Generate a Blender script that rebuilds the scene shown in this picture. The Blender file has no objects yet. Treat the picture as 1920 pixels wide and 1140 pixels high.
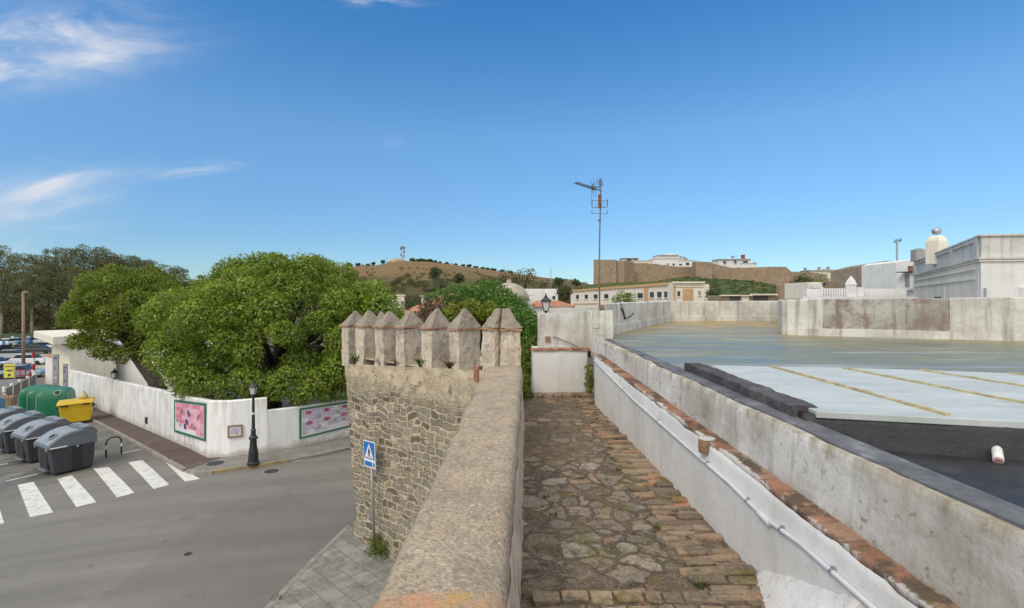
import bpy, bmesh, math, random
import numpy as np
from mathutils import Vector, Matrix, noise as mnoise

SC = bpy.context.scene
COL = SC.collection
EYE, HY, F = 6.5, 560.0, 960.0          # eye height over the street, horizon row and focal length of the 1920 px wide photo

# ------------------------------------------------------------------ camera
cam = bpy.data.cameras.new('camera')
cam.sensor_width = 36.0
cam.lens = 18.0
cam.shift_y = -10.0/1920.0
cam.clip_start = 0.05
cam.clip_end = 6000
camo = bpy.data.objects.new('camera', cam)
COL.objects.link(camo)
camo.location = (0, 0, EYE)
camo.rotation_euler = (math.radians(90), 0, 0)
SC.camera = camo

# ------------------------------------------------------------------ exposure, sun, sky
SC.view_settings.view_transform = 'Standard'
SC.view_settings.look = 'None'
SC.view_settings.exposure = 0.0
SC.view_settings.gamma = 1.0
SUN_DIR = Vector((-0.45, -0.52, 0.73)).normalized()
sun = bpy.data.lights.new('sun', 'SUN')
sun.energy = 1.5
sun.angle = math.radians(24)
sun.color = (1.0, 0.89, 0.72)
suno = bpy.data.objects.new('sun', sun)
COL.objects.link(suno)
suno.location = (-20, -20, 40)
suno.rotation_euler = SUN_DIR.to_track_quat('Z', 'Y').to_euler()

world = bpy.data.worlds.new('World')
SC.world = world
world.use_nodes = True


class NT:
    """small helper around a node tree"""
    def __init__(s, tree):
        s.t = tree
        s.N = tree.nodes
        s.L = tree.links

    def put(s, v, sock):
        if isinstance(v, bpy.types.NodeSocket):
            s.L.new(v, sock)
        elif isinstance(v, (tuple, list)) and sock.type == 'RGBA' and len(v) == 3:
            sock.default_value = (*v, 1)
        else:
            sock.default_value = v

    def math(s, op, a, b=0.0, c=None, clamp=False):
        n = s.N.new('ShaderNodeMath'); n.operation = op; n.use_clamp = clamp
        s.put(a, n.inputs[0]); s.put(b, n.inputs[1])
        if c is not None: s.put(c, n.inputs[2])
        return n.outputs[0]

    def mapr(s, v, a, b, c=0.0, d=1.0, smooth=False):
        n = s.N.new('ShaderNodeMapRange')
        if smooth: n.interpolation_type = 'SMOOTHSTEP'
        s.put(v, n.inputs[0]); s.put(a, n.inputs[1]); s.put(b, n.inputs[2]); s.put(c, n.inputs[3]); s.put(d, n.inputs[4])
        return n.outputs[0]

    def mix(s, f, a, b, blend='MIX'):
        n = s.N.new('ShaderNodeMix'); n.data_type = 'RGBA'; n.blend_type = blend
        s.put(f, n.inputs[0]); s.put(a, n.inputs[6]); s.put(b, n.inputs[7])
        return n.outputs[2]

    def ramp(s, f, stops):
        n = s.N.new('ShaderNodeValToRGB'); e = n.color_ramp.elements
        while len(e) < len(stops): e.new(0.5)
        for el, (p, c) in zip(e, stops):
            el.position = p; el.color = (*c, 1) if len(c) == 3 else c
        s.put(f, n.inputs[0])
        return n.outputs[0]

    def pos(s):
        return s.N.new('ShaderNodeNewGeometry').outputs['Position']

    def obj(s):
        return s.N.new('ShaderNodeTexCoord').outputs['Object']

    def island(s):
        return s.N.new('ShaderNodeNewGeometry').outputs['Random Per Island']

    def sep(s, v):
        n = s.N.new('ShaderNodeSeparateXYZ'); s.put(v, n.inputs[0]); return n.outputs

    def comb(s, x, y, z):
        n = s.N.new('ShaderNodeCombineXYZ')
        for k, v in enumerate((x, y, z)): s.put(v, n.inputs[k])
        return n.outputs[0]

    def vscale(s, v, sc, rot=(0, 0, 0)):
        n = s.N.new('ShaderNodeMapping'); s.put(v, n.inputs[0]); n.inputs[3].default_value = sc; n.inputs[2].default_value = rot
        return n.outputs[0]

    def noise(s, v, scale=1.0, detail=4, rough=0.55, dist=0.0, out=0):
        n = s.N.new('ShaderNodeTexNoise'); s.put(v, n.inputs['Vector'])
        n.inputs['Scale'].default_value = scale; n.inputs['Detail'].default_value = detail
        n.inputs['Roughness'].default_value = rough; n.inputs['Distortion'].default_value = dist
        return n.outputs[out]

    def vor(s, v, scale=1.0, feature='F1', rand=1.0):
        n = s.N.new('ShaderNodeTexVoronoi'); n.feature = feature; s.put(v, n.inputs['Vector'])
        n.inputs['Scale'].default_value = scale; n.inputs['Randomness'].default_value = rand
        return n.outputs

    def warp(s, v, scale, amt):
        c = s.noise(v, scale, 2, 0.5, 0, 1)
        a = s.N.new('ShaderNodeVectorMath'); a.operation = 'MULTIPLY_ADD'
        s.put(c, a.inputs[0]); a.inputs[1].default_value = (amt,)*3
        s.put(v, a.inputs[2])
        return a.outputs[0]


# sky: Nishita atmosphere, deepened to the clear blue of the photo, with thin cirrus laid out by direction
w = NT(world.node_tree)
w.N.clear()
sky = w.N.new('ShaderNodeTexSky')
sky.sky_type = 'NISHITA'
sky.sun_disc = False
sky.sun_elevation = math.asin(SUN_DIR.z)
sky.sun_rotation = math.atan2(SUN_DIR.x, SUN_DIR.y)
sky.altitude = 0
sky.air_density = 1.0
sky.dust_density = 0.2
sky.ozone_density = 3.0
hs = w.N.new('ShaderNodeHueSaturation')
hs.inputs['Saturation'].default_value = 1.0
hs.inputs['Hue'].default_value = 0.5
w.L.new(sky.outputs[0], hs.inputs['Color'])
base_sky = hs.outputs[0]
gen = w.N.new('ShaderNodeTexCoord').outputs['Generated']
sx, sy, sz = w.sep(gen)
yy = w.math('MAXIMUM', sy, 0.05)
cu = w.math('DIVIDE', sx, yy)
cv = w.math('DIVIDE', sz, yy)


def cloud(cx, cy, ang, lu, lv, str_, seed, scale=3.0, stretch=5.0):
    """soft elongated wisp centred at direction (cx, cy), long axis turned by ang"""
    du = w.math('SUBTRACT', cu, cx); dv = w.math('SUBTRACT', cv, cy)
    c, s_ = math.cos(ang), math.sin(ang)
    a = w.math('ADD', w.math('MULTIPLY', du, c), w.math('MULTIPLY', dv, s_))
    b = w.math('SUBTRACT', w.math('MULTIPLY', dv, c), w.math('MULTIPLY', du, s_))
    r2 = w.math('ADD', w.math('POWER', w.math('ABSOLUTE', w.math('DIVIDE', a, lu)), 2.0), w.math('POWER', w.math('ABSOLUTE', w.math('DIVIDE', b, lv)), 2.0))
    g = w.math('POWER', 2.718, w.math('MULTIPLY', r2, -1.0))
    n = w.noise(w.comb(w.math('MULTIPLY', a, scale), w.math('MULTIPLY', b, scale*stretch), seed), 1.0, 7, 0.6, 0.9)
    n2 = w.mapr(n, 0.36, 0.72, 0.0, 1.0, True)
    return w.math('MULTIPLY', w.math('MULTIPLY', g, n2), str_)


def D(px, py):
    return (px-960)/960.0, (HY-py)/960.0


clouds = None
for (px, py, ang, lu, lv, st, seed, sc_, sr) in [
    (95, 75, 0.10, 0.20, 0.060, 1.0, 1.3, 3.0, 3.0),
    (60, 95, 0.12, 0.22, 0.075, 0.55, 21.3, 1.6, 2.0),
    (40, 125, 0.13, 0.17, 0.035, 0.95, 7.7, 3.5, 4.0),
    (190, 105, 0.05, 0.12, 0.03, 0.7, 2.2, 5.0, 4.0),
    (70, 350, 0.17, 0.15, 0.018, 0.95, 4.1, 2.5, 7.0),
    (60, 395, 0.17, 0.12, 0.016, 0.95, 9.9, 2.5, 7.0),
    (10, 360, 0.14, 0.12, 0.030, 0.70, 12.3, 2.5, 5.0),
    (40, 385, 0.12, 0.17, 0.060, 0.40, 3.4, 2.0, 2.0),
    (370, 316, 0.13, 0.10, 0.012, 0.55, 5.9, 5.0, 6.0),
    (160, 425, 0.05, 0.08, 0.008, 0.40, 6.6, 5.0, 6.0),
    (715, 2, 0.0, 0.07, 0.010, 0.75, 8.1, 5.0, 4.0),
    (732, 270, 0.2, 0.02, 0.012, 0.18, 8.8, 8.0, 2.0),
    (10, 480, 0.0, 0.06, 0.035, 0.8, 11.8, 6.0, 1.5)]:
    u0, v0 = D(px, py)
    c_ = cloud(u0, v0, ang, lu, lv, st, seed, sc_, sr)
    clouds = c_ if clouds is None else w.math('ADD', clouds, c_)
front = w.mapr(sy, 0.05, 0.2)
clouds = w.math('MULTIPLY', w.math('MINIMUM', clouds, 0.9), front)
# deeper blue overhead, paler towards the horizon (gain by height of the view direction)
gain = w.ramp(w.math('MAXIMUM', sz, 0.0), [(0.0, (0.39, 0.52, 0.62)), (0.11, (0.40, 0.535, 0.65)), (0.30, (0.50, 0.72, 0.82)), (0.49, (0.27, 0.645, 0.87)), (1.0, (0.25, 0.55, 0.75))])
graded = w.mix(1.0, w.mix(1.0, base_sky, gain, 'MULTIPLY'), (2.0, 2.0, 2.0), 'MULTIPLY')
skyc = w.mix(clouds, graded, (7.2, 7.6, 8.4))
# added bright cloud layer, unseen overhead and behind the viewer, to soften the light
fill_veil = w.math('MAXIMUM', w.mapr(sz, 0.58, 0.80, 0, 1, True), w.mapr(sy, 0.05, -0.40, 0, 1, True))
fill_veil = w.math('MULTIPLY', fill_veil, w.mapr(w.noise(gen, 2.5, 5, 0.6), 0.25, 0.6, 0.75, 1.0))
fill_veil = w.math('MULTIPLY', fill_veil, w.mapr(sz, -0.05, 0.05))
skyc = w.mix(fill_veil, skyc, (13.6, 13.4, 13.0))
bg = w.N.new('ShaderNodeBackground')
bg.inputs['Strength'].default_value = 0.10
w.L.new(skyc, bg.inputs['Color'])
wo = w.N.new('ShaderNodeOutputWorld')
w.L.new(bg.outputs[0], wo.inputs['Surface'])

# ------------------------------------------------------------------ helpers: placing
KN = [(60.0, 0.0), (-11.0, 0.0), (-14.0, -0.12), (-18.0, -0.36), (-40.0, -1.80), (-52.0, -2.40), (-60.0, -2.5), (-4000.0, -2.5)]


def gz(x, y=0):
    """street level: flat by the tower, dropping down the side street to the harbour car park"""
    if x >= KN[0][0]: return 0.0
    for (a, za), (b, zb) in zip(KN, KN[1:]):
        if b <= x <= a: return za + (zb-za)*(a-x)/(a-b)
    return -2.5


def P(px, py, d):
    return Vector(((px-960)*d/F, d, EYE-(py-HY)*d/F))


def G(px, py):
    """ground point seen at a pixel of the photo"""
    d = 20.0
    for _ in range(60):
        d = (EYE-gz((px-960)*d/F))*F/(py-HY)*0.5 + d*0.5
    return Vector(((px-960)*d/F, d, gz((px-960)*d/F)))


def tag(o, label=None, cat=None, group=None, kind=None):
    if label: o['label'] = label
    if cat: o['category'] = cat
    if group: o['group'] = group
    if kind: o['kind'] = kind
    return o


def empty(name, loc=(0, 0, 0), label=None, cat=None, group=None, rz=0):
    o = bpy.data.objects.new(name, None)
    COL.objects.link(o)
    o.location = loc
    o.rotation_euler = (0, 0, rz)
    o.empty_display_size = 0.2
    return tag(o, label, cat, group)


def root_loc(p):
    v = Vector((0, 0, 0))
    while p is not None:
        v = v+Vector(p.location); p = p.parent
    return v


def children_of(o):
    return [c for c in list(COL.objects) if c.parent == o]


def copy_tree(o, parent=None, remap=None):
    c = o.copy()
    COL.objects.link(c)
    c.parent = parent
    if remap and c.data is not None and len(c.material_slots):
        m = o.data.materials[0].name
        if m in remap:
            c.data = o.data.copy(); c.data.materials[0] = remap[m]
    for ch in KIDS.get(o.name, children_of(o)):
        copy_tree(ch, c, remap)
    return c


KIDS = {}


class MB:
    def __init__(s):
        s.v = []; s.f = []; s.mi = []

    def add(s, vs, fs, mi=0):
        b = len(s.v)
        s.v += [tuple(v) for v in vs]
        s.f += [tuple(b+i for i in f) for f in fs]
        s.mi += [mi]*len(fs)
        return s

    def box(s, c, sz, rz=0, mi=0, M=None, taper=1.0):
        hx, hy, hz = sz[0]/2, sz[1]/2, sz[2]/2
        R = Matrix.Rotation(rz, 3, 'Z') if M is None else M
        vs = []
        for z in (-hz, hz):
            t = taper if z > 0 else 1.0
            for x, y in ((-hx, -hy), (hx, -hy), (hx, hy), (-hx, hy)):
                vs.append(Vector(c)+R @ Vector((x*t, y*t, z)))
        return s.add(vs, [(3, 2, 1, 0), (4, 5, 6, 7), (0, 1, 5, 4), (1, 2, 6, 5), (2, 3, 7, 6), (3, 0, 4, 7)], mi)

    def prism(s, poly, z0, z1, mi=0):
        """vertical prism over an xy polygon; z0/z1 numbers or lists"""
        n = len(poly)
        a = sum(poly[i][0]*poly[(i+1) % n][1]-poly[(i+1) % n][0]*poly[i][1] for i in range(n))
        Z0 = z0 if isinstance(z0, (list, tuple)) else [z0]*n
        Z1 = z1 if isinstance(z1, (list, tuple)) else [z1]*n
        idx = list(range(n)) if a > 0 else list(range(n-1, -1, -1))
        vs = [(poly[i][0], poly[i][1], Z0[i]) for i in idx]+[(poly[i][0], poly[i][1], Z1[i]) for i in idx]
        fs = [tuple(range(n-1, -1, -1)), tuple(range(n, 2*n))]
        fs += [(i, (i+1) % n, n+(i+1) % n, n+i) for i in range(n)]
        return s.add(vs, fs, mi)

    def extr(s, prof, axis0, axis1, depth_vec, origin, mi=0):
        """profile (a,b) points in plane axis0/axis1, extruded by depth_vec"""
        o = Vector(origin); A = Vector(axis0); B = Vector(axis1); Dv = Vector(depth_vec)
        n = len(prof)
        p0 = [o+A*a+B*b for a, b in prof]
        vs = p0+[p+Dv for p in p0]
        fs = [tuple(range(n)), tuple(range(2*n-1, n-1, -1))]+[(i, n+i, n+(i+1) % n, (i+1) % n) for i in range(n)]
        return s.add(vs, fs, mi)

    def tube(s, pts, r, seg=8, cap=True, mi=0):
        pts = [Vector(p) for p in pts]
        n = len(pts)
        R = r if isinstance(r, (list, tuple)) else [r]*n
        vs = []; fs = []
        up = None
        for i, p in enumerate(pts):
            t = (pts[min(i+1, n-1)]-pts[max(i-1, 0)]).normalized()
            if up is None:
                up = Vector((0, 0, 1)) if abs(t.z) < 0.9 else Vector((1, 0, 0))
            a = t.cross(up).normalized(); b = a.cross(t).normalized(); up = b
            for k in range(seg):
                q = 2*math.pi*k/seg
                vs.append(p+(a*math.cos(q)+b*math.sin(q))*R[i])
        for i in range(n-1):
            for k in range(seg):
                k2 = (k+1) % seg
                fs.append((i*seg+k, i*seg+k2, (i+1)*seg+k2, (i+1)*seg+k))
        if cap:
            fs.append(tuple(range(seg-1, -1, -1))); fs.append(tuple((n-1)*seg+k for k in range(seg)))
        return s.add(vs, fs, mi)

    def lathe(s, prof, c, seg=16, mi=0, power=2.0, sx=1.0, sy=1.0, rz=0.0):
        """profile [(r,z)], superellipse cross-section"""
        vs = []; fs = []
        n = len(prof)
        for (r, z) in prof:
            for k in range(seg):
                q = 2*math.pi*(k+0.5)/seg
                cx, sn = math.cos(q), math.sin(q)
                e = 2.0/power
                x = r*sx*math.copysign(abs(cx)**e, cx); y = r*sy*math.copysign(abs(sn)**e, sn)
                vs.append((c[0]+x*math.cos(rz)-y*math.sin(rz), c[1]+x*math.sin(rz)+y*math.cos(rz), c[2]+z))
        for i in range(n-1):
            for k in range(seg):
                k2 = (k+1) % seg
                fs.append((i*seg+k, i*seg+k2, (i+1)*seg+k2, (i+1)*seg+k))
        fs.append(tuple(range(seg-1, -1, -1))); fs.append(tuple((n-1)*seg+k for k in range(seg)))
        return s.add(vs, fs, mi)

    def build(s, name, mat, parent=None, bevel=0, smooth=False, seg=2):
        me = bpy.data.meshes.new(name)
        off = root_loc(parent)
        me.from_pydata([(v[0]-off.x, v[1]-off.y, v[2]-off.z) for v in s.v], [], s.f)
        mats = mat if isinstance(mat, (list, tuple)) else [mat]
        for m in mats: me.materials.append(m)
        if len(mats) > 1: me.polygons.foreach_set('material_index', s.mi)
        if smooth: me.polygons.foreach_set('use_smooth', [True]*len(me.polygons))
        me.update()
        o = bpy.data.objects.new(name, me)
        COL.objects.link(o)
        if parent is not None:
            o.parent = parent
            KIDS.setdefault(parent.name, []).append(o)
        if bevel:
            b = o.modifiers.new('bevel', 'BEVEL'); b.width = bevel; b.segments = seg; b.limit_method = 'ANGLE'; b.angle_limit = math.radians(40)
        return o


def fnoise(p, sc, seed=0.0):
    return mnoise.noise(Vector((p[0]*sc+seed, p[1]*sc+seed*1.7, p[2]*sc-seed)))


def loft(mb, s0, s1, n, h=0.12, jit=0.01, jsc=3.0, seed=0.0, fine=0.0):
    """closed cross-section s0 swept to s1 in n steps; section edges resampled to h; vertices pushed about by coherent noise"""
    k = len(s0)
    a = []
    for i in range(k):
        p, q = Vector(s0[i]), Vector(s0[(i+1) % k]); p1, q1 = Vector(s1[i]), Vector(s1[(i+1) % k])
        m = max(1, int(round(max((q-p).length, (q1-p1).length)/h)))
        for j in range(m):
            t = j/m
            a.append((p.lerp(q, t), p1.lerp(q1, t)))
    m = len(a)
    vs = []
    for i in range(n+1):
        t = i/n
        for (p, q) in a:
            v = p.lerp(q, t)
            d = Vector((fnoise(v, jsc, seed), fnoise(v, jsc, seed+11), fnoise(v, jsc, seed+23)))*jit
            if fine: d += Vector((fnoise(v, jsc*4, seed), fnoise(v, jsc*4, seed+5), fnoise(v, jsc*4, seed+9)))*fine
            vs.append(v+d)
    fs = []
    for i in range(n):
        for j in range(m):
            j2 = (j+1) % m
            fs.append((i*m+j, i*m+j2, (i+1)*m+j2, (i+1)*m+j))
    fs.append(tuple(range(m-1, -1, -1))); fs.append(tuple(n*m+j for j in range(m)))
    return mb.add(vs, fs)


def fix_normals(o):
    bm = bmesh.new(); bm.from_mesh(o.data)
    bmesh.ops.recalc_face_normals(bm, faces=bm.faces)
    bm.to_mesh(o.data); bm.free()
    return o


def sheet(name, poly, dz, mat, h=0.0, parent=None):
    """flat sheet (h=0) or slab of thickness h lying on the street surface, cut where the street changes slope"""
    bm = bmesh.new()
    f = bm.faces.new([bm.verts.new((p[0], p[1], 0)) for p in poly])
    bmesh.ops.triangulate(bm, faces=[f])
    for kx, _ in KN[1:-1]:
        g = bm.verts[:]+bm.edges[:]+bm.faces[:]
        bmesh.ops.bisect_plane(bm, geom=g, plane_co=(kx, 0, 0), plane_no=(1, 0, 0))
    bmesh.ops.recalc_face_normals(bm, faces=bm.faces)
    if bm.faces[:] and sum(f.normal.z*f.calc_area() for f in bm.faces) < 0:
        bmesh.ops.reverse_faces(bm, faces=bm.faces)
    if h:
        r = bmesh.ops.extrude_face_region(bm, geom=bm.faces[:])
        top = [v for v in r['geom'] if isinstance(v, bmesh.types.BMVert)]
        for v in top: v.co.z = h
    for v in bm.verts: v.co.z += gz(v.co.x)+dz
    if h: bmesh.ops.recalc_face_normals(bm, faces=bm.faces)
    me = bpy.data.meshes.new(name)
    off = root_loc(parent)
    for v in bm.verts: v.co -= off
    bm.to_mesh(me); bm.free()
    me.materials.append(mat)
    o = bpy.data.objects.new(name, me); COL.objects.link(o)
    if parent is not None: o.parent = parent
    return o


# ------------------------------------------------------------------ materials
def new_mat(name):
    m = bpy.data.materials.new(name); m.use_nodes = True
    t = NT(m.node_tree)
    b = t.N['Principled BSDF']
    return m, t, b


def bump(t, b, height, strength=0.5, dist=0.02):
    n = t.N.new('ShaderNodeBump'); n.inputs['Strength'].default_value = strength; n.inputs['Distance'].default_value = dist
    t.put(height, n.inputs['Height']); t.L.new(n.outputs[0], b.inputs['Normal'])


def simple(name, col, rough=0.6, var=0.15, scale=6.0, bmp=0.0, metal=0.0, spec=0.5, local=True):
    m, t, b = new_mat(name)
    p = t.obj() if local else t.pos()
    n = t.noise(p, scale, 5, 0.6)
    c = t.ramp(n, [(0.25, tuple(x*(1-var) for x in col)), (0.75, tuple(min(1, x*(1+var)) for x in col))])
    t.put(c, b.inputs['Base Color'])
    b.inputs['Roughness'].default_value = rough
    b.inputs['Metallic'].default_value = metal
    b.inputs['Specular IOR Level'].default_value = spec
    if bmp: bump(t, b, t.noise(p, scale*4, 4, 0.6), bmp, 0.01)
    return m


def plaster(name, col=(0.72, 0.72, 0.70), dirt=(0.30, 0.28, 0.24), amt=0.5, streak=0.5, patch=0.0, patchc=(0.36, 0.29, 0.25), rough_amt=0.35, lichen=0.0, rim=None, splash=False):
    """limewash: broad soiling, vertical run-off streaks, flaked patches, fine grain"""
    m, t, b = new_mat(name)
    p = t.pos()
    x, y, z = t.sep(p)
    big = t.noise(p, 0.9, 6, 0.65)
    c = t.mix(t.mapr(big, 0.45, 0.75, 0, amt), col, dirt)
    st = t.noise(t.comb(t.math('MULTIPLY', x, 5.0), t.math('MULTIPLY', y, 5.0), t.math('MULTIPLY', z, 0.35)), 1.0, 5, 0.65)
    c = t.mix(t.mapr(st, 0.52, 0.75, 0, streak), c, tuple(q*0.75 for q in dirt))
    spk = t.noise(p, 14.0, 6, 0.75)
    c = t.mix(t.mapr(spk, 0.55, 0.78, 0, amt*0.9), c, tuple(q*0.9 for q in dirt))
    if patch:
        f = t.noise(p, 1.6 if patch < 1 else 2.4, 8, 0.72, 0.6 if patch < 1 else 0.1)
        c = t.mix(t.mapr(f, 0.52 if patch < 1 else 0.47, 0.60, 0, patch), c, patchc)
        f2 = t.noise(p, 5.0, 6, 0.7)
        c = t.mix(t.mapr(f2, 0.60, 0.68, 0, patch*0.7), c, (0.34, 0.20, 0.15))
    if splash:
        # splashed dirt along the foot of the wall
        hg = t.math('ADD', z, t.math('MULTIPLY', t.math('MAXIMUM', t.math('MULTIPLY', t.math('ADD', x, 12.0), -1.0), 0.0), 0.062))
        hg = t.math('SUBTRACT', hg, t.math('MULTIPLY', t.math('SUBTRACT', t.noise(p, 2.2, 6, 0.7), 0.42), 0.9))
        c = t.mix(t.mapr(hg, 0.32, 0.06, 0, 0.75), c, (0.40, 0.36, 0.30))
        tp_ = t.noise(t.comb(t.math('MULTIPLY', x, 3.0), t.math('MULTIPLY', y, 3.0), t.math('MULTIPLY', z, 0.5)), 1.0, 6, 0.7)
        c = t.mix(t.math('MULTIPLY', t.mapr(hg, 1.2, 2.3), t.mapr(tp_, 0.48, 0.64, 0, 0.55)), c, (0.36, 0.33, 0.27))
    if rim:
        # run-off stains hanging from the coping
        hz = t.math('ADD', t.math('SUBTRACT', z, t.math('MULTIPLY', y, 0.0155)), t.math('MULTIPLY', t.math('SUBTRACT', t.noise(t.comb(t.math('MULTIPLY', x, 2.0), t.math('MULTIPLY', y, 9.0), t.math('MULTIPLY', z, 0.8)), 1.0, 6, 0.7), 0.5), 0.42))
        c = t.mix(t.mapr(hz, rim-0.10, rim+0.02, 0, 0.8), c, (0.26, 0.215, 0.14))
        hz2 = t.math('ADD', t.math('SUBTRACT', z, t.math('MULTIPLY', y, 0.030)), t.math('MULTIPLY', t.math('SUBTRACT', f if False else t.noise(p, 8.0, 6, 0.7), 0.5), 0.35))
        c = t.mix(t.mapr(hz2, rim-0.52, rim-0.62, 0, 0.55), c, (0.30, 0.26, 0.19))
    if lichen:
        f = t.noise(p, 7.0, 8, 0.75)
        c = t.mix(t.mapr(f, 0.58, 0.68, 0, lichen), c, (0.17, 0.15, 0.09))
    t.put(c, b.inputs['Base Color'])
    b.inputs['Roughness'].default_value = 0.9
    b.inputs['Specular IOR Level'].default_value = 0.2
    bump(t, b, t.math('ADD', t.noise(p, 9.0, 8, 0.7), t.math('MULTIPLY', big, 1.5)), rough_amt, 0.03)
    return m


def rubble(name, local=True, plaster_z=None):
    """coursed rubble masonry: squashed cells, wide sandy joints, ochre render above"""
    m, t, b = new_mat(name)
    p = t.obj() if local else t.pos()
    x, y, z = t.sep(p)
    v = t.comb(t.math('ADD', x, t.math('MULTIPLY', y, 0.8)), z, 0.0)
    v = t.warp(t.warp(t.warp(v, 1.0, 0.42), 3.0, 0.17), 9.0, 0.045)
    br = t.N.new('ShaderNodeTexBrick'); t.put(v, br.inputs['Vector'])
    br.offset = 0.37; br.offset_frequency = 2; br.squash = 1.45; br.squash_frequency = 3
    br.inputs['Color1'].default_value = (0, 0, 0, 1); br.inputs['Color2'].default_value = (1, 1, 1, 1); br.inputs['Mortar'].default_value = (0.5, 0.5, 0.5, 1)
    br.inputs['Scale'].default_value = 1.0; br.inputs['Brick Width'].default_value = 0.30; br.inputs['Row Height'].default_value = 0.165
    br.inputs['Mortar Size'].default_value = 0.045; br.inputs['Mortar Smooth'].default_value = 1.0; br.inputs['Bias'].default_value = 0.0
    cellr = t.sep(br.outputs['Color'])[0]
    wn = t.N.new('ShaderNodeTexWhiteNoise'); wn.noise_dimensions = '1D'; t.put(t.math('ROUND', t.math('MULTIPLY', cellr, 60.0)), wn.inputs['W'])
    rnd = t.sep(wn.outputs['Color'])
    fine = t.noise(p, 18.0, 6, 0.7)
    stone = t.ramp(rnd[0], [(0.0, (0.15, 0.14, 0.115)), (0.20, (0.245, 0.235, 0.20)), (0.40, (0.32, 0.255, 0.175)), (0.56, (0.195, 0.195, 0.165)), (0.72, (0.39, 0.315, 0.22)), (0.84, (0.085, 0.058, 0.042)), (0.92, (0.17, 0.12, 0.08)), (1.0, (0.36, 0.215, 0.13))])
    stone = t.mix(t.mapr(fine, 0.35, 0.75, 0, 0.4), stone, (0.34, 0.30, 0.23))
    mort = t.ramp(t.noise(p, 5.0, 6, 0.7), [(0.3, (0.38, 0.315, 0.225)), (0.7, (0.56, 0.475, 0.355))])
    blot = t.noise(p, 6.5, 4, 0.6)
    edge = t.math('ADD', t.math('SUBTRACT', 1.0, br.outputs['Fac']), t.math('ADD', t.math('MULTIPLY', t.math('SUBTRACT', fine, 0.5), 0.7), t.math('MULTIPLY', t.math('SUBTRACT', blot, 0.5), 1.5)))
    lim = t.mapr(t.math('POWER', rnd[1], 1.8), 0, 1, 0.36, 1.30)
    mask = t.mapr(edge, t.math('SUBTRACT', lim, 0.12), t.math('ADD', lim, 0.12))
    c = t.mix(mask, mort, stone)
    hgt = t.math('ADD', t.math('MULTIPLY', mask, 1.0), t.math('MULTIPLY', fine, 0.35))
    if plaster_z is not None:
        lo, hi = plaster_z
        zz = t.math('ADD', z, t.math('MULTIPLY', t.math('SUBTRACT', t.noise(p, 1.6, 7, 0.75), 0.5), 1.7))
        pm = t.mapr(zz, lo, hi)
        holes = t.math('MULTIPLY', t.mapr(t.noise(p, 4.5, 3, 0.5), 0.60, 0.64), t.mapr(z, hi+0.75, hi-0.1))
        pm = t.math('MULTIPLY', pm, t.math('SUBTRACT', 1.0, holes))
        pl = t.ramp(t.noise(p, 2.5, 8, 0.7), [(0.28, (0.31, 0.25, 0.185)), (0.5, (0.50, 0.42, 0.30)), (0.75, (0.62, 0.55, 0.42))])
        c = t.mix(pm, c, pl)
        hgt = t.mix(pm, hgt, t.math('ADD', 1.0, t.math('MULTIPLY', fine, 0.4)))
    t.put(c, b.inputs['Base Color'])
    b.inputs['Roughness'].default_value = 0.95
    b.inputs['Specular IOR Level'].default_value = 0.15
    bump(t, b, hgt, 0.9, 0.05)
    return m


def ochre_render(name, grey=0.0):
    """rendered merlons: sandy limewash weathering to grey-brown"""
    m, t, b = new_mat(name)
    p = t.pos()
    n1 = t.noise(p, 2.2, 8, 0.7); n2 = t.noise(p, 12.0, 6, 0.75)
    x, y, z = t.sep(p)
    st = t.noise(t.comb(t.math('MULTIPLY', x, 7.0), t.math('MULTIPLY', y, 7.0), t.math('MULTIPLY', z, 0.8)), 1.0, 5, 0.6)
    c = t.ramp(n1, [(0.3, (0.43, 0.365, 0.285)), (0.5, (0.60, 0.525, 0.415)), (0.72, (0.71, 0.64, 0.52))])
    c = t.mix(t.mapr(st, 0.46, 0.66, 0, 0.6), c, (0.33, 0.28, 0.235))
    c = t.mix(t.mapr(n2, 0.54, 0.70, 0, 0.6), c, (0.22, 0.18, 0.15))
    c = t.mix(t.mapr(t.noise(p, 4.2, 7, 0.75), 0.53, 0.61, 0, 0.75), c, (0.28, 0.215, 0.185))
    c = t.mix(t.mapr(t.noise(p, 3.1, 7, 0.75), 0.60, 0.68, 0, 0.6), c, (0.66, 0.63, 0.58))
    if grey: c = t.mix(grey, c, t.ramp(n2, [(0.35, (0.15, 0.125, 0.105)), (0.65, (0.29, 0.245, 0.20))]))
    t.put(c, b.inputs['Base Color']); b.inputs['Roughness'].default_value = 0.95; b.inputs['Specular IOR Level'].default_value = 0.15
    bump(t, b, t.math('ADD', n2, n1), 0.6, 0.03)
    return m


def brick_mat(name, stops, soil=0.5, moss=0.0, coat=0.3):
    """each brick of a run its own shade (islands), soiled and mossy in patches"""
    m, t, b = new_mat(name)
    p = t.pos()
    c = t.ramp(t.island(), stops)
    n = t.noise(p, 4.0, 7, 0.7); f = t.noise(p, 30.0, 5, 0.7)
    c = t.mix(t.mapr(n, 0.45, 0.62, 0, soil), c, (0.13, 0.105, 0.08))
    c = t.mix(t.mapr(f, 0.5, 0.75, 0, coat), c, (0.40, 0.36, 0.30))
    if moss:
        n3 = t.noise(p, 2.6, 7, 0.7)
        c = t.mix(t.mapr(n3, 0.55, 0.66, 0, moss), c, (0.12, 0.115, 0.03))
    t.put(c, b.inputs['Base Color']); b.inputs['Roughness'].default_value = 0.95; b.inputs['Specular IOR Level'].default_value = 0.15
    bump(t, b, t.math('ADD', f, n), 0.7, 0.02)
    return m


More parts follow.
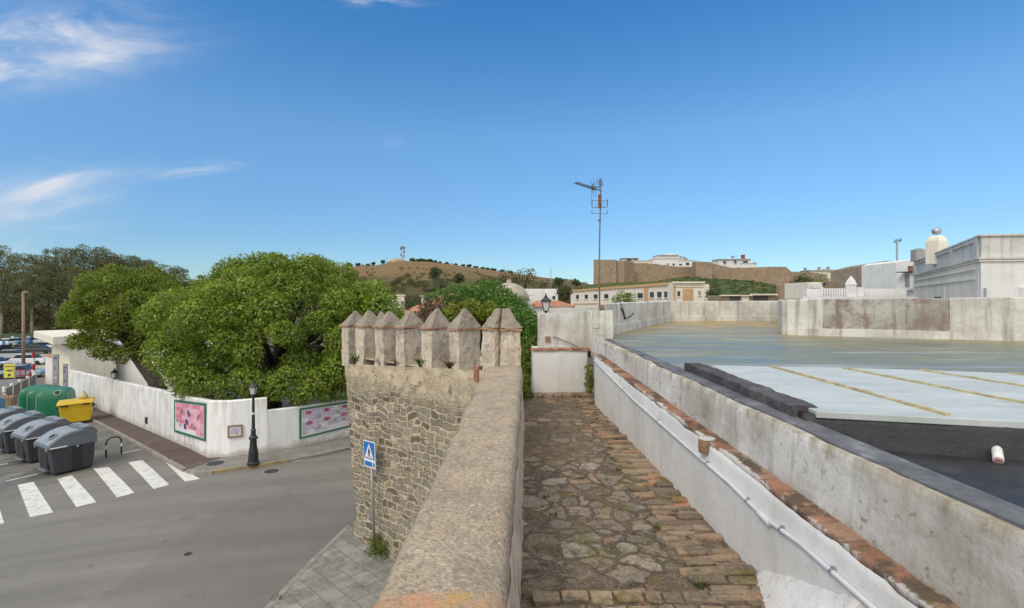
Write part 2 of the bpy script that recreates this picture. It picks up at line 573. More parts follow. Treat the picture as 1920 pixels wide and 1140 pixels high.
def foliage(name, cols, trans=0.35, rough=0.55, patch=0.5, pcol=None, scale=0.8):
    m, t, b = new_mat(name)
    t.N.remove(b)
    r = t.island()
    c = t.ramp(r, cols)
    if pcol:
        n = t.noise(t.pos(), scale, 3, 0.5)
        c = t.mix(t.mapr(n, 0.42, 0.62, 0, patch), c, pcol)
    b = t.N.new('ShaderNodeBsdfPrincipled'); t.put(c, b.inputs['Base Color']); b.inputs['Roughness'].default_value = rough
    b.inputs['Specular IOR Level'].default_value = 0.3
    tr = t.N.new('ShaderNodeBsdfTranslucent'); t.put(t.mix(1.0, c, (1.3, 1.35, 0.6), 'MULTIPLY'), tr.inputs['Color'])
    mx = t.N.new('ShaderNodeMixShader'); mx.inputs[0].default_value = trans
    t.L.new(b.outputs[0], mx.inputs[1]); t.L.new(tr.outputs[0], mx.inputs[2])
    t.L.new(mx.outputs[0], t.N['Material Output'].inputs['Surface'])
    return m


# --- asphalt: worn, with pale wheel tracks sweeping round the bend and darker damp stains
def asphalt():
    m, t, b = new_mat('asphalt')
    p = t.pos(); x, y, z = t.sep(p)
    rx = t.math('SUBTRACT', x, 1.0); ry = t.math('SUBTRACT', y, -18.0)
    rad = t.math('SQRT', t.math('ADD', t.math('MULTIPLY', rx, rx), t.math('MULTIPLY', ry, ry)))
    ang = t.math('ARCTAN2', ry, rx)
    tr = t.noise(t.comb(t.math('MULTIPLY', rad, 1.1), t.math('MULTIPLY', ang, 3.0), 0.0), 1.0, 6, 0.6)
    big = t.noise(p, 0.22, 5, 0.6)
    g = t.noise(p, 60.0, 3, 0.8)
    c = t.ramp(tr, [(0.3, (0.150, 0.145, 0.134)), (0.5, (0.190, 0.183, 0.169)), (0.72, (0.232, 0.223, 0.206))])
    c = t.mix(t.mapr(big, 0.4, 0.68, 0, 0.45), c, (0.120, 0.114, 0.106))
    c = t.mix(t.mapr(g, 0.35, 0.75, 0, 0.30), c, (0.30, 0.285, 0.26))
    mid = t.noise(p, 1.3, 6, 0.7)
    c = t.mix(t.mapr(mid, 0.58, 0.72, 0, 0.4), c, (0.085, 0.080, 0.075))
    ck = t.N.new('ShaderNodeTexVoronoi'); ck.feature = 'DISTANCE_TO_EDGE'; t.put(t.warp(t.warp(p, 0.8, 0.8), 5.0, 0.12), ck.inputs['Vector']); ck.inputs['Scale'].default_value = 0.30
    crk = t.math('MULTIPLY', t.mapr(ck.outputs['Distance'], 0.010, 0.003), t.mapr(t.noise(p, 0.35, 4, 0.6), 0.50, 0.60))
    c = t.mix(t.math('MULTIPLY', crk, 0.4), c, (0.07, 0.066, 0.06))
    pt = t.N.new('ShaderNodeTexVoronoi'); t.put(t.warp(p, 1.5, 0.25), pt.inputs['Vector']); pt.inputs['Scale'].default_value = 0.16; pt.distance = 'CHEBYCHEV'
    c = t.mix(t.mapr(t.sep(pt.outputs['Color'])[0], 0.72, 0.74, 0, 0.22), c, (0.115, 0.110, 0.102))
    sp = t.noise(p, 7.0, 6, 0.8)
    c = t.mix(t.mapr(sp, 0.58, 0.72, 0, 0.35), c, (0.27, 0.26, 0.24))
    c = t.mix(t.mapr(t.vor(p, 0.9)['Distance'], 0.10, 0.04, 0, 0.4), c, (0.07, 0.065, 0.06))
    # damp, oily ground round the bins
    dx = t.math('ADD', x, 21.0); dy = t.math('SUBTRACT', y, 22.0)
    dd = t.math('SQRT', t.math('ADD', t.math('MULTIPLY', dx, dx), t.math('MULTIPLY', dy, dy)))
    wet = t.math('MULTIPLY', t.mapr(dd, 6.5, 3.5), t.mapr(t.noise(p, 0.9, 5, 0.6), 0.35, 0.55))
    c = t.mix(t.math('MULTIPLY', wet, 0.6), c, (0.065, 0.058, 0.048))
    t.put(c, b.inputs['Base Color'])
    t.put(t.mapr(wet, 0, 1, 0.85, 0.45), b.inputs['Roughness'])
    b.inputs['Specular IOR Level'].default_value = 0.3
    bump(t, b, g, 0.35, 0.008)
    return m


def paint_mat(name, col, wear=0.5):
    m, t, b = new_mat(name)
    p = t.pos()
    n = t.noise(p, 3.0, 8, 0.75); f = t.noise(p, 25, 4, 0.7)
    k = t.math('ADD', n, t.math('MULTIPLY', f, 0.35))
    c = t.mix(t.mapr(k, 0.66, 0.80, 0, wear), col, (0.20, 0.19, 0.17))
    t.put(c, b.inputs['Base Color']); b.inputs['Roughness'].default_value = 0.8
    return m


def cap_mat():
    """gravelly lime mortar on the parapet"""
    m, t, b = new_mat('rough_cast_cap')
    p = t.pos()
    v = t.vor(t.warp(p, 20.0, 0.02), 46.0)
    r = t.sep(v['Color'])
    n = t.noise(p, 3.2, 8, 0.72); f = t.noise(p, 60.0, 5, 0.8)
    c = t.ramp(n, [(0.28, (0.24, 0.20, 0.16)), (0.5, (0.42, 0.355, 0.28)), (0.72, (0.56, 0.48, 0.385))])
    peb = t.ramp(r[0], [(0.0, (0.20, 0.16, 0.13)), (0.35, (0.37, 0.31, 0.25)), (0.7, (0.46, 0.40, 0.33)), (0.92, (0.50, 0.46, 0.40)), (1.0, (0.64, 0.61, 0.56))])
    c = t.mix(t.mapr(r[1], 0.25, 0.75, 0.15, 0.75), c, peb)
    c = t.mix(t.mapr(f, 0.48, 0.66, 0, 0.75), c, (0.19, 0.155, 0.12))
    c = t.mix(t.mapr(t.noise(p, 30.0, 4, 0.7), 0.58, 0.68, 0, 0.6), c, (0.60, 0.55, 0.48))
    g = t.noise(p, 5.0, 6, 0.7)
    c = t.mix(t.mapr(g, 0.54, 0.68, 0, 0.6), c, (0.20, 0.185, 0.165))
    gu = t.vor(p, 1.7); gn = t.noise(p, 14, 4, 0.6)
    c = t.mix(t.mapr(t.noise(p, 1.3, 6, 0.7), 0.50, 0.64, 0, 0.45), c, (0.24, 0.215, 0.19))
    c = t.mix(1.0, c, (1.05, 1.0, 0.92), 'MULTIPLY')
    guano = t.mapr(t.math('ADD', gu['Distance'], t.math('MULTIPLY', gn, 0.16)), 0.15, 0.11)
    c = t.mix(t.math('MULTIPLY', guano, 0.9), c, (0.68, 0.67, 0.65))
    # a brick edge with orange lichen nearest to the viewer
    x, y, z = t.sep(p)
    lic = t.math('MULTIPLY', t.mapr(t.math('ADD', y, t.math('MULTIPLY', t.noise(p, 9, 4, 0.7), 0.08)), 2.80, 2.74), t.mapr(t.noise(p, 7, 6, 0.7), 0.35, 0.6))
    c = t.mix(lic, c, t.ramp(t.noise(p, 6, 4, 0.6), [(0.4, (0.50, 0.33, 0.13)), (0.6, (0.55, 0.30, 0.19))]))
    t.put(c, b.inputs['Base Color']); b.inputs['Roughness'].default_value = 0.95; b.inputs['Specular IOR Level'].default_value = 0.15
    bump(t, b, t.math('ADD', t.math('ADD', t.math('MULTIPLY', v['Distance'], -1.2), f), n), 0.7, 0.015)
    return m


def ledge_mat():
    """run of worn terracotta bricks along the ledge, half hidden by soil and whitewash"""
    m, t, b = new_mat('ledge_bricks')
    p = t.pos(); x, y, z = t.sep(p)
    wn = t.N.new('ShaderNodeTexWhiteNoise'); wn.noise_dimensions = '1D'
    yy_ = t.math('MULTIPLY', y, 3.8); t.put(t.math('FLOOR', yy_), wn.inputs['W'])
    fr_ = t.math('FRACT', yy_)
    joint = t.math('MAXIMUM', t.mapr(fr_, 0.08, 0.02), t.mapr(fr_, 0.95, 0.99))
    c = t.ramp(wn.outputs['Value'], [(0.0, (0.25, 0.13, 0.085)), (0.4, (0.36, 0.175, 0.115)), (0.75, (0.32, 0.20, 0.14)), (1.0, (0.42, 0.235, 0.155))])
    n = t.noise(p, 2.6, 7, 0.7); f = t.noise(p, 24.0, 6, 0.72)
    c = t.mix(t.math('MULTIPLY', joint, 0.55), c, (0.16, 0.12, 0.09))
    c = t.mix(t.mapr(n, 0.47, 0.56, 0, 0.92), c, (0.10, 0.075, 0.055))
    c = t.mix(t.mapr(f, 0.50, 0.68, 0, 0.6), c, (0.16, 0.125, 0.095))
    c = t.mix(t.mapr(t.noise(p, 6.0, 6, 0.7), 0.60, 0.68, 0, 0.7), c, (0.42, 0.37, 0.31))
    c = t.mix(t.mapr(t.noise(p, 3.7, 6, 0.7), 0.60, 0.68, 0, 0.6), c, (0.10, 0.10, 0.035))
    u = t.math('DIVIDE', t.math('SUBTRACT', x, t.math('SUBTRACT', 2.3338, t.math('MULTIPLY', y, 0.0369))), 0.17)
    nz = t.math('ADD', t.math('MULTIPLY', t.math('SUBTRACT', t.noise(p, 2.1, 6, 0.7), 0.5), 1.5), t.math('MULTIPLY', t.math('SUBTRACT', t.noise(p, 12.0, 4, 0.7), 0.5), 0.5))
    c = t.mix(t.mapr(t.math('ADD', u, nz), 0.16, 0.02, 0, 0.85), c, (0.56, 0.54, 0.50))
    c = t.mix(t.mapr(t.math('SUBTRACT', u, nz), 0.85, 1.0, 0, 0.8), c, (0.30, 0.26, 0.20))
    t.put(c, b.inputs['Base Color']); b.inputs['Roughness'].default_value = 0.95; b.inputs['Specular IOR Level'].default_value = 0.15
    bump(t, b, t.math('ADD', f, t.math('SUBTRACT', n, t.math('MULTIPLY', joint, 0.5))), 0.5, 0.015)
    return m


def paving_mat():
    """worn crazy paving of the wall walk: flat stones, dirt, moss and lichen"""
    m, t, b = new_mat('crazy_paving')
    p = t.pos()
    v2 = t.warp(t.warp(t.vscale(p, (1, 1, 0.01)), 2.0, 0.25), 9.0, 0.07)
    e = t.vor(v2, 3.6, 'DISTANCE_TO_EDGE', 1.0)['Distance']
    r = t.sep(t.vor(v2, 3.6, 'F1', 1.0)['Color'])
    n = t.noise(p, 1.5, 8, 0.7); f = t.noise(p, 26.0, 6, 0.75); g = t.noise(p, 5.5, 7, 0.72)
    st = t.ramp(r[0], [(0.0, (0.22, 0.185, 0.15)), (0.3, (0.36, 0.315, 0.265)), (0.55, (0.30, 0.25, 0.20)), (0.74, (0.45, 0.405, 0.35)), (0.84, (0.46, 0.27, 0.18)), (0.9, (0.44, 0.33, 0.22)), (1.0, (0.50, 0.465, 0.41))])
    dirt = t.ramp(f, [(0.35, (0.085, 0.060, 0.040)), (0.65, (0.25, 0.19, 0.130))])
    ed = t.math('ADD', e, t.math('ADD', t.math('MULTIPLY', t.math('SUBTRACT', f, 0.5), 0.16), t.math('MULTIPLY', t.math('SUBTRACT', g, 0.5), 0.14)))
    band = t.mapr(t.math('ABSOLUTE', t.math('SUBTRACT', t.sep(p)[1], 6.4)), 2.6, 0.4, 0.0, 0.17)
    stones = t.math('MULTIPLY', t.mapr(ed, 0.02, 0.09), t.mapr(t.math('ADD', band, t.math('ADD', n, t.math('MULTIPLY', r[1], 0.30))), 0.60, 0.76, 0.06, 0.80))
    c = t.mix(stones, dirt, st)
    c = t.mix(t.mapr(f, 0.44, 0.68, 0, 0.60), c, (0.135, 0.105, 0.077))
    c = t.mix(t.mapr(t.noise(p, 13.0, 6, 0.75), 0.50, 0.66, 0, 0.55), c, (0.085, 0.068, 0.052))
    c = t.mix(t.mapr(g, 0.53, 0.62, 0, 0.70), c, (0.070, 0.055, 0.043))
    c = t.mix(t.mapr(t.noise(p, 3.1, 7, 0.7), 0.55, 0.63, 0, 0.7), c, (0.150, 0.135, 0.040))
    c = t.mix(t.mapr(t.noise(p, 9.0, 5, 0.7), 0.58, 0.66, 0, 0.8), c, (0.38, 0.215, 0.13))
    c = t.mix(t.mapr(t.noise(p, 38.0, 3, 0.7), 0.57, 0.68, 0, 0.8), c, (0.46, 0.42, 0.36))
    c = t.mix(t.mapr(t.noise(p, 1.1, 7, 0.75), 0.56, 0.66, 0, 0.6), c, (0.30, 0.215, 0.14))
    t.put(c, b.inputs['Base Color']); b.inputs['Roughness'].default_value = 0.95; b.inputs['Specular IOR Level'].default_value = 0.2
    bump(t, b, t.math('ADD', t.math('MULTIPLY', stones, 1.2), t.math('ADD', f, g)), 0.9, 0.03)
    return m


def roof_coat():
    """old rubberised roof paint: grey-green, with damp sheen, pale bloom and ochre algae near the walls"""
    m, t, b = new_mat('roof_coating')
    p = t.pos(); x, y, z = t.sep(p)
    s1 = t.noise(t.vscale(p, (0.28, 1.1, 1), (0, 0, 0.35)), 1.0, 8, 0.72)
    s2 = t.noise(p, 3.5, 7, 0.7)
    c = t.ramp(s1, [(0.32, (0.095, 0.110, 0.090)), (0.46, (0.160, 0.178, 0.132)), (0.57, (0.215, 0.208, 0.128)), (0.70, (0.36, 0.37, 0.315))])
    c = t.mix(t.mapr(s2, 0.5, 0.7, 0, 0.35), c, (0.15, 0.165, 0.16))
    s3 = t.noise(t.vscale(p, (0.25, 1.6, 1), (0, 0, 0.9)), 0.8, 6, 0.7)
    c = t.mix(t.mapr(s3, 0.54, 0.68, 0, 0.75), c, (0.46, 0.48, 0.47))
    c = t.mix(t.mapr(t.noise(t.vscale(p, (0.3, 1.1, 1)), 0.9, 6, 0.7), 0.54, 0.66, 0, 0.6), c, (0.20, 0.235, 0.155))
    # ochre algae in the low strip along the back walls
    far = t.mapr(t.math('ADD', y, t.math('MULTIPLY', x, 0.30)), 14.5, 20.0)
    alg = t.math('MULTIPLY', far, t.mapr(t.noise(t.vscale(p, (0.5, 0.9, 1)), 1.1, 6, 0.65), 0.38, 0.56))
    c = t.mix(alg, c, (0.40, 0.27, 0.065))
    near = t.mapr(y, 9.0, 6.5)
    c = t.mix(t.math('MULTIPLY', near, 0.6), c, (0.19, 0.20, 0.215))
    t.put(c, b.inputs['Base Color'])
    t.put(t.mapr(s1, 0.3, 0.7, 0.22, 0.55), b.inputs['Roughness'])
    b.inputs['Specular IOR Level'].default_value = 0.3
    bump(t, b, s2, 0.12, 0.02)
    return m


def tar_mat(name='bitumen', k=1.0, rough=0.0, tint=(1, 1, 1)):
    m, t, b = new_mat(name)
    p = t.pos()
    n = t.noise(p, 3.0, 7, 0.7); f = t.noise(p, 22.0, 5, 0.7)
    c = t.ramp(n, [(q, tuple(a*k*b_ for a, b_ in zip(cc, tint))) for q, cc in ((0.3, (0.012, 0.013, 0.015)), (0.55, (0.026, 0.028, 0.033)), (0.8, (0.060, 0.064, 0.072)))])
    if rough: b.inputs['Specular IOR Level'].default_value = 0.2
    spot = t.mapr(t.vor(p, 7.0)['Distance'], 0.075, 0.05)
    c = t.mix(t.math('MULTIPLY', spot, t.mapr(t.noise(p, 1.2, 3, 0.5), 0.5, 0.6)), c, (0.45, 0.45, 0.43))
    t.put(c, b.inputs['Base Color']); t.put(t.mapr(n, 0.3, 0.7, 0.38+rough, 0.62+rough), b.inputs['Roughness'])
    bump(t, b, t.math('ADD', n, f), 0.5, 0.02)
    return m


def panel_mat():
    m, t, b = new_mat('pale_roof_sheet')
    p = t.pos()
    s = t.noise(t.vscale(p, (0.9, 4.0, 1)), 1.0, 6, 0.6); n = t.noise(p, 2.0, 7, 0.7)
    c = t.ramp(s, [(0.3, (0.40, 0.435, 0.43)), (0.7, (0.52, 0.56, 0.55))])
    c = t.mix(t.mapr(n, 0.52, 0.68, 0, 0.6), c, (0.34, 0.375, 0.345))
    c = t.mix(t.mapr(t.noise(t.vscale(p, (0.5, 2.0, 1)), 1.3, 7, 0.7), 0.55, 0.68, 0, 0.6), c, (0.60, 0.63, 0.62))
    c = t.mix(t.mapr(t.noise(p, 11.0, 5, 0.75), 0.62, 0.74, 0, 0.5), c, (0.28, 0.29, 0.26))
    t.put(c, b.inputs['Base Color']); b.inputs['Roughness'].default_value = 0.5; b.inputs['Specular IOR Level'].default_value = 0.3
    bump(t, b, n, 0.08, 0.02)
    return m


def terrain_mat(name, dry, green, mixlo=0.45, mixhi=0.6, scale=0.02, zmix=None):
    m, t, b = new_mat(name)
    p = t.pos()
    n = t.noise(p, scale, 8, 0.65); f = t.noise(p, scale*12, 6, 0.75)
    k = t.math('ADD', n, t.math('MULTIPLY', t.math('SUBTRACT', f, 0.5), 0.35))
    fac = t.mapr(k, mixlo, mixhi)
    if zmix:
        x, y, z = t.sep(p)
        h = t.mapr(z, zmix[0], zmix[1], 0.28, -0.22)
        fac = t.mapr(t.math('ADD', k, h), mixlo, mixhi)
    c = t.mix(fac, dry, green)
    c = t.mix(t.mapr(f, 0.35, 0.75, 0, 0.5), c, tuple(q*0.55 for q in dry))
    t.put(c, b.inputs['Base Color']); b.inputs['Roughness'].default_value = 1.0; b.inputs['Specular IOR Level'].default_value = 0.1
    bump(t, b, f, 0.8, 1.5)
    return m


def flag_mat():
    """grey concrete paving slabs by the tower foot"""
    m, t, b = new_mat('paving_slabs')
    p = t.pos()
    q = t.vscale(p, (1, 1, 1), (0, 0, math.radians(44)))
    br = t.N.new('ShaderNodeTexBrick'); t.put(q, br.inputs['Vector'])
    br.inputs['Color1'].default_value = (0.33, 0.33, 0.31, 1); br.inputs['Color2'].default_value = (0.23, 0.23, 0.21, 1); br.inputs['Mortar'].default_value = (0.13, 0.13, 0.11, 1)
    br.inputs['Scale'].default_value = 1.0; br.inputs['Brick Width'].default_value = 0.62; br.inputs['Row Height'].default_value = 0.42
    br.inputs['Mortar Size'].default_value = 0.012
    n = t.noise(p, 1.7, 7, 0.7)
    c = t.mix(t.mapr(n, 0.40, 0.60, 0, 0.75), br.outputs[0], (0.13, 0.13, 0.095))
    c = t.mix(t.mapr(t.noise(p, 9.0, 6, 0.75), 0.48, 0.68, 0, 0.55), c, (0.34, 0.335, 0.31))
    t.put(c, b.inputs['Base Color']); b.inputs['Roughness'].default_value = 0.8
    bump(t, b, t.noise(p, 14, 5, 0.7), 0.4, 0.01)
    return m


def red_paving():
    m, t, b = new_mat('red_brown_paving')
    p = t.pos()
    n = t.noise(p, 0.8, 7, 0.7); f = t.noise(p, 16.0, 5, 0.7)
    br = t.N.new('ShaderNodeTexBrick'); t.put(t.vscale(p, (1, 1, 1), (0, 0, math.radians(41))), br.inputs['Vector'])
    br.inputs['Color1'].default_value = (0.115, 0.065, 0.055, 1); br.inputs['Color2'].default_value = (0.085, 0.055, 0.050, 1); br.inputs['Mortar'].default_value = (0.06, 0.05, 0.045, 1)
    br.inputs['Scale'].default_value = 1.0; br.inputs['Brick Width'].default_value = 0.4; br.inputs['Row Height'].default_value = 0.2; br.inputs['Mortar Size'].default_value = 0.01
    c = t.mix(t.mapr(n, 0.4, 0.65, 0, 0.6), br.outputs[0], (0.15, 0.12, 0.105))
    c = t.mix(t.mapr(f, 0.5, 0.75, 0, 0.35), c, (0.18, 0.15, 0.13))
    t.put(c, b.inputs['Base Color']); b.inputs['Roughness'].default_value = 0.85
    return m


def tile_mat(name='terracotta_tiles'):
    m, t, b = new_mat(name)
    p = t.pos()
    n = t.noise(p, 1.2, 6, 0.7)
    wv = t.N.new('ShaderNodeTexWave'); t.put(t.vscale(p, (1, 1, 1)), wv.inputs['Vector']); wv.inputs['Scale'].default_value = 2.2; wv.inputs['Distortion'].default_value = 0.6
    c = t.ramp(n, [(0.3, (0.30, 0.13, 0.08)), (0.55, (0.50, 0.22, 0.13)), (0.75, (0.58, 0.33, 0.22))])
    c = t.mix(t.mapr(wv.outputs['Fac'], 0.2, 0.6, 0.35, 0), c, (0.22, 0.09, 0.05))
    t.put(c, b.inputs['Base Color']); b.inputs['Roughness'].default_value = 0.9
    bump(t, b, wv.outputs['Fac'], 0.5, 0.05)
    return m


def bark_mat(name, c0, c1):
    m, t, b = new_mat(name)
    p = t.pos()
    n = t.noise(t.vscale(p, (6, 6, 1.2)), 1.0, 6, 0.7)
    t.put(t.ramp(n, [(0.3, c0), (0.7, c1)]), b.inputs['Base Color']); b.inputs['Roughness'].default_value = 0.95
    bump(t, b, n, 0.8, 0.04)
    return m


M = {}
M['asphalt'] = asphalt()
M['white_paint'] = paint_mat('road_marking_white', (0.64, 0.65, 0.62), 0.5)
M['yellow_paint'] = paint_mat('kerb_paint_yellow', (0.36, 0.28, 0.125), 1.0)
M['kerb'] = simple('kerb_concrete', (0.27, 0.255, 0.225), 0.9, 0.3, 3.0, 0.3, local=False)
M['concrete_walk'] = simple('footway_concrete', (0.22, 0.205, 0.18), 0.9, 0.28, 1.5, 0.3, local=False)
M['red_walk'] = red_paving()
M['flags'] = flag_mat()
M['earth'] = simple('earth', (0.16, 0.13, 0.09), 1.0, 0.35, 0.4, 0.3, local=False)
M['white_wall'] = plaster('limewash_garden_wall', (0.86, 0.865, 0.875), (0.52, 0.49, 0.43), 0.35, 0.3, splash=True)
M['street_wall'] = plaster('limewash_street_wall', (0.78, 0.785, 0.79), (0.40, 0.365, 0.30), 0.6, 0.7, 0.3, (0.58, 0.54, 0.46), splash=True)
M['white_house'] = plaster('limewash_house', (0.75, 0.75, 0.74), (0.42, 0.40, 0.35), 0.3, 0.3)
M['cream_house'] = plaster('cream_render', (0.76, 0.71, 0.60), (0.42, 0.36, 0.28), 0.35, 0.3)
M['grey_plaster'] = plaster('grey_plaster', (0.62, 0.615, 0.58), (0.26, 0.25, 0.22), 0.5, 0.7, 0.1)
M['roof_wall'] = plaster('weathered_roof_wall', (0.64, 0.63, 0.595), (0.24, 0.23, 0.195), 0.7, 0.95, 0.4, (0.40, 0.36, 0.31))
M['stained_wall'] = plaster('stained_roof_wall', (0.46, 0.44, 0.41), (0.17, 0.15, 0.13), 0.9, 1.0, 1.0, (0.25, 0.185, 0.165), 0.5, 0.8)
M['upper_wall'] = plaster('flaking_upper_wall', (0.66, 0.645, 0.61), (0.27, 0.23, 0.165), 0.85, 0.55, 0.35, (0.50, 0.42, 0.37), 0.5, 0.75, 5.36)
M['low_wall'] = plaster('white_lower_wall', (0.72, 0.72, 0.70), (0.44, 0.425, 0.39), 0.55, 0.3, 0.25, (0.60, 0.56, 0.50), rough_amt=0.3)
M['block_wall'] = plaster('white_block', (0.72, 0.715, 0.70), (0.42, 0.40, 0.36), 0.3, 0.3, 0.0, rough_amt=0.25)
M['fillet'] = plaster('white_fillet', (0.74, 0.735, 0.72), (0.36, 0.31, 0.25), 0.6, 0.1, 0.0, rough_amt=0.6, lichen=0.6)
M['rubble'] = rubble('tower_rubble', True, (3.95, 4.45))
M['rubble_plain'] = rubble('rampart_rubble', False)
M['merlon'] = ochre_render('merlon_render')
M['merlon_cap'] = ochre_render('merlon_cap_render', 0.78)
M['parapet_face'] = ochre_render('parapet_inner_render', 0.1)
M['cap'] = cap_mat()
M['paving'] = paving_mat()
M['border_brick'] = brick_mat('border_brick', [(0.0, (0.17, 0.125, 0.09)), (0.35, (0.27, 0.20, 0.135)), (0.65, (0.36, 0.235, 0.145)), (0.9, (0.33, 0.265, 0.19)), (1.0, (0.46, 0.21, 0.12))], 0.95, 0.9, 0.6)
M['ledge_brick'] = brick_mat('ledge_brick', [(0.0, (0.28, 0.12, 0.07)), (0.4, (0.42, 0.17, 0.095)), (0.75, (0.36, 0.20, 0.13)), (1.0, (0.50, 0.24, 0.14))], 0.95, 0.35)
M['ledge'] = ledge_mat()
M['band_brick'] = brick_mat('thin_brick_band', [(0.0, (0.34, 0.17, 0.11)), (0.5, (0.42, 0.22, 0.14)), (1.0, (0.38, 0.27, 0.19))], 0.4)
M['roof'] = roof_coat()
M['tar'] = tar_mat()
M['tar_grey'] = tar_mat('grey_bitumen', 5.5, 0.3, (1.06, 1.0, 0.93))
M['panel'] = panel_mat()
M['batten'] = simple('mossy_batten', (0.42, 0.36, 0.20), 0.85, 0.45, 9.0, 0.3, local=False)
M['pvc'] = simple('grey_pvc_pipe', (0.58, 0.60, 0.62), 0.4, 0.15, 5.0, local=False)
M['white_pvc'] = simple('white_pvc', (0.75, 0.74, 0.72), 0.4, 0.1, 9.0)
M['tile'] = tile_mat()
M['bark'] = bark_mat('bark_dark', (0.035, 0.028, 0.02), (0.11, 0.09, 0.07))
M['bark_pale'] = bark_mat('bark_pale', (0.16, 0.14, 0.11), (0.40, 0.36, 0.30))
M['leaf'] = foliage('fig_leaves', [(0.0, (0.085, 0.132, 0.020)), (0.45, (0.205, 0.285, 0.042)), (0.85, (0.345, 0.43, 0.078)), (1.0, (0.44, 0.48, 0.12))], 0.44, 0.5, 0.6, (0.115, 0.175, 0.030), 0.55)
M['leaf_dark'] = foliage('dark_leaves', [(0.0, (0.080, 0.118, 0.018)), (0.6, (0.190, 0.255, 0.038)), (0.9, (0.31, 0.37, 0.064)), (1.0, (0.40, 0.42, 0.10))], 0.42, 0.55, 0.5, (0.10, 0.145, 0.025), 0.5)
M['leaf_euc'] = foliage('eucalyptus_leaves', [(0.0, (0.070, 0.082, 0.040)), (0.6, (0.140, 0.160, 0.075)), (1.0, (0.24, 0.24, 0.125))], 0.35, 0.6, 0.5, (0.145, 0.130, 0.075), 0.10)
M['leaf_scrub'] = foliage('scrub_leaves', [(0.0, (0.050, 0.058, 0.022)), (0.6, (0.095, 0.105, 0.040)), (1.0, (0.17, 0.15, 0.07))], 0.2, 0.7, 0.6, (0.125, 0.105, 0.05), 0.03)
M['leaf_hill'] = foliage('hill_tree_leaves', [(0.0, (0.040, 0.070, 0.030)), (1.0, (0.10, 0.145, 0.055))], 0.25, 0.6)
M['leaf_bright'] = foliage('bright_hedge_leaves', [(0.0, (0.060, 0.130, 0.022)), (0.6, (0.115, 0.22, 0.036)), (0.97, (0.18, 0.29, 0.07)), (1.0, (0.6, 0.62, 0.55))], 0.40, 0.5, 0.4, (0.08, 0.19, 0.03), 1.2)
M['leaf_lime'] = foliage('lime_leaves', [(0.0, (0.13, 0.17, 0.02)), (1.0, (0.26, 0.29, 0.045))], 0.4, 0.5)
M['leaf_dry'] = foliage('dry_twigs', [(0.0, (0.060, 0.042, 0.030)), (0.7, (0.14, 0.105, 0.075)), (1.0, (0.24, 0.175, 0.12))], 0.15, 0.9)
M['grass'] = foliage('weed_blades', [(0.0, (0.06, 0.10, 0.02)), (0.6, (0.12, 0.17, 0.035)), (1.0, (0.24, 0.22, 0.07))], 0.35, 0.7)
M['bin_body'] = simple('bin_body_plastic', (0.036, 0.039, 0.047), 0.5, 0.18, 2.5, 0.05)
M['bin_lid'] = simple('bin_lid_plastic', (0.115, 0.13, 0.148), 0.42, 0.18, 3.0, 0.05)
M['bin_pale'] = simple('bin_pale_plastic', (0.26, 0.285, 0.305), 0.45, 0.2, 4.0)
M['bin_dark'] = simple('bin_recess', (0.018, 0.019, 0.022), 0.7, 0.2, 4.0)
M['bin_blue'] = simple('blue_lid_plastic', (0.09, 0.20, 0.36), 0.42, 0.12, 3.0)
M['bin_green'] = simple('green_fibreglass', (0.012, 0.165, 0.085), 0.32, 0.2, 1.8, 0.04)
M['bin_seam'] = simple('faded_seam', (0.20, 0.34, 0.24), 0.6, 0.2, 5.0)
M['bin_yellow'] = simple('yellow_plastic', (0.70, 0.47, 0.022), 0.4, 0.14, 2.5)
M['rubber'] = simple('black_rubber', (0.018, 0.018, 0.019), 0.8, 0.2, 6.0)
M['iron'] = simple('black_painted_iron', (0.022, 0.025, 0.026), 0.45, 0.3, 9.0)
M['steel'] = simple('galvanised_steel', (0.42, 0.44, 0.46), 0.42, 0.15, 7.0, 0, 0.7)
M['antenna'] = simple('antenna_aluminium', (0.16, 0.17, 0.18), 0.5, 0.25, 9.0, 0, 0.5)
M['rust'] = simple('rust', (0.22, 0.075, 0.035), 0.9, 0.4, 14.0, 0.3)
M['glass_lamp'] = simple('lantern_glass', (0.55, 0.56, 0.52), 0.25, 0.1, 8.0)
M['sign_blue'] = simple('sign_blue', (0.020, 0.165, 0.50), 0.4, 0.06, 3.0)
M['sign_white'] = simple('sign_white', (0.74, 0.75, 0.76), 0.4, 0.05, 3.0)
M['sign_black'] = simple('sign_black', (0.02, 0.02, 0.022), 0.5, 0.1, 3.0)
M['green_trim'] = simple('green_tile_trim', (0.030, 0.170, 0.095), 0.4, 0.15, 6.0)
M['brown_trim'] = simple('brown_trim', (0.26, 0.16, 0.09), 0.5, 0.2, 6.0)
M['dark_box'] = simple('dark_cover', (0.05, 0.05, 0.055), 0.6, 0.2, 5.0)
M['window'] = simple('window_glass', (0.035, 0.045, 0.055), 0.12, 0.3, 0.5, local=False)
M['shutter'] = simple('grey_shutter', (0.28, 0.28, 0.27), 0.6, 0.15, 3.0, local=False)
M['ochre'] = plaster('ochre_band', (0.55, 0.36, 0.20), (0.36, 0.22, 0.12), 0.4, 0.3)
M['castle'] = plaster('castle_masonry', (0.34, 0.25, 0.178), (0.17, 0.125, 0.09), 0.9, 0.8, 0.5, (0.42, 0.325, 0.24))
M['hill'] = terrain_mat('hill_scrub', (0.235, 0.160, 0.082), (0.095, 0.092, 0.042), 0.46, 0.60, 0.03, (10.0, 36.0))
M['slope'] = terrain_mat('castle_slope', (0.20, 0.18, 0.07), (0.075, 0.115, 0.040), 0.36, 0.5, 0.03)
M['stone_roof'] = simple('mossy_stone_roof', (0.36, 0.32, 0.25), 0.95, 0.3, 1.2, 0.4, local=False)
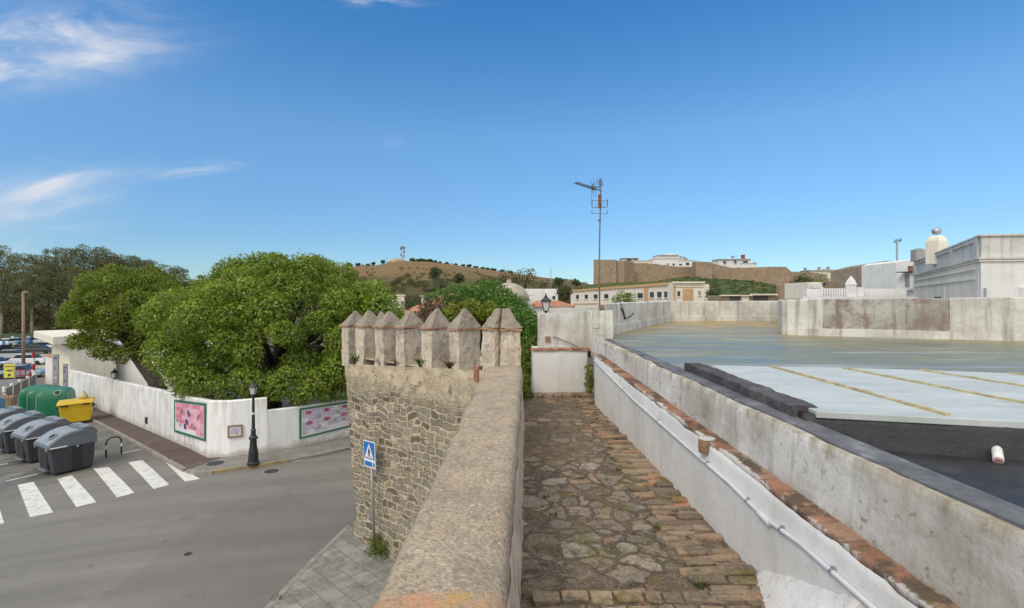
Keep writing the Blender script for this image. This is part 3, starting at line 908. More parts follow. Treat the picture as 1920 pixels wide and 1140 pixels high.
M['corrug'] = simple('corrugated_sheet', (0.30, 0.24, 0.18), 0.8, 0.3, 1.5, 0.2, local=False)
M['wood'] = simple('weathered_pole', (0.28, 0.20, 0.13), 0.9, 0.25, 3.0)
M['red'] = simple('barrier_red', (0.36, 0.03, 0.035), 0.5, 0.15, 4.0)
M['yellow_sign'] = simple('yellow_sign', (0.66, 0.60, 0.10), 0.5, 0.08, 4.0)
M['bag'] = simple('cream_bag', (0.55, 0.48, 0.30), 0.5, 0.2, 9.0, 0.3)
M['fence_panel'] = simple('grey_fence_panel', (0.20, 0.19, 0.18), 0.8, 0.25, 3.0, local=False)
for nm, c in (('white', (0.70, 0.71, 0.72)), ('silver', (0.38, 0.41, 0.44)), ('blue', (0.06, 0.16, 0.34)), ('dark', (0.03, 0.035, 0.045)), ('pale blue', (0.30, 0.42, 0.52)), ('sand', (0.45, 0.36, 0.25)), ('red', (0.34, 0.04, 0.04))):
    m_, t_, b_ = new_mat('car_paint_'+nm.replace(' ', '_')); b_.inputs['Base Color'].default_value = (*c, 1); b_.inputs['Roughness'].default_value = 0.25; b_.inputs['Coat Weight'].default_value = 0.6
    M['car '+nm] = m_

# ------------------------------------------------------------------ foliage
RNG = np.random.default_rng(7)


def leaves(name, pts, nrm, size, aspect, mat, parent, jitter=0.6, droop=0.0, rng=RNG, fold=True):
    """one mesh of small folded leaf faces at pts, roughly facing nrm"""
    n = len(pts)
    nr = nrm+rng.normal(0, jitter, (n, 3)); nr /= np.linalg.norm(nr, axis=1)[:, None]+1e-9
    t = rng.normal(0, 1, (n, 3)); t[:, 2] -= droop
    t -= nr*(t*nr).sum(1)[:, None]; t /= np.linalg.norm(t, axis=1)[:, None]+1e-9
    bt = np.cross(nr, t)
    L = size*rng.uniform(0.6, 1.35, (n, 1)); W = L*aspect
    off = np.array(root_loc(parent))
    p = pts-off
    v = np.empty((n, 4, 3))
    v[:, 0] = p-t*L*0.5; v[:, 1] = p+bt*W*0.5-t*L*0.05+nr*L*0.06; v[:, 2] = p+t*L*0.5-nr*L*0.08; v[:, 3] = p-bt*W*0.5-t*L*0.05+nr*L*0.06
    me = bpy.data.meshes.new(name)
    me.vertices.add(4*n); me.vertices.foreach_set('co', v.reshape(-1).astype(np.float32))
    me.loops.add(4*n); me.loops.foreach_set('vertex_index', np.arange(4*n, dtype=np.int32))
    me.polygons.add(n); me.polygons.foreach_set('loop_start', np.arange(0, 4*n, 4, dtype=np.int32))
    me.update(calc_edges=True)
    me.materials.append(mat)
    o = bpy.data.objects.new(name, me); COL.objects.link(o)
    if parent is not None:
        o.parent = parent
        KIDS.setdefault(parent.name, []).append(o)
    return o


def blob_points(centres, radii, n_per, rng, flat=0.8, up=0.35, shell=0.30):
    P_ = []; N_ = []
    for c, r in zip(centres, radii):
        n = max(8, int(n_per*(r*r)))
        d = rng.normal(0, 1, (n, 3)); d[:, 2] += up*rng.uniform(0, 1, n); d /= np.linalg.norm(d, axis=1)[:, None]
        rr = r*(1-shell*rng.random(n)**1.5)*rng.uniform(0.85, 1.12, n)*np.where(rng.random(n) < 0.03, rng.uniform(1.05, 1.28, n), 1.0)
        q = d*rr[:, None]; q[:, 2] *= flat
        P_.append(np.array(c)+q)
        d2 = d.copy(); d2[:, 2] += 0.35
        N_.append(d2/np.linalg.norm(d2, axis=1)[:, None])
    return np.concatenate(P_), np.concatenate(N_)


def crown_blobs(c, rad, n, r0, r1, rng, lo=0.62, zmin=-0.75):
    """bough clumps spread over an ellipsoid crown, kept apart from each other"""
    out = []; rs = []
    tries = 0
    while len(out) < n and tries < n*120:
        tries += 1
        d = rng.normal(0, 1, 3); d /= np.linalg.norm(d)
        if d[2] < zmin: continue
        s = rng.uniform(lo, 0.93)
        p = np.array(c)+d*np.array(rad)*s
        r = rng.uniform(r0, r1)
        if all(np.linalg.norm((p-q)) > 0.66*(r+q2) for q, q2 in zip(out, rs)):
            out.append(p); rs.append(r)
    return out, rs


def tree(name, label, cat, base, trunk_pts, trunk_r, crown_c, crown_rad, nb, r0, r1, n_per, leaf, mat, bark, group=None, flat=0.8, aspect=0.5, seed=1, lo=0.62, zmin=-0.75, extra=None, limbs=10, up=0.35):
    rng = np.random.default_rng(seed)
    root = empty(name, base, label, cat, group)
    cs, rs = crown_blobs(crown_c, crown_rad, nb, r0, r1, rng, lo, zmin)
    if extra:
        for (p, r) in extra: cs.append(np.array(p)); rs.append(r)
    pts, nr = blob_points(cs, rs, n_per, rng, flat, up)
    mb = MB()
    mb.tube(trunk_pts, trunk_r, 10)
    top = Vector(trunk_pts[-1])
    for i in rng.permutation(len(cs))[:limbs]:
        q = Vector(cs[i]); s = Vector(trunk_pts[-2]).lerp(top, rng.uniform(0.2, 1.0))
        mid = s.lerp(q, 0.5)+Vector((0, 0, 0.12*(q-s).length))
        r_ = trunk_r[-1]
        mb.tube([s, mid, q], [r_*0.7, r_*0.4, r_*0.12], 6)
    mb.build('trunk', bark, root, smooth=True)
    leaves('crown', pts, nr, leaf, aspect, mat, root, 0.55, 0.4, rng)
    return root


def bush(name, label, cat, c, rad, nb, r0, r1, n_per, leaf, mat, group=None, seed=1, aspect=0.5, flat=0.85, lo=0.35, extra=None, stem=True, zmin=-0.9):
    rng = np.random.default_rng(seed)
    base = (c[0], c[1], c[2]-rad[2])
    root = empty(name, base, label, cat, group)
    cs, rs = crown_blobs(c, rad, nb, r0, r1, rng, lo, zmin)
    if extra:
        for (p, r) in extra: cs.append(np.array(p)); rs.append(r)
    pts, nr = blob_points(cs, rs, n_per, rng, flat, 0.3, 0.5)
    leaves('foliage', pts, nr, leaf, aspect, mat, root, 0.7, 0.2, rng)
    if stem:
        mb = MB()
        for i in range(5):
            a = rng.uniform(0, 6.28)
            mb.tube([base, (c[0]+math.cos(a)*rad[0]*0.25, c[1]+math.sin(a)*rad[1]*0.25, c[2]-rad[2]*0.2), (c[0]+math.cos(a)*rad[0]*0.55, c[1]+math.sin(a)*rad[1]*0.55, c[2]+rad[2]*0.4)], [0.04*rad[0]+0.01, 0.025*rad[0]+0.008, 0.006], 5)
        mb.build('stems', M['bark'], root)
    return root


def tuft(name, label, c, n, h, spread, mat, seed=0, group=None, cat='weed', lean=0.5):
    """clump of grass blades or weed leaves"""
    rng = np.random.default_rng(seed)
    mb = MB()
    for i in range(n):
        a = rng.uniform(0, 6.28); r = spread*math.sqrt(rng.random())
        b = Vector((c[0]+r*math.cos(a), c[1]+r*math.sin(a), c[2]-0.01))
        hh = h*rng.uniform(0.45, 1.1); w_ = hh*rng.uniform(0.05, 0.11)
        d = Vector((math.cos(a), math.sin(a), 0))*hh*lean*rng.uniform(0.3, 1.2)
        sd = Vector((-math.sin(a+rng.normal(0, .6)), math.cos(a), 0))*w_
        m = b+d*0.35+Vector((0, 0, hh*0.6)); tp = b+d+Vector((0, 0, hh*0.95))
        mb.add([b-sd*0.6, b+sd*0.6, m+sd, m-sd], [(0, 1, 2, 3)]); mb.add([m-sd, m+sd, tp], [(0, 1, 2)])
    o = mb.build(name, mat)
    return tag(o, label, cat, group)


# ------------------------------------------------------------------ ground and roads
mb = MB()
xs = [400, 60, 20, 0, -11, -14, -18, -40, -52, -60, -120, -400, -2500]
xs = [2500]+xs
ys = [-60, -10, 0, 10, 20, 30, 45, 70, 120, 200, 400, 1000, 3500]
vs = [(x, y, gz(x)-0.012) for x in xs for y in ys]
fs = []
for i in range(len(xs)-1):
    for j in range(len(ys)-1):
        a = i*len(ys)+j
        fs.append((a, a+1, a+1+len(ys), a+len(ys)))
mb.add(vs, fs)
ground = fix_normals(mb.build('ground', M['earth']))
tag(ground, kind='structure')

g = lambda px, py: tuple(G(px, py)[:2])
# foot of the garden wall, left street then round the corner to the right
W_A = Vector((-46.0, 50.3)); W_C = Vector(g(390, 863)); W_R = [g(430, 861), g(500, 853), g(560, 842), g(655, 822)]
dirL = (Vector(g(182, 769))-W_C).normalized()
W_A = W_C+dirL*43.5
road_poly = [(-70, -12), (14, -12), (14, 3.0), (2.0, 12.0), (-2.5, 16.5), (0, 42), (-8, 42), tuple(W_R[3]), tuple(W_C), tuple(W_A), (-70, 70)]
road = sheet('road', road_poly, 0.0, M['asphalt'])
tag(road, kind='structure')
stripes = [[(33, 909), (63, 903.5), (100, 961), (56, 970)], [(107, 898), (135, 891), (181, 942), (143, 951)], [(175.5, 879), (203.5, 875.5), (252, 924.5), (219, 933)],
           [(240, 867), (267, 863), (317.5, 909), (288, 917)], [(310.5, 867), (317.5, 865.6), (375, 898), (347, 903.5)], [(-42, 925), (-12, 919), (8, 981), (-38, 992)]]
for s in stripes:
    sheet('crossing_stripe', [g(*p) for p in s], 0.005, M['white_paint'], parent=road)
for a, b, wd in [((12, 902), (70, 889), 0.11), ((225, 851), (265, 842), 0.11), ((-20, 877), (14, 869), 0.11), ((553, 865), (668, 839), 0.14)]:
    A = Vector(g(*a)); B = Vector(g(*b)); nrm = Vector((-(B-A).y, (B-A).x)).normalized()*wd/2
    sheet('lane_line', [A-nrm, B-nrm, B+nrm, A+nrm], 0.005, M['white_paint'], parent=road)

kl = [g(120, 752), g(150, 775), g(177, 791), g(221, 814), g(291, 853), g(346, 884)]
left_walk = sheet('pavement', [W_C+dirL*30, W_C+Vector((0.5, 0.0)), Vector(g(351, 886))]+[Vector(p) for p in kl[::-1]], 0.0, M['red_walk'], h=0.10)
tag(left_walk, kind='structure')
kr = [(352, 886.5), (372, 890), (400, 888.5), (440, 882), (480, 876), (540, 866.5), (600, 855.5), (700, 833)]
right_walk = sheet('corner_pavement', [g(*p) for p in kr]+[g(700, 812), W_R[3], W_R[2], W_R[1], W_R[0], W_C+Vector((0.55, 0))], 0.0, M['concrete_walk'], h=0.105)
tag(right_walk, kind='structure')


def kerb(name, pts, wd, h, mat, parent=None):
    mb = MB()
    P2 = [Vector((*p[:2], gz(p[0]))) for p in pts]
    res = []
    for i in range(len(P2)-1):
        m = max(1, int((P2[i+1]-P2[i]).length/0.9))
        res += [P2[i].lerp(P2[i+1], k/m) for k in range(m)]
    res.append(P2[-1])
    L = []; R = []
    for i, p in enumerate(res):
        d = (res[min(i+1, len(res)-1)]-res[max(i-1, 0)]); n = Vector((-d.y, d.x, 0)).normalized()*wd/2
        L.append(p+n); R.append(p-n)
    for i in range(len(res)-1):
        e = 0.004
        q = [L[i].lerp(L[i+1], e), R[i].lerp(R[i+1], e), R[i].lerp(R[i+1], 1-e), L[i].lerp(L[i+1], 1-e)]
        mb.prism([(v.x, v.y) for v in q], [v.z-0.02 for v in q], [v.z+h for v in q])
    return mb.build(name, mat, parent)


kk = kerb('kerb', kl, 0.14, 0.115, M['kerb']); tag(kk, kind='structure')
kk = kerb('kerb', [g(*p) for p in kr[:3]], 0.14, 0.12, M['kerb']); tag(kk, kind='structure')
kk = kerb('painted_kerb', [g(*p) for p in kr[2:6]], 0.14, 0.12, M['yellow_paint']); tag(kk, kind='structure')
kk = kerb('kerb', [g(*p) for p in kr[5:]], 0.14, 0.12, M['kerb']); tag(kk, kind='structure')
tw = [g(655, 992), g(640, 1006), g(575, 1070), g(510, 1140), g(430, 1225)]
foot = sheet('slab_pavement', [Vector(p) for p in tw]+[Vector((-0.2, 6.5)), Vector((-0.2, 11.0)), Vector((-2.2, 12.3)), Vector((-4.1, 14.0))], 0.0, M['flags'], h=0.10)
tag(foot, kind='structure')
kk = kerb('kerb', tw, 0.13, 0.107, M['kerb']); tag(kk, kind='structure')


def manhole(px, py, r, dz, label, mat):
    p = G(px, py)
    root = empty('manhole_cover', (p.x, p.y, p.z+dz), label, 'manhole cover')
    mb = MB(); mb.lathe([(r, 0), (r, 0.012), (r*0.9, 0.012)], (p.x, p.y, p.z+dz), 24); mb.build('rim', M['kerb'], root)
    mb = MB(); mb.lathe([(r*0.88, 0), (r*0.88, 0.016), (r*0.2, 0.018)], (p.x, p.y, p.z+dz), 24)
    for k in range(-3, 4):
        h_ = math.sqrt(max(0, (0.8*r)**2-(k*0.22*r)**2)); mb.box((p.x+k*0.22*r, p.y, p.z+dz+0.021), (0.03, 2*h_, 0.008))
    mb.build('lid', mat, root)


manhole(404, 874, 0.36, 0.105, 'dark round manhole cover in the footway beside the wall corner', M['dark_box'])
manhole(509, 884, 0.30, 0.0, 'dark manhole cover in the road below the yellow kerb', M['dark_box'])
manhole(352, 1040, 0.10, 0.0, 'small dark valve cover alone in the middle of the asphalt', M['dark_box'])

# ------------------------------------------------------------------ garden wall with panels
def isect(px, A, B):
    """where the vertical plane through pixel column px meets line A-B (xy); returns point and depth"""
    r = (px-960)/F; dx, dy = B[0]-A[0], B[1]-A[1]
    t = (r*A[1]-A[0])/(dx-r*dy)
    return Vector((A[0]+dx*t, A[1]+dy*t)), A[1]+dy*t


WT = 0.32
gw = empty('garden_wall', (W_C.x, W_C.y, 0), 'long limewashed garden wall bending round the street corner below the trees', 'wall')


def wall_run(mb, A, B, zb, za, zt_a, zt_b, th=WT, n=14, seed=0.0, jit=0.02):
    A = Vector(A); B = Vector(B)
    d = (B-A).normalized(); nn = Vector((-d.y, d.x))*th
    if nn.y < 0: nn = -nn
    s0 = [(A.x, A.y, zb-0.2), (A.x, A.y, zt_a-0.05), (A.x+nn.x*0.15, A.y+nn.y*0.15, zt_a), (A.x+nn.x, A.y+nn.y, zt_a-0.04), (A.x+nn.x, A.y+nn.y, zb-0.2)]
    s1 = [(B.x, B.y, za-0.2), (B.x, B.y, zt_b-0.05), (B.x+nn.x*0.15, B.y+nn.y*0.15, zt_b), (B.x+nn.x, B.y+nn.y, zt_b-0.04), (B.x+nn.x, B.y+nn.y, za-0.2)]
    loft(mb, s0, s1, n, 0.5, jit, 0.8, seed)


mb = MB()
pA, dA = isect(131, W_C, W_A)
wall_run(mb, W_C, pA, gz(W_C.x), gz(pA.x), 2.36, EYE-(694-HY)*dA/F, n=40, seed=1)
o = fix_normals(mb.build('street_run', M['street_wall'], gw, smooth=False))
mb = MB()
prev = W_C
ztop = [2.36, 2.36, 2.40]
for i, q in enumerate(W_R[:2]):
    wall_run(mb, prev, q, 0, 0, ztop[i], ztop[i+1], n=8, seed=3, jit=0.012); prev = Vector(q)
o = fix_normals(mb.build('corner_run', M['white_wall'], gw))
mb = MB()
wall_run(mb, prev, W_R[2], 0, 0, 1.86, 1.84, n=8, seed=5, jit=0.012)
w_end = Vector(W_R[3])+(Vector(W_R[3])-Vector(W_R[2])).normalized()*14
wall_run(mb, Vector(W_R[2]), w_end, 0, 0, 1.84, 1.95, n=20, seed=6, jit=0.012)
o = fix_normals(mb.build('lower_run', M['white_wall'], gw))


def on_wall(A, B, px, y, out=0.03):
    q, d = isect(px, A, B)
    n = Vector((B[1]-A[1], -(B[0]-A[0]))).normalized()
    if n.y > 0: n = -n
    return Vector((q.x+n.x*out, q.y+n.y*out, EYE-(y-HY)*d/F)), n


def wall_frame(A, B, px0, px1, yt0, yb0, yt1, yb1):
    """corners of a panel on the wall plane: left-bottom, right-bottom, right-top, left-top and outward normal"""
    a, n = on_wall(A, B, px0, yb0); b, _ = on_wall(A, B, px1, yb1); c, _ = on_wall(A, B, px1, yt1); d_, _ = on_wall(A, B, px0, yt0)
    return a, b, c, d_, Vector((n.x, n.y, 0))


def panel_thing(name, label, cat, cor, frame_w, frame_mat, face_fn):
    a, b, c, d_, n = cor
    root = empty(name, a, label, cat)
    U = (b-a).normalized()
    mb = MB()
    def strip(p, q, r, s, o0, o1):
        v = [p+n*o0, q+n*o0, r+n*o0, s+n*o0, p+n*o1, q+n*o1, r+n*o1, s+n*o1]
        mb.add(v, [(3, 2, 1, 0), (4, 5, 6, 7), (0, 1, 5, 4), (1, 2, 6, 5), (2, 3, 7, 6), (3, 0, 4, 7)])
    Vv = (d_-a).normalized()
    f = frame_w
    ai, bi, ci, di = a+U*f+Vv*f, b-U*f+Vv*f, c-U*f-Vv*f, d_+U*f-Vv*f
    strip(a, b, bi, ai, -0.02, 0.03); strip(b, c, ci, bi, -0.02, 0.03); strip(c, d_, di, ci, -0.02, 0.03); strip(d_, a, ai, di, -0.02, 0.03)
    mb.build('frame', frame_mat, root)
    mb = MB()
    strip(ai, bi, ci, di, -0.02, 0.012)
    mb.build('board', M['sign_white'], root)
    face_fn(root, ai, bi, ci, di, n)
    return root


def quad_on(mb, ai, bi, ci, di, n, u0, u1, v0, v1, off, mi=0):
    def at(u, v): return ai.lerp(bi, u).lerp(di.lerp(ci, u), v)+n*off
    mb.add([at(u0, v0), at(u1, v0), at(u1, v1), at(u0, v1)], [(0, 1, 2, 3)], mi)


pinks = [simple('print_pink_a', (0.64, 0.22, 0.32), 0.5, 0.25, 9), simple('print_pink_b', (0.70, 0.36, 0.46), 0.5, 0.25, 9), simple('print_pink_c', (0.72, 0.46, 0.54), 0.5, 0.2, 9), simple('print_blue', (0.06, 0.07, 0.20), 0.5, 0.3, 9),
         simple('print_brown', (0.30, 0.20, 0.15), 0.5, 0.3, 9), simple('print_lilac', (0.58, 0.52, 0.66), 0.5, 0.12, 9), simple('print_red', (0.52, 0.13, 0.14), 0.5, 0.2, 9), simple('print_grey', (0.34, 0.36, 0.33), 0.5, 0.3, 9)]


def pink_face(root, a, b, c, d, n):
    rng = random.Random(4)
    mb = MB()
    nx, ny = 8, 7
    for i in range(nx):
        for j in range(ny):
            if j < 1 + (2 if i < 1 else 0) - (1 if i > 5 else 0) + (1 if i in (2, 3) and rng.random() < .4 else 0): continue
            quad_on(mb, a, b, c, d, n, 0.02+i*0.12, 0.02+(i+1)*0.12, 0.02+j*0.138, 0.02+(j+1)*0.138, 0.014, rng.choice([0, 0, 1, 1, 2]))
    for (u, v) in ((0.24, 0.66), (0.26, 0.74), (0.80, 0.58), (0.84, 0.66), (0.60, 0.30), (0.70, 0.24), (0.08, 0.36)):
        quad_on(mb, a, b, c, d, n, u-0.03, u+0.04, v-0.06, v+0.06, 0.016, 4)
    for (u, v) in ((0.48, 0.70), (0.50, 0.62), (0.42, 0.40), (0.44, 0.34), (0.36, 0.24), (0.37, 0.17)):
        quad_on(mb, a, b, c, d, n, u-0.04, u+0.04, v-0.05, v+0.06, 0.018, 3)
    mb.build('collage', pinks, root)


def pale_face(root, a, b, c, d, n):
    rng = random.Random(9)
    mb = MB()
    for i in range(14):
        for j in range(6):
            if rng.random() < 0.78 and not (j < 1 + (i % 3 == 0) and i > 3): quad_on(mb, a, b, c, d, n, 0.01+i*0.07, 0.075+i*0.07, 0.06+j*0.155, 0.20+j*0.155, 0.014, 5)
    def disc(u, v, r, mi):
        def at(u_, v_): return a.lerp(b, u_).lerp(d.lerp(c, u_), v_)+n*0.017
        k = 10
        mb.add([at(u+r*0.45*math.cos(q*6.283/k), v+r*math.sin(q*6.283/k)) for q in range(k)], [tuple(range(k))], mi)
    L = (b-a).length
    s = 4.0/L
    for (u, v, r, mi) in [(0.09, 0.86, 0.075, 6), (0.32, 0.86, 0.075, 6), (0.56, 0.88, 0.075, 6), (0.10, 0.46, 0.08, 6), (0.32, 0.50, 0.08, 6), (0.55, 0.54, 0.085, 6), (0.86, 0.9, 0.08, 6), (1.0, 0.62, 0.07, 6)]:
        disc(u*s*0.9, v, r, mi)
        disc(u*s*0.9, v, r*0.55, 1)
    for (u, v) in [(0.66, 0.76), (0.80, 0.56), (0.93, 0.34)]:
        quad_on(mb, a, b, c, d, n, (u-0.06)*s*0.9, (u+0.06)*s*0.9, v-0.05, v+0.05, 0.017, 3)
        quad_on(mb, a, b, c, d, n, (u+0.01)*s*0.9, (u+0.06)*s*0.9, v-0.10, v-0.04, 0.018, 3)
    for (u, v) in [(0.20, 0.66), (0.44, 0.68), (0.20, 0.24), (0.40, 0.36), (0.52, 0.34), (0.70, 0.40), (0.96, 0.74), (1.08, 0.5), (1.2, 0.7)]:
        quad_on(mb, a, b, c, d, n, (u-0.05)*s*0.9, (u+0.05)*s*0.9, v-0.06, v-0.02, 0.017, 7)
        quad_on(mb, a, b, c, d, n, (u+0.01)*s*0.9, (u+0.05)*s*0.9, v-0.02, v+0.06, 0.018, 7)
    mb.build('collage', pinks, root)


panel_thing('mural_panel', 'pink picture panel in a green tile border on the garden wall', 'wall panel', wall_frame(tuple(W_C), tuple(W_A), 329, 387, 749, 809, 756, 827), 0.10, M['green_trim'], pink_face)
A_, B_ = tuple(W_R[2]), tuple(w_end)
q0, _ = isect(562, A_, B_)
panel_thing('mural_panel', 'pale picture panel with red, lilac and blue motifs beside the tower', 'wall panel', wall_frame(A_, B_, 561, 720, 766, 823, 742.5, 783.5), 0.07, M['green_trim'], pale_face)


def plaque_face(root, a, b, c, d, n):
    mb = MB()
    quad_on(mb, a, b, c, d, n, 0.1, 0.9, 0.1, 0.9, 0.014, 5)
    for k, (u0, u1, v) in enumerate([(0.2, 0.85, 0.72), (0.18, 0.8, 0.56), (0.2, 0.86, 0.42)]):
        for j in range(6):
            quad_on(mb, a, b, c, d, n, u0+(u1-u0)*j/6+0.01, u0+(u1-u0)*(j+0.75)/6, v-0.04, v+0.04, 0.016, 7)
    quad_on(mb, a, b, c, d, n, 0.55, 0.72, 0.16, 0.32, 0.016, 4)
    mb.build('lettering', pinks, root)


panel_thing('wall_plaque', 'small tiled plaque in a brown frame beside the lamp post', 'plaque', wall_frame(tuple(W_R[0]), tuple(W_R[1]), 427, 455, 798, 821, 795.5, 818), 0.06, M['brown_trim'], plaque_face)
p_, n_ = on_wall(tuple(W_C), tuple(W_A), 276, 788, 0.02)
mb = MB(); mb.box(p_+Vector((n_.x, n_.y, 0))*0.02, (0.16, 0.08, 0.34), math.atan2(dirL.y, dirL.x)); mb.box(p_+Vector((n_.x, n_.y, 0))*0.05, (0.10, 0.05, 0.24), math.atan2(dirL.y, dirL.x))
tag(mb.build('meter_box', M['dark_box'], bevel=0.008), 'small dark meter box low on the street side of the garden wall', 'meter box')

# ------------------------------------------------------------------ lamp post at the corner
def lantern(root, c, s=1.0):
    """four-sided tapered street lantern on point c (its foot)"""
    x, y, z = c
    mb = MB()
    mb.lathe([(0.03*s, 0), (0.05*s, 0.05*s), (0.09*s, 0.08*s), (0.09*s, 0.10*s)], c, 12)
    for sx_ in (-1, 1):
        for sy_ in (-1, 1):
            mb.tube([(x+0.085*s*sx_, y+0.085*s*sy_, z+0.10*s), (x+0.15*s*sx_, y+0.15*s*sy_, z+0.44*s)], 0.012*s, 6)
    mb.lathe([(0.21*s, 0.44*s), (0.225*s, 0.47*s), (0.15*s, 0.55*s), (0.08*s, 0.60*s), (0.06*s, 0.66*s), (0.025*s, 0.70*s), (0.02*s, 0.77*s)], c, 8)
    mb.build('lantern_frame', M['iron'], root)
    mb = MB(); mb.lathe([(0.105*s, 0.11*s), (0.19*s, 0.435*s)], c, 4)
    mb.build('lantern_glass', M['glass_lamp'], root)


lp = G(475, 876)
root = empty('lamp_post', (lp.x, lp.y, 0.1), 'black cast iron lamp post with lantern at the pavement corner', 'lamp post')
mb = MB()
mb.lathe([(0.23, 0), (0.23, 0.10), (0.19, 0.13), (0.17, 0.5), (0.13, 0.75), (0.12, 0.98), (0.16, 1.0), (0.16, 1.06), (0.10, 1.12), (0.085, 1.3), (0.11, 1.33), (0.07, 1.38)], (lp.x, lp.y, 0.1), 12)
mb.build('pedestal', M['iron'], root, smooth=False)
mb = MB()
mb.lathe([(0.066, 1.38), (0.052, 2.0), (0.046, 2.66), (0.075, 2.68), (0.075, 2.72), (0.04, 2.75)], (lp.x, lp.y, 0.1), 12)
mb.build('shaft', M['iron'], root)
mb = MB(); mb.lathe([(0.060, 1.95), (0.060, 2.02)], (lp.x, lp.y, 0.1), 12); mb.build('white_band', M['sign_white'], root)
lantern(root, (lp.x, lp.y, 2.72), 0.86)

# ------------------------------------------------------------------ dumpsters
def dumpster(label, group):
    """side-loaded waste container, front towards local -y; 1.8 wide, 1.4 deep"""
    root = empty('waste_container', (0, 0, 0), label, 'dumpster', group)
    mb = MB()
    prof = [(-0.60, 0.04), (0.60, 0.04), (0.68, 0.5), (0.70, 1.06), (-0.70, 1.06), (-0.66, 0.5)]
    mb.extr(prof, (0, 1, 0), (0, 0, 1), (1.70, 0, 0), (-0.85, 0, 0))
    o = fix_normals(mb.build('body', M['bin_body'], root, bevel=0.06, seg=3))
    # lid: barrel profile
    top = [(-0.78, 1.02), (-0.80, 1.10), (-0.70, 1.21), (-0.52, 1.36), (-0.30, 1.49), (-0.05, 1.57), (0.22, 1.60), (0.46, 1.56), (0.66, 1.47), (0.76, 1.36), (0.76, 1.02)]
    mb = MB(); mb.extr(top, (0, 1, 0), (0, 0, 1), (1.82, 0, 0), (-0.91, 0, 0))
    lid = fix_normals(mb.build('lid', M['bin_lid'], root, bevel=0.05, seg=3))
    # paler raised front flap following the curve, with the filling hole
    mb = MB()
    up = [(-0.74, 1.20), (-0.52, 1.375), (-0.30, 1.505), (-0.05, 1.585), (0.20, 1.615)]
    pr = up+[(y, z-0.05) for y, z in up[::-1]]
    mb.extr(pr, (0, 1, 0), (0, 0, 1), (1.56, 0, 0), (-0.78, 0, 0))
    fix_normals(mb.build('front_flap', M['bin_pale'], root, bevel=0.015))
    def on_lid(u, v):
        """u along x, v in 0..1 down the front slope"""
        y0, z0 = -0.64, 1.29; y1, z1 = -0.30, 1.52
        return Vector((u, y0+(y1-y0)*v, z0+(z1-z0)*v))
    nrm = Vector((0, -0.56, 0.83))
    mb = MB()
    cen = on_lid(0.30, 0.5)
    for r_, o0 in ((1.0, 0.035),):
        k = 18
        ring = [cen+Vector((math.cos(q*6.283/k)*0.25, 0, 0))+Vector((0, 0.83, 0.56))*math.sin(q*6.283/k)*0.17 for q in range(k)]
        inn = [cen+(p-cen)*0.72 for p in ring]
        vs = [p+nrm*0.0 for p in ring]+[p+nrm*0.05 for p in ring]+[p+nrm*0.05 for p in inn]
        fs = [(i, (i+1) % k, k+(i+1) % k, k+i) for i in range(k)]+[(k+i, k+(i+1) % k, 2*k+(i+1) % k, 2*k+i) for i in range(k)]
        mb.add(vs, fs)
    mb.build('hole_rim', M['bin_pale'], root)
    mb = MB(); mb.add([p+nrm*0.045 for p in inn], [tuple(range(k))]); mb.build('filling_hole', M['bin_dark'], root)
    # rear hump with two handles
    mb = MB()
    mb.extr([(0.26, 1.55), (0.34, 1.66), (0.64, 1.66), (0.82, 1.48), (0.82, 1.36), (0.5, 1.45)], (0, 1, 0), (0, 0, 1), (1.5, 0, 0), (-0.75, 0, 0))
    fix_normals(mb.build('rear_cover', M['bin_lid'], root, bevel=0.03))
    for sx_ in (-0.38, 0.38):
        mb = MB(); mb.extr([(0.37, 1.655), (0.37, 1.69), (0.63, 1.69), (0.76, 1.57), (0.74, 1.54)], (0, 1, 0), (0, 0, 1), (0.52, 0, 0), (sx_-0.26, 0, 0))
        fix_normals(mb.build('cover_plate', M['bin_pale'], root, bevel=0.02))
    # lifting recess in each end, dark, with pin
    for s in (-1, 1):
        mb = MB(); mb.box((s*0.848, 0.12, 0.56), (0.03, 0.34, 0.92)); mb.build('lifting_recess', M['bin_dark'], root)
        mb = MB(); mb.tube([(s*0.80, 0.12, 1.0), (s*0.93, 0.12, 1.0)], 0.045, 10); mb.build('lifting_pin', M['bin_pale'], root)
        mb = MB(); mb.box((s*0.90, -0.46, 1.065), (0.05, 0.52, 0.045)); mb.build('side_bar', M['sign_white'], root, bevel=0.01)
        for yy_ in (-0.52, -0.34, -0.16, 0.40, 0.54):
            mb = MB(); mb.box((s*0.852, yy_, 0.54), (0.02, 0.035, 0.86)); mb.build('rib', M['bin_body'], root)
    mb = MB(); mb.box((0, -0.665, 0.55), (0.85, 0.05, 0.70)); mb.build('front_recess', M['bin_dark'], root, bevel=0.01)
    mb = MB(); mb.box((0, -0.70, 0.16), (0.7, 0.14, 0.05)); mb.build('pedal', M['steel'], root)
    for s in (-1, 1):
        mb = MB(); mb.tube([(s*0.7, -0.73, 1.0), (s*0.7, -0.80, 1.0)], 0.05, 10); mb.build('front_stud', M['bin_pale'], root)
    return root


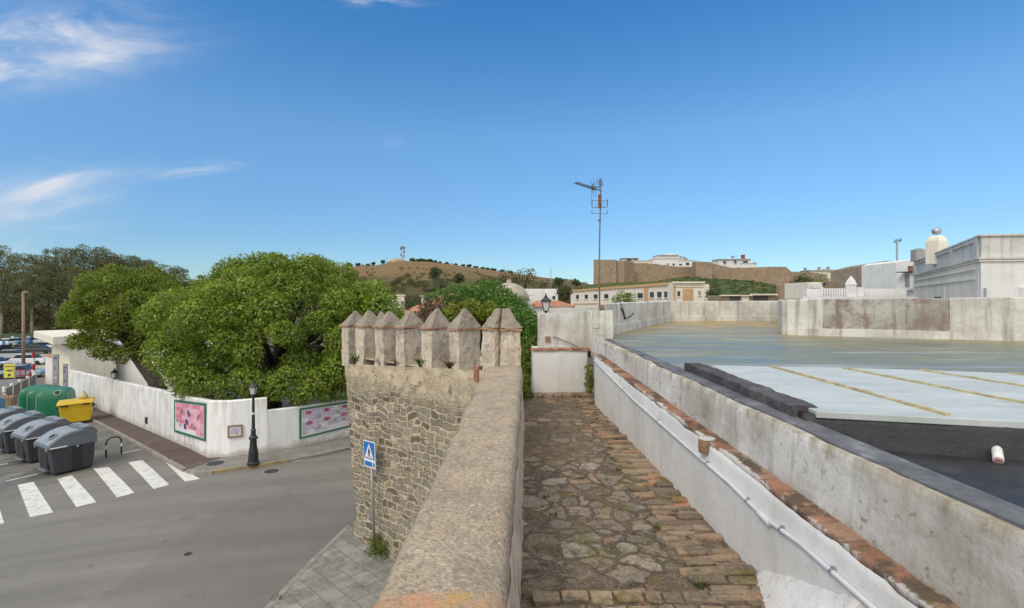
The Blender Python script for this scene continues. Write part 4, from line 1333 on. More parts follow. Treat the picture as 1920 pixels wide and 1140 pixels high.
RZ = math.radians(-34.2)
c0 = Vector((-17.95, 20.62))
dlabels = ['dark grey dumpster nearest to the zebra crossing, its lifting end in full view', 'dark grey dumpster second from the zebra crossing', 'dark grey dumpster third from the zebra crossing, cut by the picture edge', 'dark grey dumpster mostly out of frame at the left picture edge', 'dumpster with a light blue lid behind the grey ones']
dgroup = 'dumpsters in a row on the street'
d0 = dumpster(dlabels[0], dgroup)
for i in range(5):
    o = d0 if i == 0 else copy_tree(d0, None, {M['bin_lid'].name: M['bin_blue'], M['bin_pale'].name: M['bin_blue']} if i == 4 else None)
    x, y = c0.x-2.85*i, c0.y+2.0*i
    if i == 4: x, y = -32.3, 31.3
    o.location = (x, y, gz(x)+0.01)
    o.rotation_euler = (math.radians(0.0), math.radians(-2.2), RZ+math.radians([0, 1.5, -1, 1, 2][i]))
    o['label'] = dlabels[i]; o['group'] = dgroup


def igloo(label, group):
    root = empty('glass_bank', (0, 0, 0), label, 'recycling bin', group)
    prof = [(0.80, 0.0), (0.82, 0.1), (0.83, 0.7), (0.83, 1.25), (0.81, 1.48), (0.75, 1.66), (0.64, 1.78), (0.44, 1.85), (0.2, 1.88)]
    mb = MB(); mb.lathe(prof, (0, 0, 0), 56, power=9.0)
    mb.build('shell', M['bin_green'], root, smooth=True)
    for s in (-1, 1):
        mb = MB()
        pts = [(s*0.775, -0.775, 0.05), (s*0.785, -0.785, 0.6), (s*0.785, -0.785, 1.2), (s*0.765, -0.765, 1.46), (s*0.70, -0.70, 1.66)]
        mb.tube(pts, 0.035, 6); mb.build('corner_seam', M['bin_seam'], root)
    mb = MB(); k = 18
    for axis in (0,):
        c = Vector((0.22, -0.735, 1.64)); n = Vector((0, -0.84, 0.54)); T = Vector((0, 0.54, 0.84))
        ring = [c+Vector((1, 0, 0))*math.cos(q*6.283/k)*0.19+T*math.sin(q*6.283/k)*0.19 for q in range(k)]
        inn = [c+(p-c)*0.70 for p in ring]
        mb.add([p-n*0.08 for p in ring]+[p+n*0.05 for p in ring]+[p+n*0.05 for p in inn], [(i, (i+1) % k, k+(i+1) % k, k+i) for i in range(k)]+[(k+i, k+(i+1) % k, 2*k+(i+1) % k, 2*k+i) for i in range(k)])
    mb.build('hole_rim', M['bin_seam'], root)
    mb = MB(); mb.add([p+n*0.045 for p in inn], [tuple(range(k))]); mb.build('bottle_hole', M['bin_dark'], root)
    return root


ig = igloo('', 'green glass banks on the street')
iglab = ['green bottle bank directly behind the yellow bin, its black hole showing', 'green bottle bank in the middle of the three', 'green bottle bank at the far left of the three']
for i in range(3):
    o = ig if i == 0 else copy_tree(ig)
    x, y = -29.35-1.62*i, 33.0+1.12*i
    o.location = (x, y, gz(x)-0.02); o.rotation_euler = (0, 0, RZ+math.radians(62)); o['label'] = iglab[i]; o['group'] = 'green glass banks on the street'

# yellow four-wheel bin
yb = empty('yellow_bin', (0, 0, 0), 'yellow wheeled waste bin with a cream bag on its lid', 'dumpster')
mb = MB()
mb.add([(-0.56, -0.50, 0.2), (0.56, -0.50, 0.2), (0.56, 0.50, 0.2), (-0.56, 0.50, 0.2), (-0.66, -0.58, 1.16), (0.66, -0.58, 1.16), (0.66, 0.58, 1.16), (-0.66, 0.58, 1.16)], [(3, 2, 1, 0), (4, 5, 6, 7), (0, 1, 5, 4), (1, 2, 6, 5), (2, 3, 7, 6), (3, 0, 4, 7)])
mb.build('body', M['bin_yellow'], yb, bevel=0.05, seg=3)
mb = MB(); mb.extr([(-0.66, 1.16), (-0.66, 1.22), (-0.3, 1.32), (0.3, 1.34), (0.66, 1.24), (0.66, 1.16)], (0, 1, 0), (0, 0, 1), (1.44, 0, 0), (-0.72, 0, 0))
fix_normals(mb.build('lid', M['bin_yellow'], yb, bevel=0.03))
for s in (-1, 1):
    mb = MB(); mb.box((s*0.42, -0.665, 1.13), (0.3, 0.05, 0.06)); mb.build('handle', M['rubber'], yb, bevel=0.01)
    mb = MB(); mb.tube([(s*0.64, -0.25, 1.0), (s*0.76, -0.25, 1.0)], 0.05, 10); mb.box((s*0.665, -0.25, 0.98), (0.04, 0.16, 0.22)); mb.build('trunnion', M['rubber'], yb)
    for sy_ in (-1, 1):
        mb = MB(); mb.tube([(s*0.46-0.03, sy_*0.42, 0.09), (s*0.46+0.03, sy_*0.42, 0.09)], 0.09, 12); mb.box((s*0.46, sy_*0.42, 0.17), (0.09, 0.10, 0.10)); mb.build('wheel', M['rubber'], yb)
yb.scale = (1.15, 1.15, 1.1); yb.location = (-25.75, 30.35, gz(-25.8)-0.05); yb.rotation_euler = (0, math.radians(-2), math.radians(34))
yb.rotation_euler[2] = math.radians(35)
mb = MB(); mb.lathe([(0.12, 0), (0.22, 0.08), (0.24, 0.2), (0.16, 0.32), (0.05, 0.37), (0.08, 0.46)], (0, 0, 0), 12, sx=1.1, sy=0.9)
bag = mb.build('rubbish_bag', M['bag'], smooth=True); bag.location = (-25.55, 30.5, gz(-25.7)+1.40)
tag(bag, 'knotted cream rubbish bag lying on the lid of the yellow bin', 'bag')

# cycle hoop
h0 = G(199, 857); h1 = G(227.5, 851.5)
hp = empty('cycle_hoop', (h0.x, h0.y, h0.z), 'black steel hoop with white bands beside the dumpsters', 'bike rack')
mb = MB()
zt = 0.80
pts = [h0+Vector((0, 0, 0))]+[h0+Vector((0, 0, 0.62))]+[h0.lerp(h1, 0.12)+Vector((0, 0, 0.74)), h0.lerp(h1, 0.3)+Vector((0, 0, zt)), h0.lerp(h1, 0.7)+Vector((0, 0, zt)), h0.lerp(h1, 0.88)+Vector((0, 0, 0.74)), h1+Vector((0, 0, 0.62)), h1]
mb.tube(pts, 0.032, 8); mb.build('hoop', M['iron'], hp, smooth=True)
for h in (h0, h1):
    mb = MB(); mb.tube([h+Vector((0, 0, 0.34)), h+Vector((0, 0, 0.50))], 0.037, 8); mb.build('reflective_band', M['sign_white'], hp)

# ------------------------------------------------------------------ rampart: parapet, wall walk
R0 = -2.0                                                       # behind the viewer
def lin(y, y0, v0, y1, v1): return v0+(v1-v0)*(y-y0)/(y1-y0)
capZ = lambda y: EYE-lin(y, 2.75, 1.575, 10.0, 1.32)
capL = lambda y: lin(y, 2.75, -0.745, 10.0, -0.52)
capR = lambda y: lin(y, 2.75, -0.043, 10.0, 0.20)
walkZ = EYE-2.45
rampart = empty('rampart', (0, 4, 0), 'old town rampart with a broad rough parapet leading to the tower', 'rampart')


def cap_sec(y):
    z = capZ(y)
    return [(capL(y), y, z-0.22), (capL(y)+0.01, y, z-0.05), (capL(y)+0.07, y, z), (capR(y)-0.06, y, z+0.01), (capR(y), y, z-0.04), (capR(y)+0.015, y, z-0.22)]


Y1 = 10.02
mb = MB(); loft(mb, cap_sec(R0), cap_sec(Y1), 190, 0.06, 0.028, 2.2, 2.0, 0.008)
fix_normals(mb.build('parapet_cap', M['cap'], rampart, smooth=True))
def par_sec(y):
    z = capZ(y)-0.20
    return [(capL(y)+0.02, y, 0), (capL(y)+0.02, y, z), (capR(y)-0.005, y, z), (lin(y, 4.28, 0.10, 10, 0.27), y, walkZ-0.3), (lin(y, 4.28, 0.10, 10, 0.27), y, 0)]
mb = MB(); loft(mb, par_sec(R0), par_sec(Y1-0.01), 90, 0.25, 0.022, 2.5, 5.0, 0.008)
fix_normals(mb.build('parapet_body', M['parapet_face'], rampart, smooth=True))
# wall walk
WE = 13.05
wl = lambda y: lin(y, 4.28, 0.02, 10, 0.2)
wr = lambda y: lin(y, 4.44, 2.40, 11.76, 2.12)
mb = MB()
loft(mb, [(wl(R0), R0, walkZ-0.5), (wl(R0), R0, walkZ), (wr(R0), R0, walkZ), (wr(R0), R0, walkZ-0.5)], [(wl(WE), WE, walkZ-0.5), (wl(WE), WE, walkZ), (wr(WE), WE, walkZ), (wr(WE), WE, walkZ-0.5)], 150, 0.07, 0.022, 3.5, 8.0, 0.014)
fix_normals(mb.build('wall_walk', M['paving'], rampart, smooth=True))
mb = MB(); mb.prism([(wl(R0), R0), (wr(R0), R0), (wr(WE), WE), (wl(WE), WE)], 0, walkZ-0.45); mb.build('core', M['rubble_plain'], rampart)
# transverse bricks bordering the walk on the right, plus a band across it nearest to the viewer
rng = random.Random(3)
mb = MB()
def brick(mb, c, sz, rz, tilt=0.03):
    Mx = Matrix.Rotation(rz, 3, 'Z') @ Matrix.Rotation(rng.gauss(0, tilt), 3, 'X') @ Matrix.Rotation(rng.gauss(0, tilt), 3, 'Y')
    n0 = len(mb.v)
    mb.box(c, sz, M=Mx)
    for i in range(n0, len(mb.v)):
        v = mb.v[i]; mb.v[i] = (v[0]+rng.gauss(0, 0.008), v[1]+rng.gauss(0, 0.007), v[2]+rng.gauss(0, 0.004))
y = 2.0
while y < 12.6:
    wdt = rng.uniform(0.075, 0.15)
    x0 = 1.56+rng.gauss(0, 0.045); x1 = lin(y, 4.44, 2.20, 11.76, 1.93)
    if rng.random() < 0.55:
        xm = x0+(x1-x0)*rng.uniform(0.35, 0.65)
        segs = [(x0, xm-0.006), (xm+0.006, x1)]
    else: segs = [(x0, x1)]
    for a, b in segs:
        if rng.random() < 0.16: continue
        brick(mb, ((a+b)/2+rng.gauss(0, 0.012), y+wdt/2, walkZ-0.008+rng.gauss(0, 0.013)), ((b-a)*rng.uniform(0.86, 1.0), wdt*rng.uniform(0.78, 0.95), 0.07), rng.gauss(0.05, 0.06), 0.05)
    y += wdt
o = mb.build('brick_border', M['border_brick'], rampart, bevel=0.02, seg=3)
mb = MB(); mb_far = MB()
x = 0.16
while x < 1.9:
    wdt = rng.uniform(0.14, 0.27)
    if True: brick(mb, (x+wdt/2, 4.19+rng.gauss(0, 0.012), walkZ-0.012+rng.gauss(0, 0.01)), (wdt-0.02, 0.15, 0.07), rng.gauss(0, 0.07), 0.05)
    if True: brick(mb_far, (x+wdt/2+0.07, 3.98+rng.gauss(0, 0.012), walkZ-0.014+rng.gauss(0, 0.01)), (wdt-0.02, 0.18, 0.07), rng.gauss(0, 0.07), 0.05)
    x += wdt
mb.build('brick_band', M['border_brick'], rampart, bevel=0.012)
mb_far.build('brick_band', M['border_brick'], rampart, bevel=0.012)
mb = MB()
x = 0.36
while x < 1.95:
    wdt = rng.uniform(0.16, 0.3)
    brick(mb, (x+wdt/2, 12.78+rng.gauss(0, 0.02), walkZ+0.035), (wdt-0.012, 0.34, 0.10), rng.gauss(0, 0.04))
    x += wdt
mb.build('brick_band', M['border_brick'], rampart, bevel=0.012)
tl = [((1.57, 6.55), 'weed', 26, .055), ((1.52, 7.3), 'weed', 20, .05), ((1.55, 5.45), 'weed', 26, .055), ((0.42, 6.3), 'weed', 16, .05), ((0.47, 5.75), 'weed', 18, .055), ((1.60, 4.35), 'weed', 28, .06), ((1.66, 4.6), 'weed', 20, .05), ((1.30, 6.9), 'weed', 14, .04), ((1.58, 8.4), 'weed', 20, .05), ((0.60, 4.9), 'weed', 12, .04)]
desc = ['in the joint beside the brick border, halfway along', 'in the joint of the border, beyond the bare paving', 'in the joint beside the bricks, near the brown stain', 'close to the parapet foot, farther one', 'close to the parapet foot, nearer one', 'by the bricks closest to the viewer', 'just beyond the nearest bricks', 'out on the paving left of the border', 'in the border joint, farthest along', 'on the dirt near the parapet']
for i, ((x, y), nm, n, h) in enumerate(tl):
    tuft('weed', 'green weed on the wall walk '+desc[i], (x, y, walkZ+0.01), n*2, h*1.1, 0.045, M['grass'], i, 'weeds on the wall walk')

# ------------------------------------------------------------------ right wall along the walk
TO = lambda y: lin(y, 4.44, 2.17, 11.76, 1.90)                # inner face of the low wall
TZ = lambda y: EYE-lin(y, 4.44, 1.59, 11.76, 1.294)           # brick ledge
UO = lambda y: TO(y)+lin(y, 2.5, 0.17, 11.76, 0.15)           # face of upper wall
UZ = lambda y: EYE-lin(y, 2.42, 1.125, 11.76, 0.98)           # top edge of upper wall
E1 = 11.8
house = empty('roof_house', (4, 8, 0), 'white house right of the wall walk with flat grey-green roof and stained parapets', 'house')
mb = MB()
def low_sec(y):
    # face leans back above the pipe
    zp = EYE-lin(y, 3.2, 1.92, 8.0, 1.617)
    return [(TO(y)+0.02, y, walkZ-0.4), (TO(y), y, walkZ+0.02), (TO(y)-0.015, y, zp-0.03), (TO(y)+0.015, y, TZ(y)-0.012), (TO(y)+0.10, y, TZ(y)-0.012), (TO(y)+0.40, y, TZ(y)-0.012), (TO(y)+0.40, y, walkZ-0.4)]
loft(mb, low_sec(R0), low_sec(E1), 90, 0.12, 0.009, 1.6, 14.0, 0.003)
fix_normals(mb.build('lower_wall', M['low_wall'], house, smooth=True))
# white fillet at its foot close to the viewer
mb = MB()
loft(mb, [(1.6, 3.2, walkZ-0.1), (2.25, 3.2, walkZ+0.62), (2.4, 3.2, walkZ-0.1)], [(2.10, 4.50, walkZ-0.05), (2.19, 4.50, walkZ+0.12), (2.3, 4.50, walkZ-0.05)], 14, 0.08, 0.02, 3.0, 3.0, 0.01)
fix_normals(mb.build('foot_fillet', M['fillet'], house, smooth=True))
# brick ledge on top of the low wall
def ledge_sec(y):
    return [(TO(y)+0.012, y, TZ(y)-0.06), (TO(y)+0.006, y, TZ(y)-0.004), (TO(y)+0.03, y, TZ(y)+0.008), (UO(y)+0.03, y, TZ(y)+0.022), (UO(y)+0.03, y, TZ(y)-0.06)]
mb = MB(); loft(mb, ledge_sec(R0), ledge_sec(E1), 150, 0.05, 0.006, 4.0, 21.0, 0.004)
fix_normals(mb.build('brick_ledge', M['ledge'], house, smooth=True))
# upper wall with bitumen coping
def up_sec(y):
    return [(UO(y)-0.005, y, TZ(y)-0.05), (UO(y)+0.01, y, UZ(y)-0.05), (UO(y)+0.02, y, UZ(y)), (UO(y)+0.30, y, UZ(y)+0.004), (UO(y)+0.31, y, TZ(y)-0.3), (UO(y)+0.02, y, TZ(y)-0.3)]
mb = MB(); loft(mb, up_sec(R0), up_sec(13.9), 140, 0.08, 0.016, 2.4, 17.0, 0.012)
fix_normals(mb.build('upper_wall', M['upper_wall'], house, smooth=True))
def cop_sec(y):
    t = min(1, max(0, (11.5-y)/4.0)); wv = 0.02+0.012*math.sin(y*3.1)+0.010*math.sin(y*7.7)
    e = 0.05+wv+0.1*(1-t)
    return [(UO(y)+e, y, UZ(y)-0.01), (UO(y)+e, y, UZ(y)+0.016), (UO(y)+0.28, y, UZ(y)+0.022), (UO(y)+0.32, y, UZ(y)-0.0), (UO(y)+0.34, y, UZ(y)-0.30), (UO(y)+0.30, y, UZ(y)-0.30)]
mb = MB()
ys_ = [R0+(12.2-R0)*i/60 for i in range(61)]
for a, b in zip(ys_, ys_[1:]): pass
secs = [cop_sec(y) for y in ys_]
vs = [v for s in secs for v in s]; m_ = 6; fs = []
for i in range(60):
    for j in range(m_): fs.append((i*m_+j, i*m_+(j+1) % m_, (i+1)*m_+(j+1) % m_, (i+1)*m_+j))
fs += [tuple(range(m_)), tuple(60*m_+j for j in range(m_))[::-1]]
mb.add(vs, fs)
fix_normals(mb.build('coping', M['tar_grey'], house))
# roof: far field and the sunken black strip near the viewer
rz = EYE-1.05
roofp = [(2.64, 4.60), (2.50, 6.0), (2.46, 9.0), (2.40, 11.8), (2.33, 14.4), (7.3, 24.0), (13.0, 24.3), (8.05, 14.9), (12.7, 12.6), (24, 7.5), (24, 3.0), (9.2, 2.95), (5.35, 3.92)]
mb = MB(); mb.prism(roofp, rz-0.25, [rz-0.05, rz-0.045, rz-0.01]+[rz]*10); mb.build('roof', M['roof'], house)
floorz = EYE-1.285
mb = MB(); mb.prism([(2.86, R0), (14, R0), (14, 2.0), (9.2, 2.9), (5.3, 3.85), (2.62, 4.55), (2.58, 4.4), (2.72, 2.6)], floorz-0.2, floorz)
mb.build('black_roof_floor', M['tar'], house)
mb = MB()
loft(mb, [(2.58, 4.44, floorz-0.05), (2.58, 4.52, rz+0.035), (2.58, 4.62, rz+0.035), (2.58, 4.62, floorz-0.05)], [(9.0, 2.68, floorz-0.05), (9.0, 2.76, rz+0.03), (9.0, 2.88, rz+0.03), (9.0, 2.88, floorz-0.05)], 90, 0.07, 0.014, 4.0, 2.0, 0.008)
fix_normals(mb.build('black_upstand', M['tar'], house, smooth=True))
# pale raised sheet with battens
pz = EYE-0.985
mb = MB(); mb.prism([(2.66, 4.47), (5.3, 3.78), (9.0, 2.75), (9.5, 5.9), (6.7, 6.72), (5.65, 7.08), (4.7, 7.32), (2.95, 7.58)], rz+0.008, pz)
mb.build('pale_roof_sheet', M['panel'], house, bevel=0.006)
for (a, b) in [((3.75, 7.45), (3.67, 4.30)), ((4.68, 7.22), (4.86, 3.95)), ((5.62, 7.02), (5.95, 3.70)), ((6.55, 6.72), (7.1, 3.4))]:
    A = Vector((*a, pz)); B = Vector((*b, pz)); d = (B-A).normalized(); s_ = Vector((-d.y, d.x, 0))
    mb = MB(); loft(mb, [A-s_*0.027-Vector((0, 0, .01)), A-s_*0.023+Vector((0, 0, .02)), A+s_*0.023+Vector((0, 0, .02)), A+s_*0.027-Vector((0, 0, .01))], [B-s_*0.027-Vector((0, 0, .01)), B-s_*0.023+Vector((0, 0, .02)), B+s_*0.023+Vector((0, 0, .02)), B+s_*0.027-Vector((0, 0, .01))], 24, 0.05, 0.012, 5.0, 1.0, 0.004)
    fix_normals(mb.build('batten', M['batten'], house))
# black beam lying along the edge of the pale sheet
bm_a, bm_b = Vector((2.60, 7.35, 0)), Vector((2.66, 4.62, 0))
mb = MB()
def beam_sec(p, z, w_=0.115): return [(p.x-w_, p.y, z-0.16), (p.x-w_, p.y, z-0.01), (p.x-w_+0.02, p.y, z), (p.x+w_-0.02, p.y, z), (p.x+w_, p.y, z-0.02), (p.x+w_, p.y, z-0.16)]
loft(mb, beam_sec(bm_a, EYE-0.915), beam_sec(bm_b, EYE-0.965), 40, 0.04, 0.016, 4.0, 6.0, 0.010)
M['beam'] = tar_mat('tarred_timber', 3.0, 0.3, (1.15, 1.0, 0.88))
tag(fix_normals(mb.build('tarred_beam', M['beam'], smooth=False)), 'tar-blackened timber beam lying between the coping and the pale roof sheet', 'beam')
# parapet walls at the back of the roof
mb = MB()
def par(mb, A, B, za, zb, ba, bb, th=0.22, n=20, seed=0.0, jit=0.012, h=0.25):
    A = Vector(A); B = Vector(B); d = (B-A).normalized(); nn = Vector((-d.y, d.x))*th
    if nn.y < 0: nn = -nn
    def s(p, zt, zb_): return [(p.x, p.y, zb_), (p.x, p.y, zt-0.02), (p.x+nn.x*0.2, p.y+nn.y*0.2, zt), (p.x+nn.x*0.9, p.y+nn.y*0.9, zt), (p.x+nn.x, p.y+nn.y, zt-0.02), (p.x+nn.x, p.y+nn.y, zb_)]
    loft(mb, s(A, za, ba), s(B, zb, bb), n, h, jit, 1.5, seed, jit*0.3)
par(mb, (2.62, 14.38), (7.4, 24.0), EYE-0.135, EYE-0.12, 4.5, 4.5, 0.22, 40, 1.0)
par(mb, (7.4, 24.0), (13.2, 24.3), EYE-0.12, EYE-0.10, 4.5, 4.5, 0.25, 20, 2.0)
par(mb, (12.9, 24.3), (8.15, 14.92), EYE-0.05, EYE-0.05, 4.5, 4.5, -0.25, 24, 3.0)
fix_normals(mb.build('roof_parapet', M['roof_wall'], house))
def bp(px):  # back wall line
    q, d = isect(px, (7.95, 14.8), (12.6, 12.6)); return (q.x, q.y)
mb = MB(); par(mb, bp(1476), bp(1544), EYE-0.025, EYE-0.01, 4.5, 4.5, 0.25, 10, 4.0); fix_normals(mb.build('roof_parapet', M['roof_wall'], house))
mb = MB(); par(mb, bp(1544.5), bp(1780), EYE-0.012, EYE+0.01, 4.5, 4.5, 0.25, 24, 5.0, 0.015); fix_normals(mb.build('stained_parapet', M['stained_wall'], house))
mb = MB(); par(mb, bp(1780.5), bp(2400), EYE+0.02, EYE+0.10, 4.5, 4.5, 0.25, 24, 6.0); fix_normals(mb.build('roof_parapet', M['roof_wall'], house))
# foot skirting of the parapets
def skirt(A, B, h, out=0.05, seed=0):
    A = Vector(A); B = Vector(B); d = (B-A).normalized(); nn = Vector((d.y, -d.x))
    if nn.y > 0: nn = -nn
    mb = MB()
    def s(p): return [(p.x+nn.x*out, p.y+nn.y*out, rz-0.02), (p.x+nn.x*(out-0.01), p.y+nn.y*(out-0.01), rz+h), (p.x-nn.x*0.03, p.y-nn.y*0.03, rz+h+0.02), (p.x-nn.x*0.03, p.y-nn.y*0.03, rz-0.02)]
    loft(mb, s(A), s(B), 30, 0.2, 0.008, 2.0, seed)
    fix_normals(mb.build('skirting', M['roof_wall'], house))
skirt((2.75, 14.6), (7.4, 24.0), 0.26, seed=3); skirt((7.4, 24.0), (12.9, 24.25), 0.22, seed=4); skirt(bp(1476), bp(1780), 0.20, seed=5)
# house body below
mb = MB(); mb.prism([(2.6, R0), (14, R0), (24, 7), (12.9, 12.75), (8.3, 14.95), (13, 24.2), (7.45, 23.9), (2.75, 14.3), (2.4, 12.5)], 0, 4.6); mb.build('house_body', M['white_house'], house)

# pipe fixed along the low wall
pipe = empty('wall_pipe', (2.1, 6, 5), 'grey plastic pipe clipped along the white wall beside the walk', 'pipe')
pp = []
for (px, py) in [(1700, 1198), (1631, 1136), (1500, 1020), (1432, 971), (1368, 907), (1290, 840), (1192, 754), (1140, 703), (1112, 676)]:
    r = (px-960)/F
    # depth where the wall face is at this column
    d = 5.0
    for _ in range(40): d = 0.5*d+0.5*((TO(d)-0.035)/r)
    d = min(d, 11.7)
    pp.append(Vector((TO(d)-0.03, d, EYE-(py-HY)*d/F)))
mb = MB(); mb.tube(pp, 0.019, 10); mb.build('pipe_run', M['pvc'], pipe, smooth=True)
mb = MB()
q = pp[3]; dq = (pp[3]-pp[4]).normalized()
mb.tube([q-dq*0.10, q-dq*0.085, q+dq*0.085, q+dq*0.10], [0.023, 0.028, 0.028, 0.023], 12)
mb.build('pipe_coupling', M['pvc'], pipe, smooth=True)
for i, t_ in ((1, .5), (2, .5), (3, .45), (4, .5), (5, .5), (6, .4)):
    c = pp[i].lerp(pp[i+1], t_); dq = (pp[i+1]-pp[i]).normalized()
    mb = MB(); mb.tube([c-dq*0.012, c+dq*0.012], 0.024, 10); mb.box(c+Vector((0.025, 0, 0.02)), (0.05, 0.03, 0.03)); mb.build('pipe_clip', M['steel'], pipe)
# round cap on the ledge
c = Vector((TO(5.62)+0.015, 5.62, TZ(5.62)-0.085))
vc = empty('vent_cap', c, 'round brown vent stub with grey lid set in the brick ledge', 'vent')
mb = MB(); mb.lathe([(0.088, -0.06), (0.094, -0.01), (0.092, 0.070), (0.085, 0.082)], c, 20); mb.build('collar', simple('brown_clay', (0.23, 0.15, 0.095), 0.9, 0.4, 20.0, 0.4), vc, smooth=False)
mb = MB(); mb.lathe([(0.088, 0.088), (0.085, 0.10), (0.03, 0.108)], c, 20); mb.build('vent_lid', M['grey_plaster'], vc)
# white pipe end in the black upstand
c = P(1872, 858, 3.98); 
sp = empty('drain_stub', c, 'white plastic drain stub poking out of the black roof edge', 'pipe')
mb = MB(); mb.tube([c+Vector((0.12, 0.14, 0.02)), c+Vector((0.03, 0.035, 0.0)), c+Vector((0.0, 0.0, -0.022))], 0.035, 14); mb.build('drain_pipe', M['white_pvc'], sp)
mb = MB(); mb.tube([c+Vector((0.0, 0.0, -0.022)), c+Vector((-0.005, -0.006, -0.027))], 0.027, 14); mb.build('drain_mouth', simple('pinkish_mouth', (0.5, 0.28, 0.26), 0.6), sp)

# ------------------------------------------------------------------ white block at the end of the walk and the wall behind it
blk = empty('end_block', (1.3, 13.3, walkZ), 'small white block closing the wall walk, edged with thin red tiles', 'wall')
dB = 13.05
xa, xb = (1000-960)/F*dB, (1101-960)/F*dB
mb = MB(); loft(mb, [(xa, dB, walkZ-0.4), (xa, dB, EYE-1.32), (xa, 14.2, EYE-1.32), (xa, 14.2, walkZ-0.4)], [(xb, dB, walkZ-0.4), (xb, dB, EYE-1.32), (xb, 14.2, EYE-1.32), (xb, 14.2, walkZ-0.4)], 14, 0.2, 0.012, 2.0, 2.0)
fix_normals(mb.build('block', M['block_wall'], blk))
mb = MB(); x = xa-0.05
while x < xb+0.1:
    w_ = rng.uniform(0.2, 0.28); brick(mb, (x+w_/2, dB+0.14, EYE-1.30+rng.gauss(0, .004)), (w_-0.01, 0.36, 0.05), 0, 0.01); x += w_
mb.build('tile_edge', M['ledge_brick'], blk)
ew = empty('end_wall', (1.3, 13.6, EYE-1.3), 'stained whitewashed wall standing above the white block', 'wall')
mb = MB()
x0, x1 = (1009-960)/F*13.45, (1108-960)/F*13.45
def ewall(a, b, za, zb, y, th=0.3, mat='roof_wall', seed=1.0, n=12, zb0=EYE-1.5):
    mb = MB()
    loft(mb, [(a, y, zb0), (a, y, za), (a, y+th, za), (a, y+th, zb0)], [(b, y, zb0), (b, y, zb), (b, y+th, zb), (b, y+th, zb0)], n, 0.2, 0.014, 2.0, seed)
    return fix_normals(mb.build('wall_face', M[mat], ew))
ewall((1009-960)/F*13.5, (1078-960)/F*13.5, EYE-0.40, EYE-0.39, 13.5, seed=1.0)
ewall((1078-960)/F*13.5, 2.66, EYE-0.34, EYE-0.30, 13.5, seed=2.0)
mb = MB(); ewb = [((1030-960)/F*15.0, 15.0), ((1126-960)/F*15.0, 15.0)]
loft(mb, [(ewb[0][0], 15, 4.8), (ewb[0][0], 15, EYE-0.27), (ewb[0][0], 15.3, EYE-0.27), (ewb[0][0], 15.3, 4.8)], [(ewb[1][0], 15, 4.8), (ewb[1][0], 15, EYE-0.25), (ewb[1][0], 15.3, EYE-0.25), (ewb[1][0], 15.3, 4.8)], 8, 0.2, 0.012, 2.0, 7.0)
fix_normals(mb.build('rear_course', M['grey_plaster'], ew))
c = P(1027, 636, 13.5)
mb = MB(); mb.box(c+Vector((0, -0.012, 0)), (0.13, 0.05, 0.15)); mb.build('wall_tile', M['border_brick'], ew)
c = P(1117, 610, 13.5)
mb = MB(); mb.box(c+Vector((0, -0.006, 0)), (0.15, 0.05, 0.13)); mb.build('filled_hole', M['grey_plaster'], ew)
cb = P(1046, 634, 13.46); ce = P(1097, 657, 13.40)
mb = MB(); mb.tube([cb+Vector((-0.12, 0, 0.03)), cb, cb.lerp(ce, 0.5)+Vector((0, -0.02, 0.01)), ce], 0.010, 6); mb.build('cable', M['iron'], ew)
# brick stub and the TV mast on the wall joint
c = P(1128, 577, 14.0)
mb = MB(); 
for k in range(3): mb.box(c+Vector((rng.gauss(0, .01), 0, -0.10+0.075*k)), (0.17-0.02*k, 0.2, 0.07), rng.gauss(0, .1))
tag(mb.build('brick_stub', M['ledge_brick'], bevel=0.01), 'stub of red bricks on the wall joint at the mast foot', 'bricks')

mx = P(1124, 575, 13.9)
mast = empty('tv_mast', mx, 'tall rusty television mast with a yagi aerial above the roof wall', 'antenna')
zpx = lambda py: EYE-(py-HY)*13.9/F
xpx = lambda px: (px-960)*13.9/F
mb = MB(); mb.tube([(mx.x, 13.9, zpx(590)), (mx.x, 13.9, zpx(460)), (xpx(1125.5), 13.9, zpx(400)), (xpx(1126), 13.9, zpx(350))], [0.022, 0.020, 0.018, 0.016], 8); mb.tube([(xpx(1124.2), 13.9, zpx(415)), (xpx(1124.2), 13.9, zpx(411))], 0.038, 8); mb.build('pole', M['antenna'], mast)
mb = MB(); mb.tube([(mx.x, 13.9, zpx(560)), (mx.x, 13.9, zpx(528))], 0.0235, 8); mb.build('rusty_joint', M['rust'], mast)
mb = MB()
bA, bB = Vector((xpx(1077), 13.75, zpx(344.5))), Vector((xpx(1129), 13.92, zpx(358)))
mb.tube([bA, bB], 0.014, 6)
for k in range(13):
    q = bA.lerp(bB, 0.03+0.055*k); L_ = 0.11
    mb.tube([q+Vector((0.05, -L_, 0.0)), q+Vector((-0.05, L_, 0.0))], 0.009, 5)
mb.box(bA.lerp(bB, 0.72), (0.06, 0.05, 0.06))
mb.build('yagi_boom', M['antenna'], mast)
mb = MB()
for s in (-1, 1):
    for k in range(5):
        a = Vector((xpx(1111+k*2.6), 13.9, zpx(356))); tip = Vector((xpx(1108+k*5.0), 13.9-0.03*k, zpx(338-0.9*k) if s > 0 else zpx(372-2*k)))
        if s < 0 and k > 2: continue
        mb.tube([Vector((xpx(1126), 13.9, zpx(356))), a, a.lerp(tip, 1.0)], 0.007, 5)
mb.build('reflector', M['antenna'], mast); mb = MB()
for k in range(4):
    mb.tube([Vector((xpx(1111.5), 13.72+0.12*k, zpx(344))), Vector((xpx(1111.5), 13.72+0.12*k, zpx(357)))], 0.008, 5)
    mb.tube([Vector((xpx(1124), 13.72+0.12*k, zpx(337))), Vector((xpx(1128.5), 13.72+0.12*k, zpx(350)))], 0.009, 5)
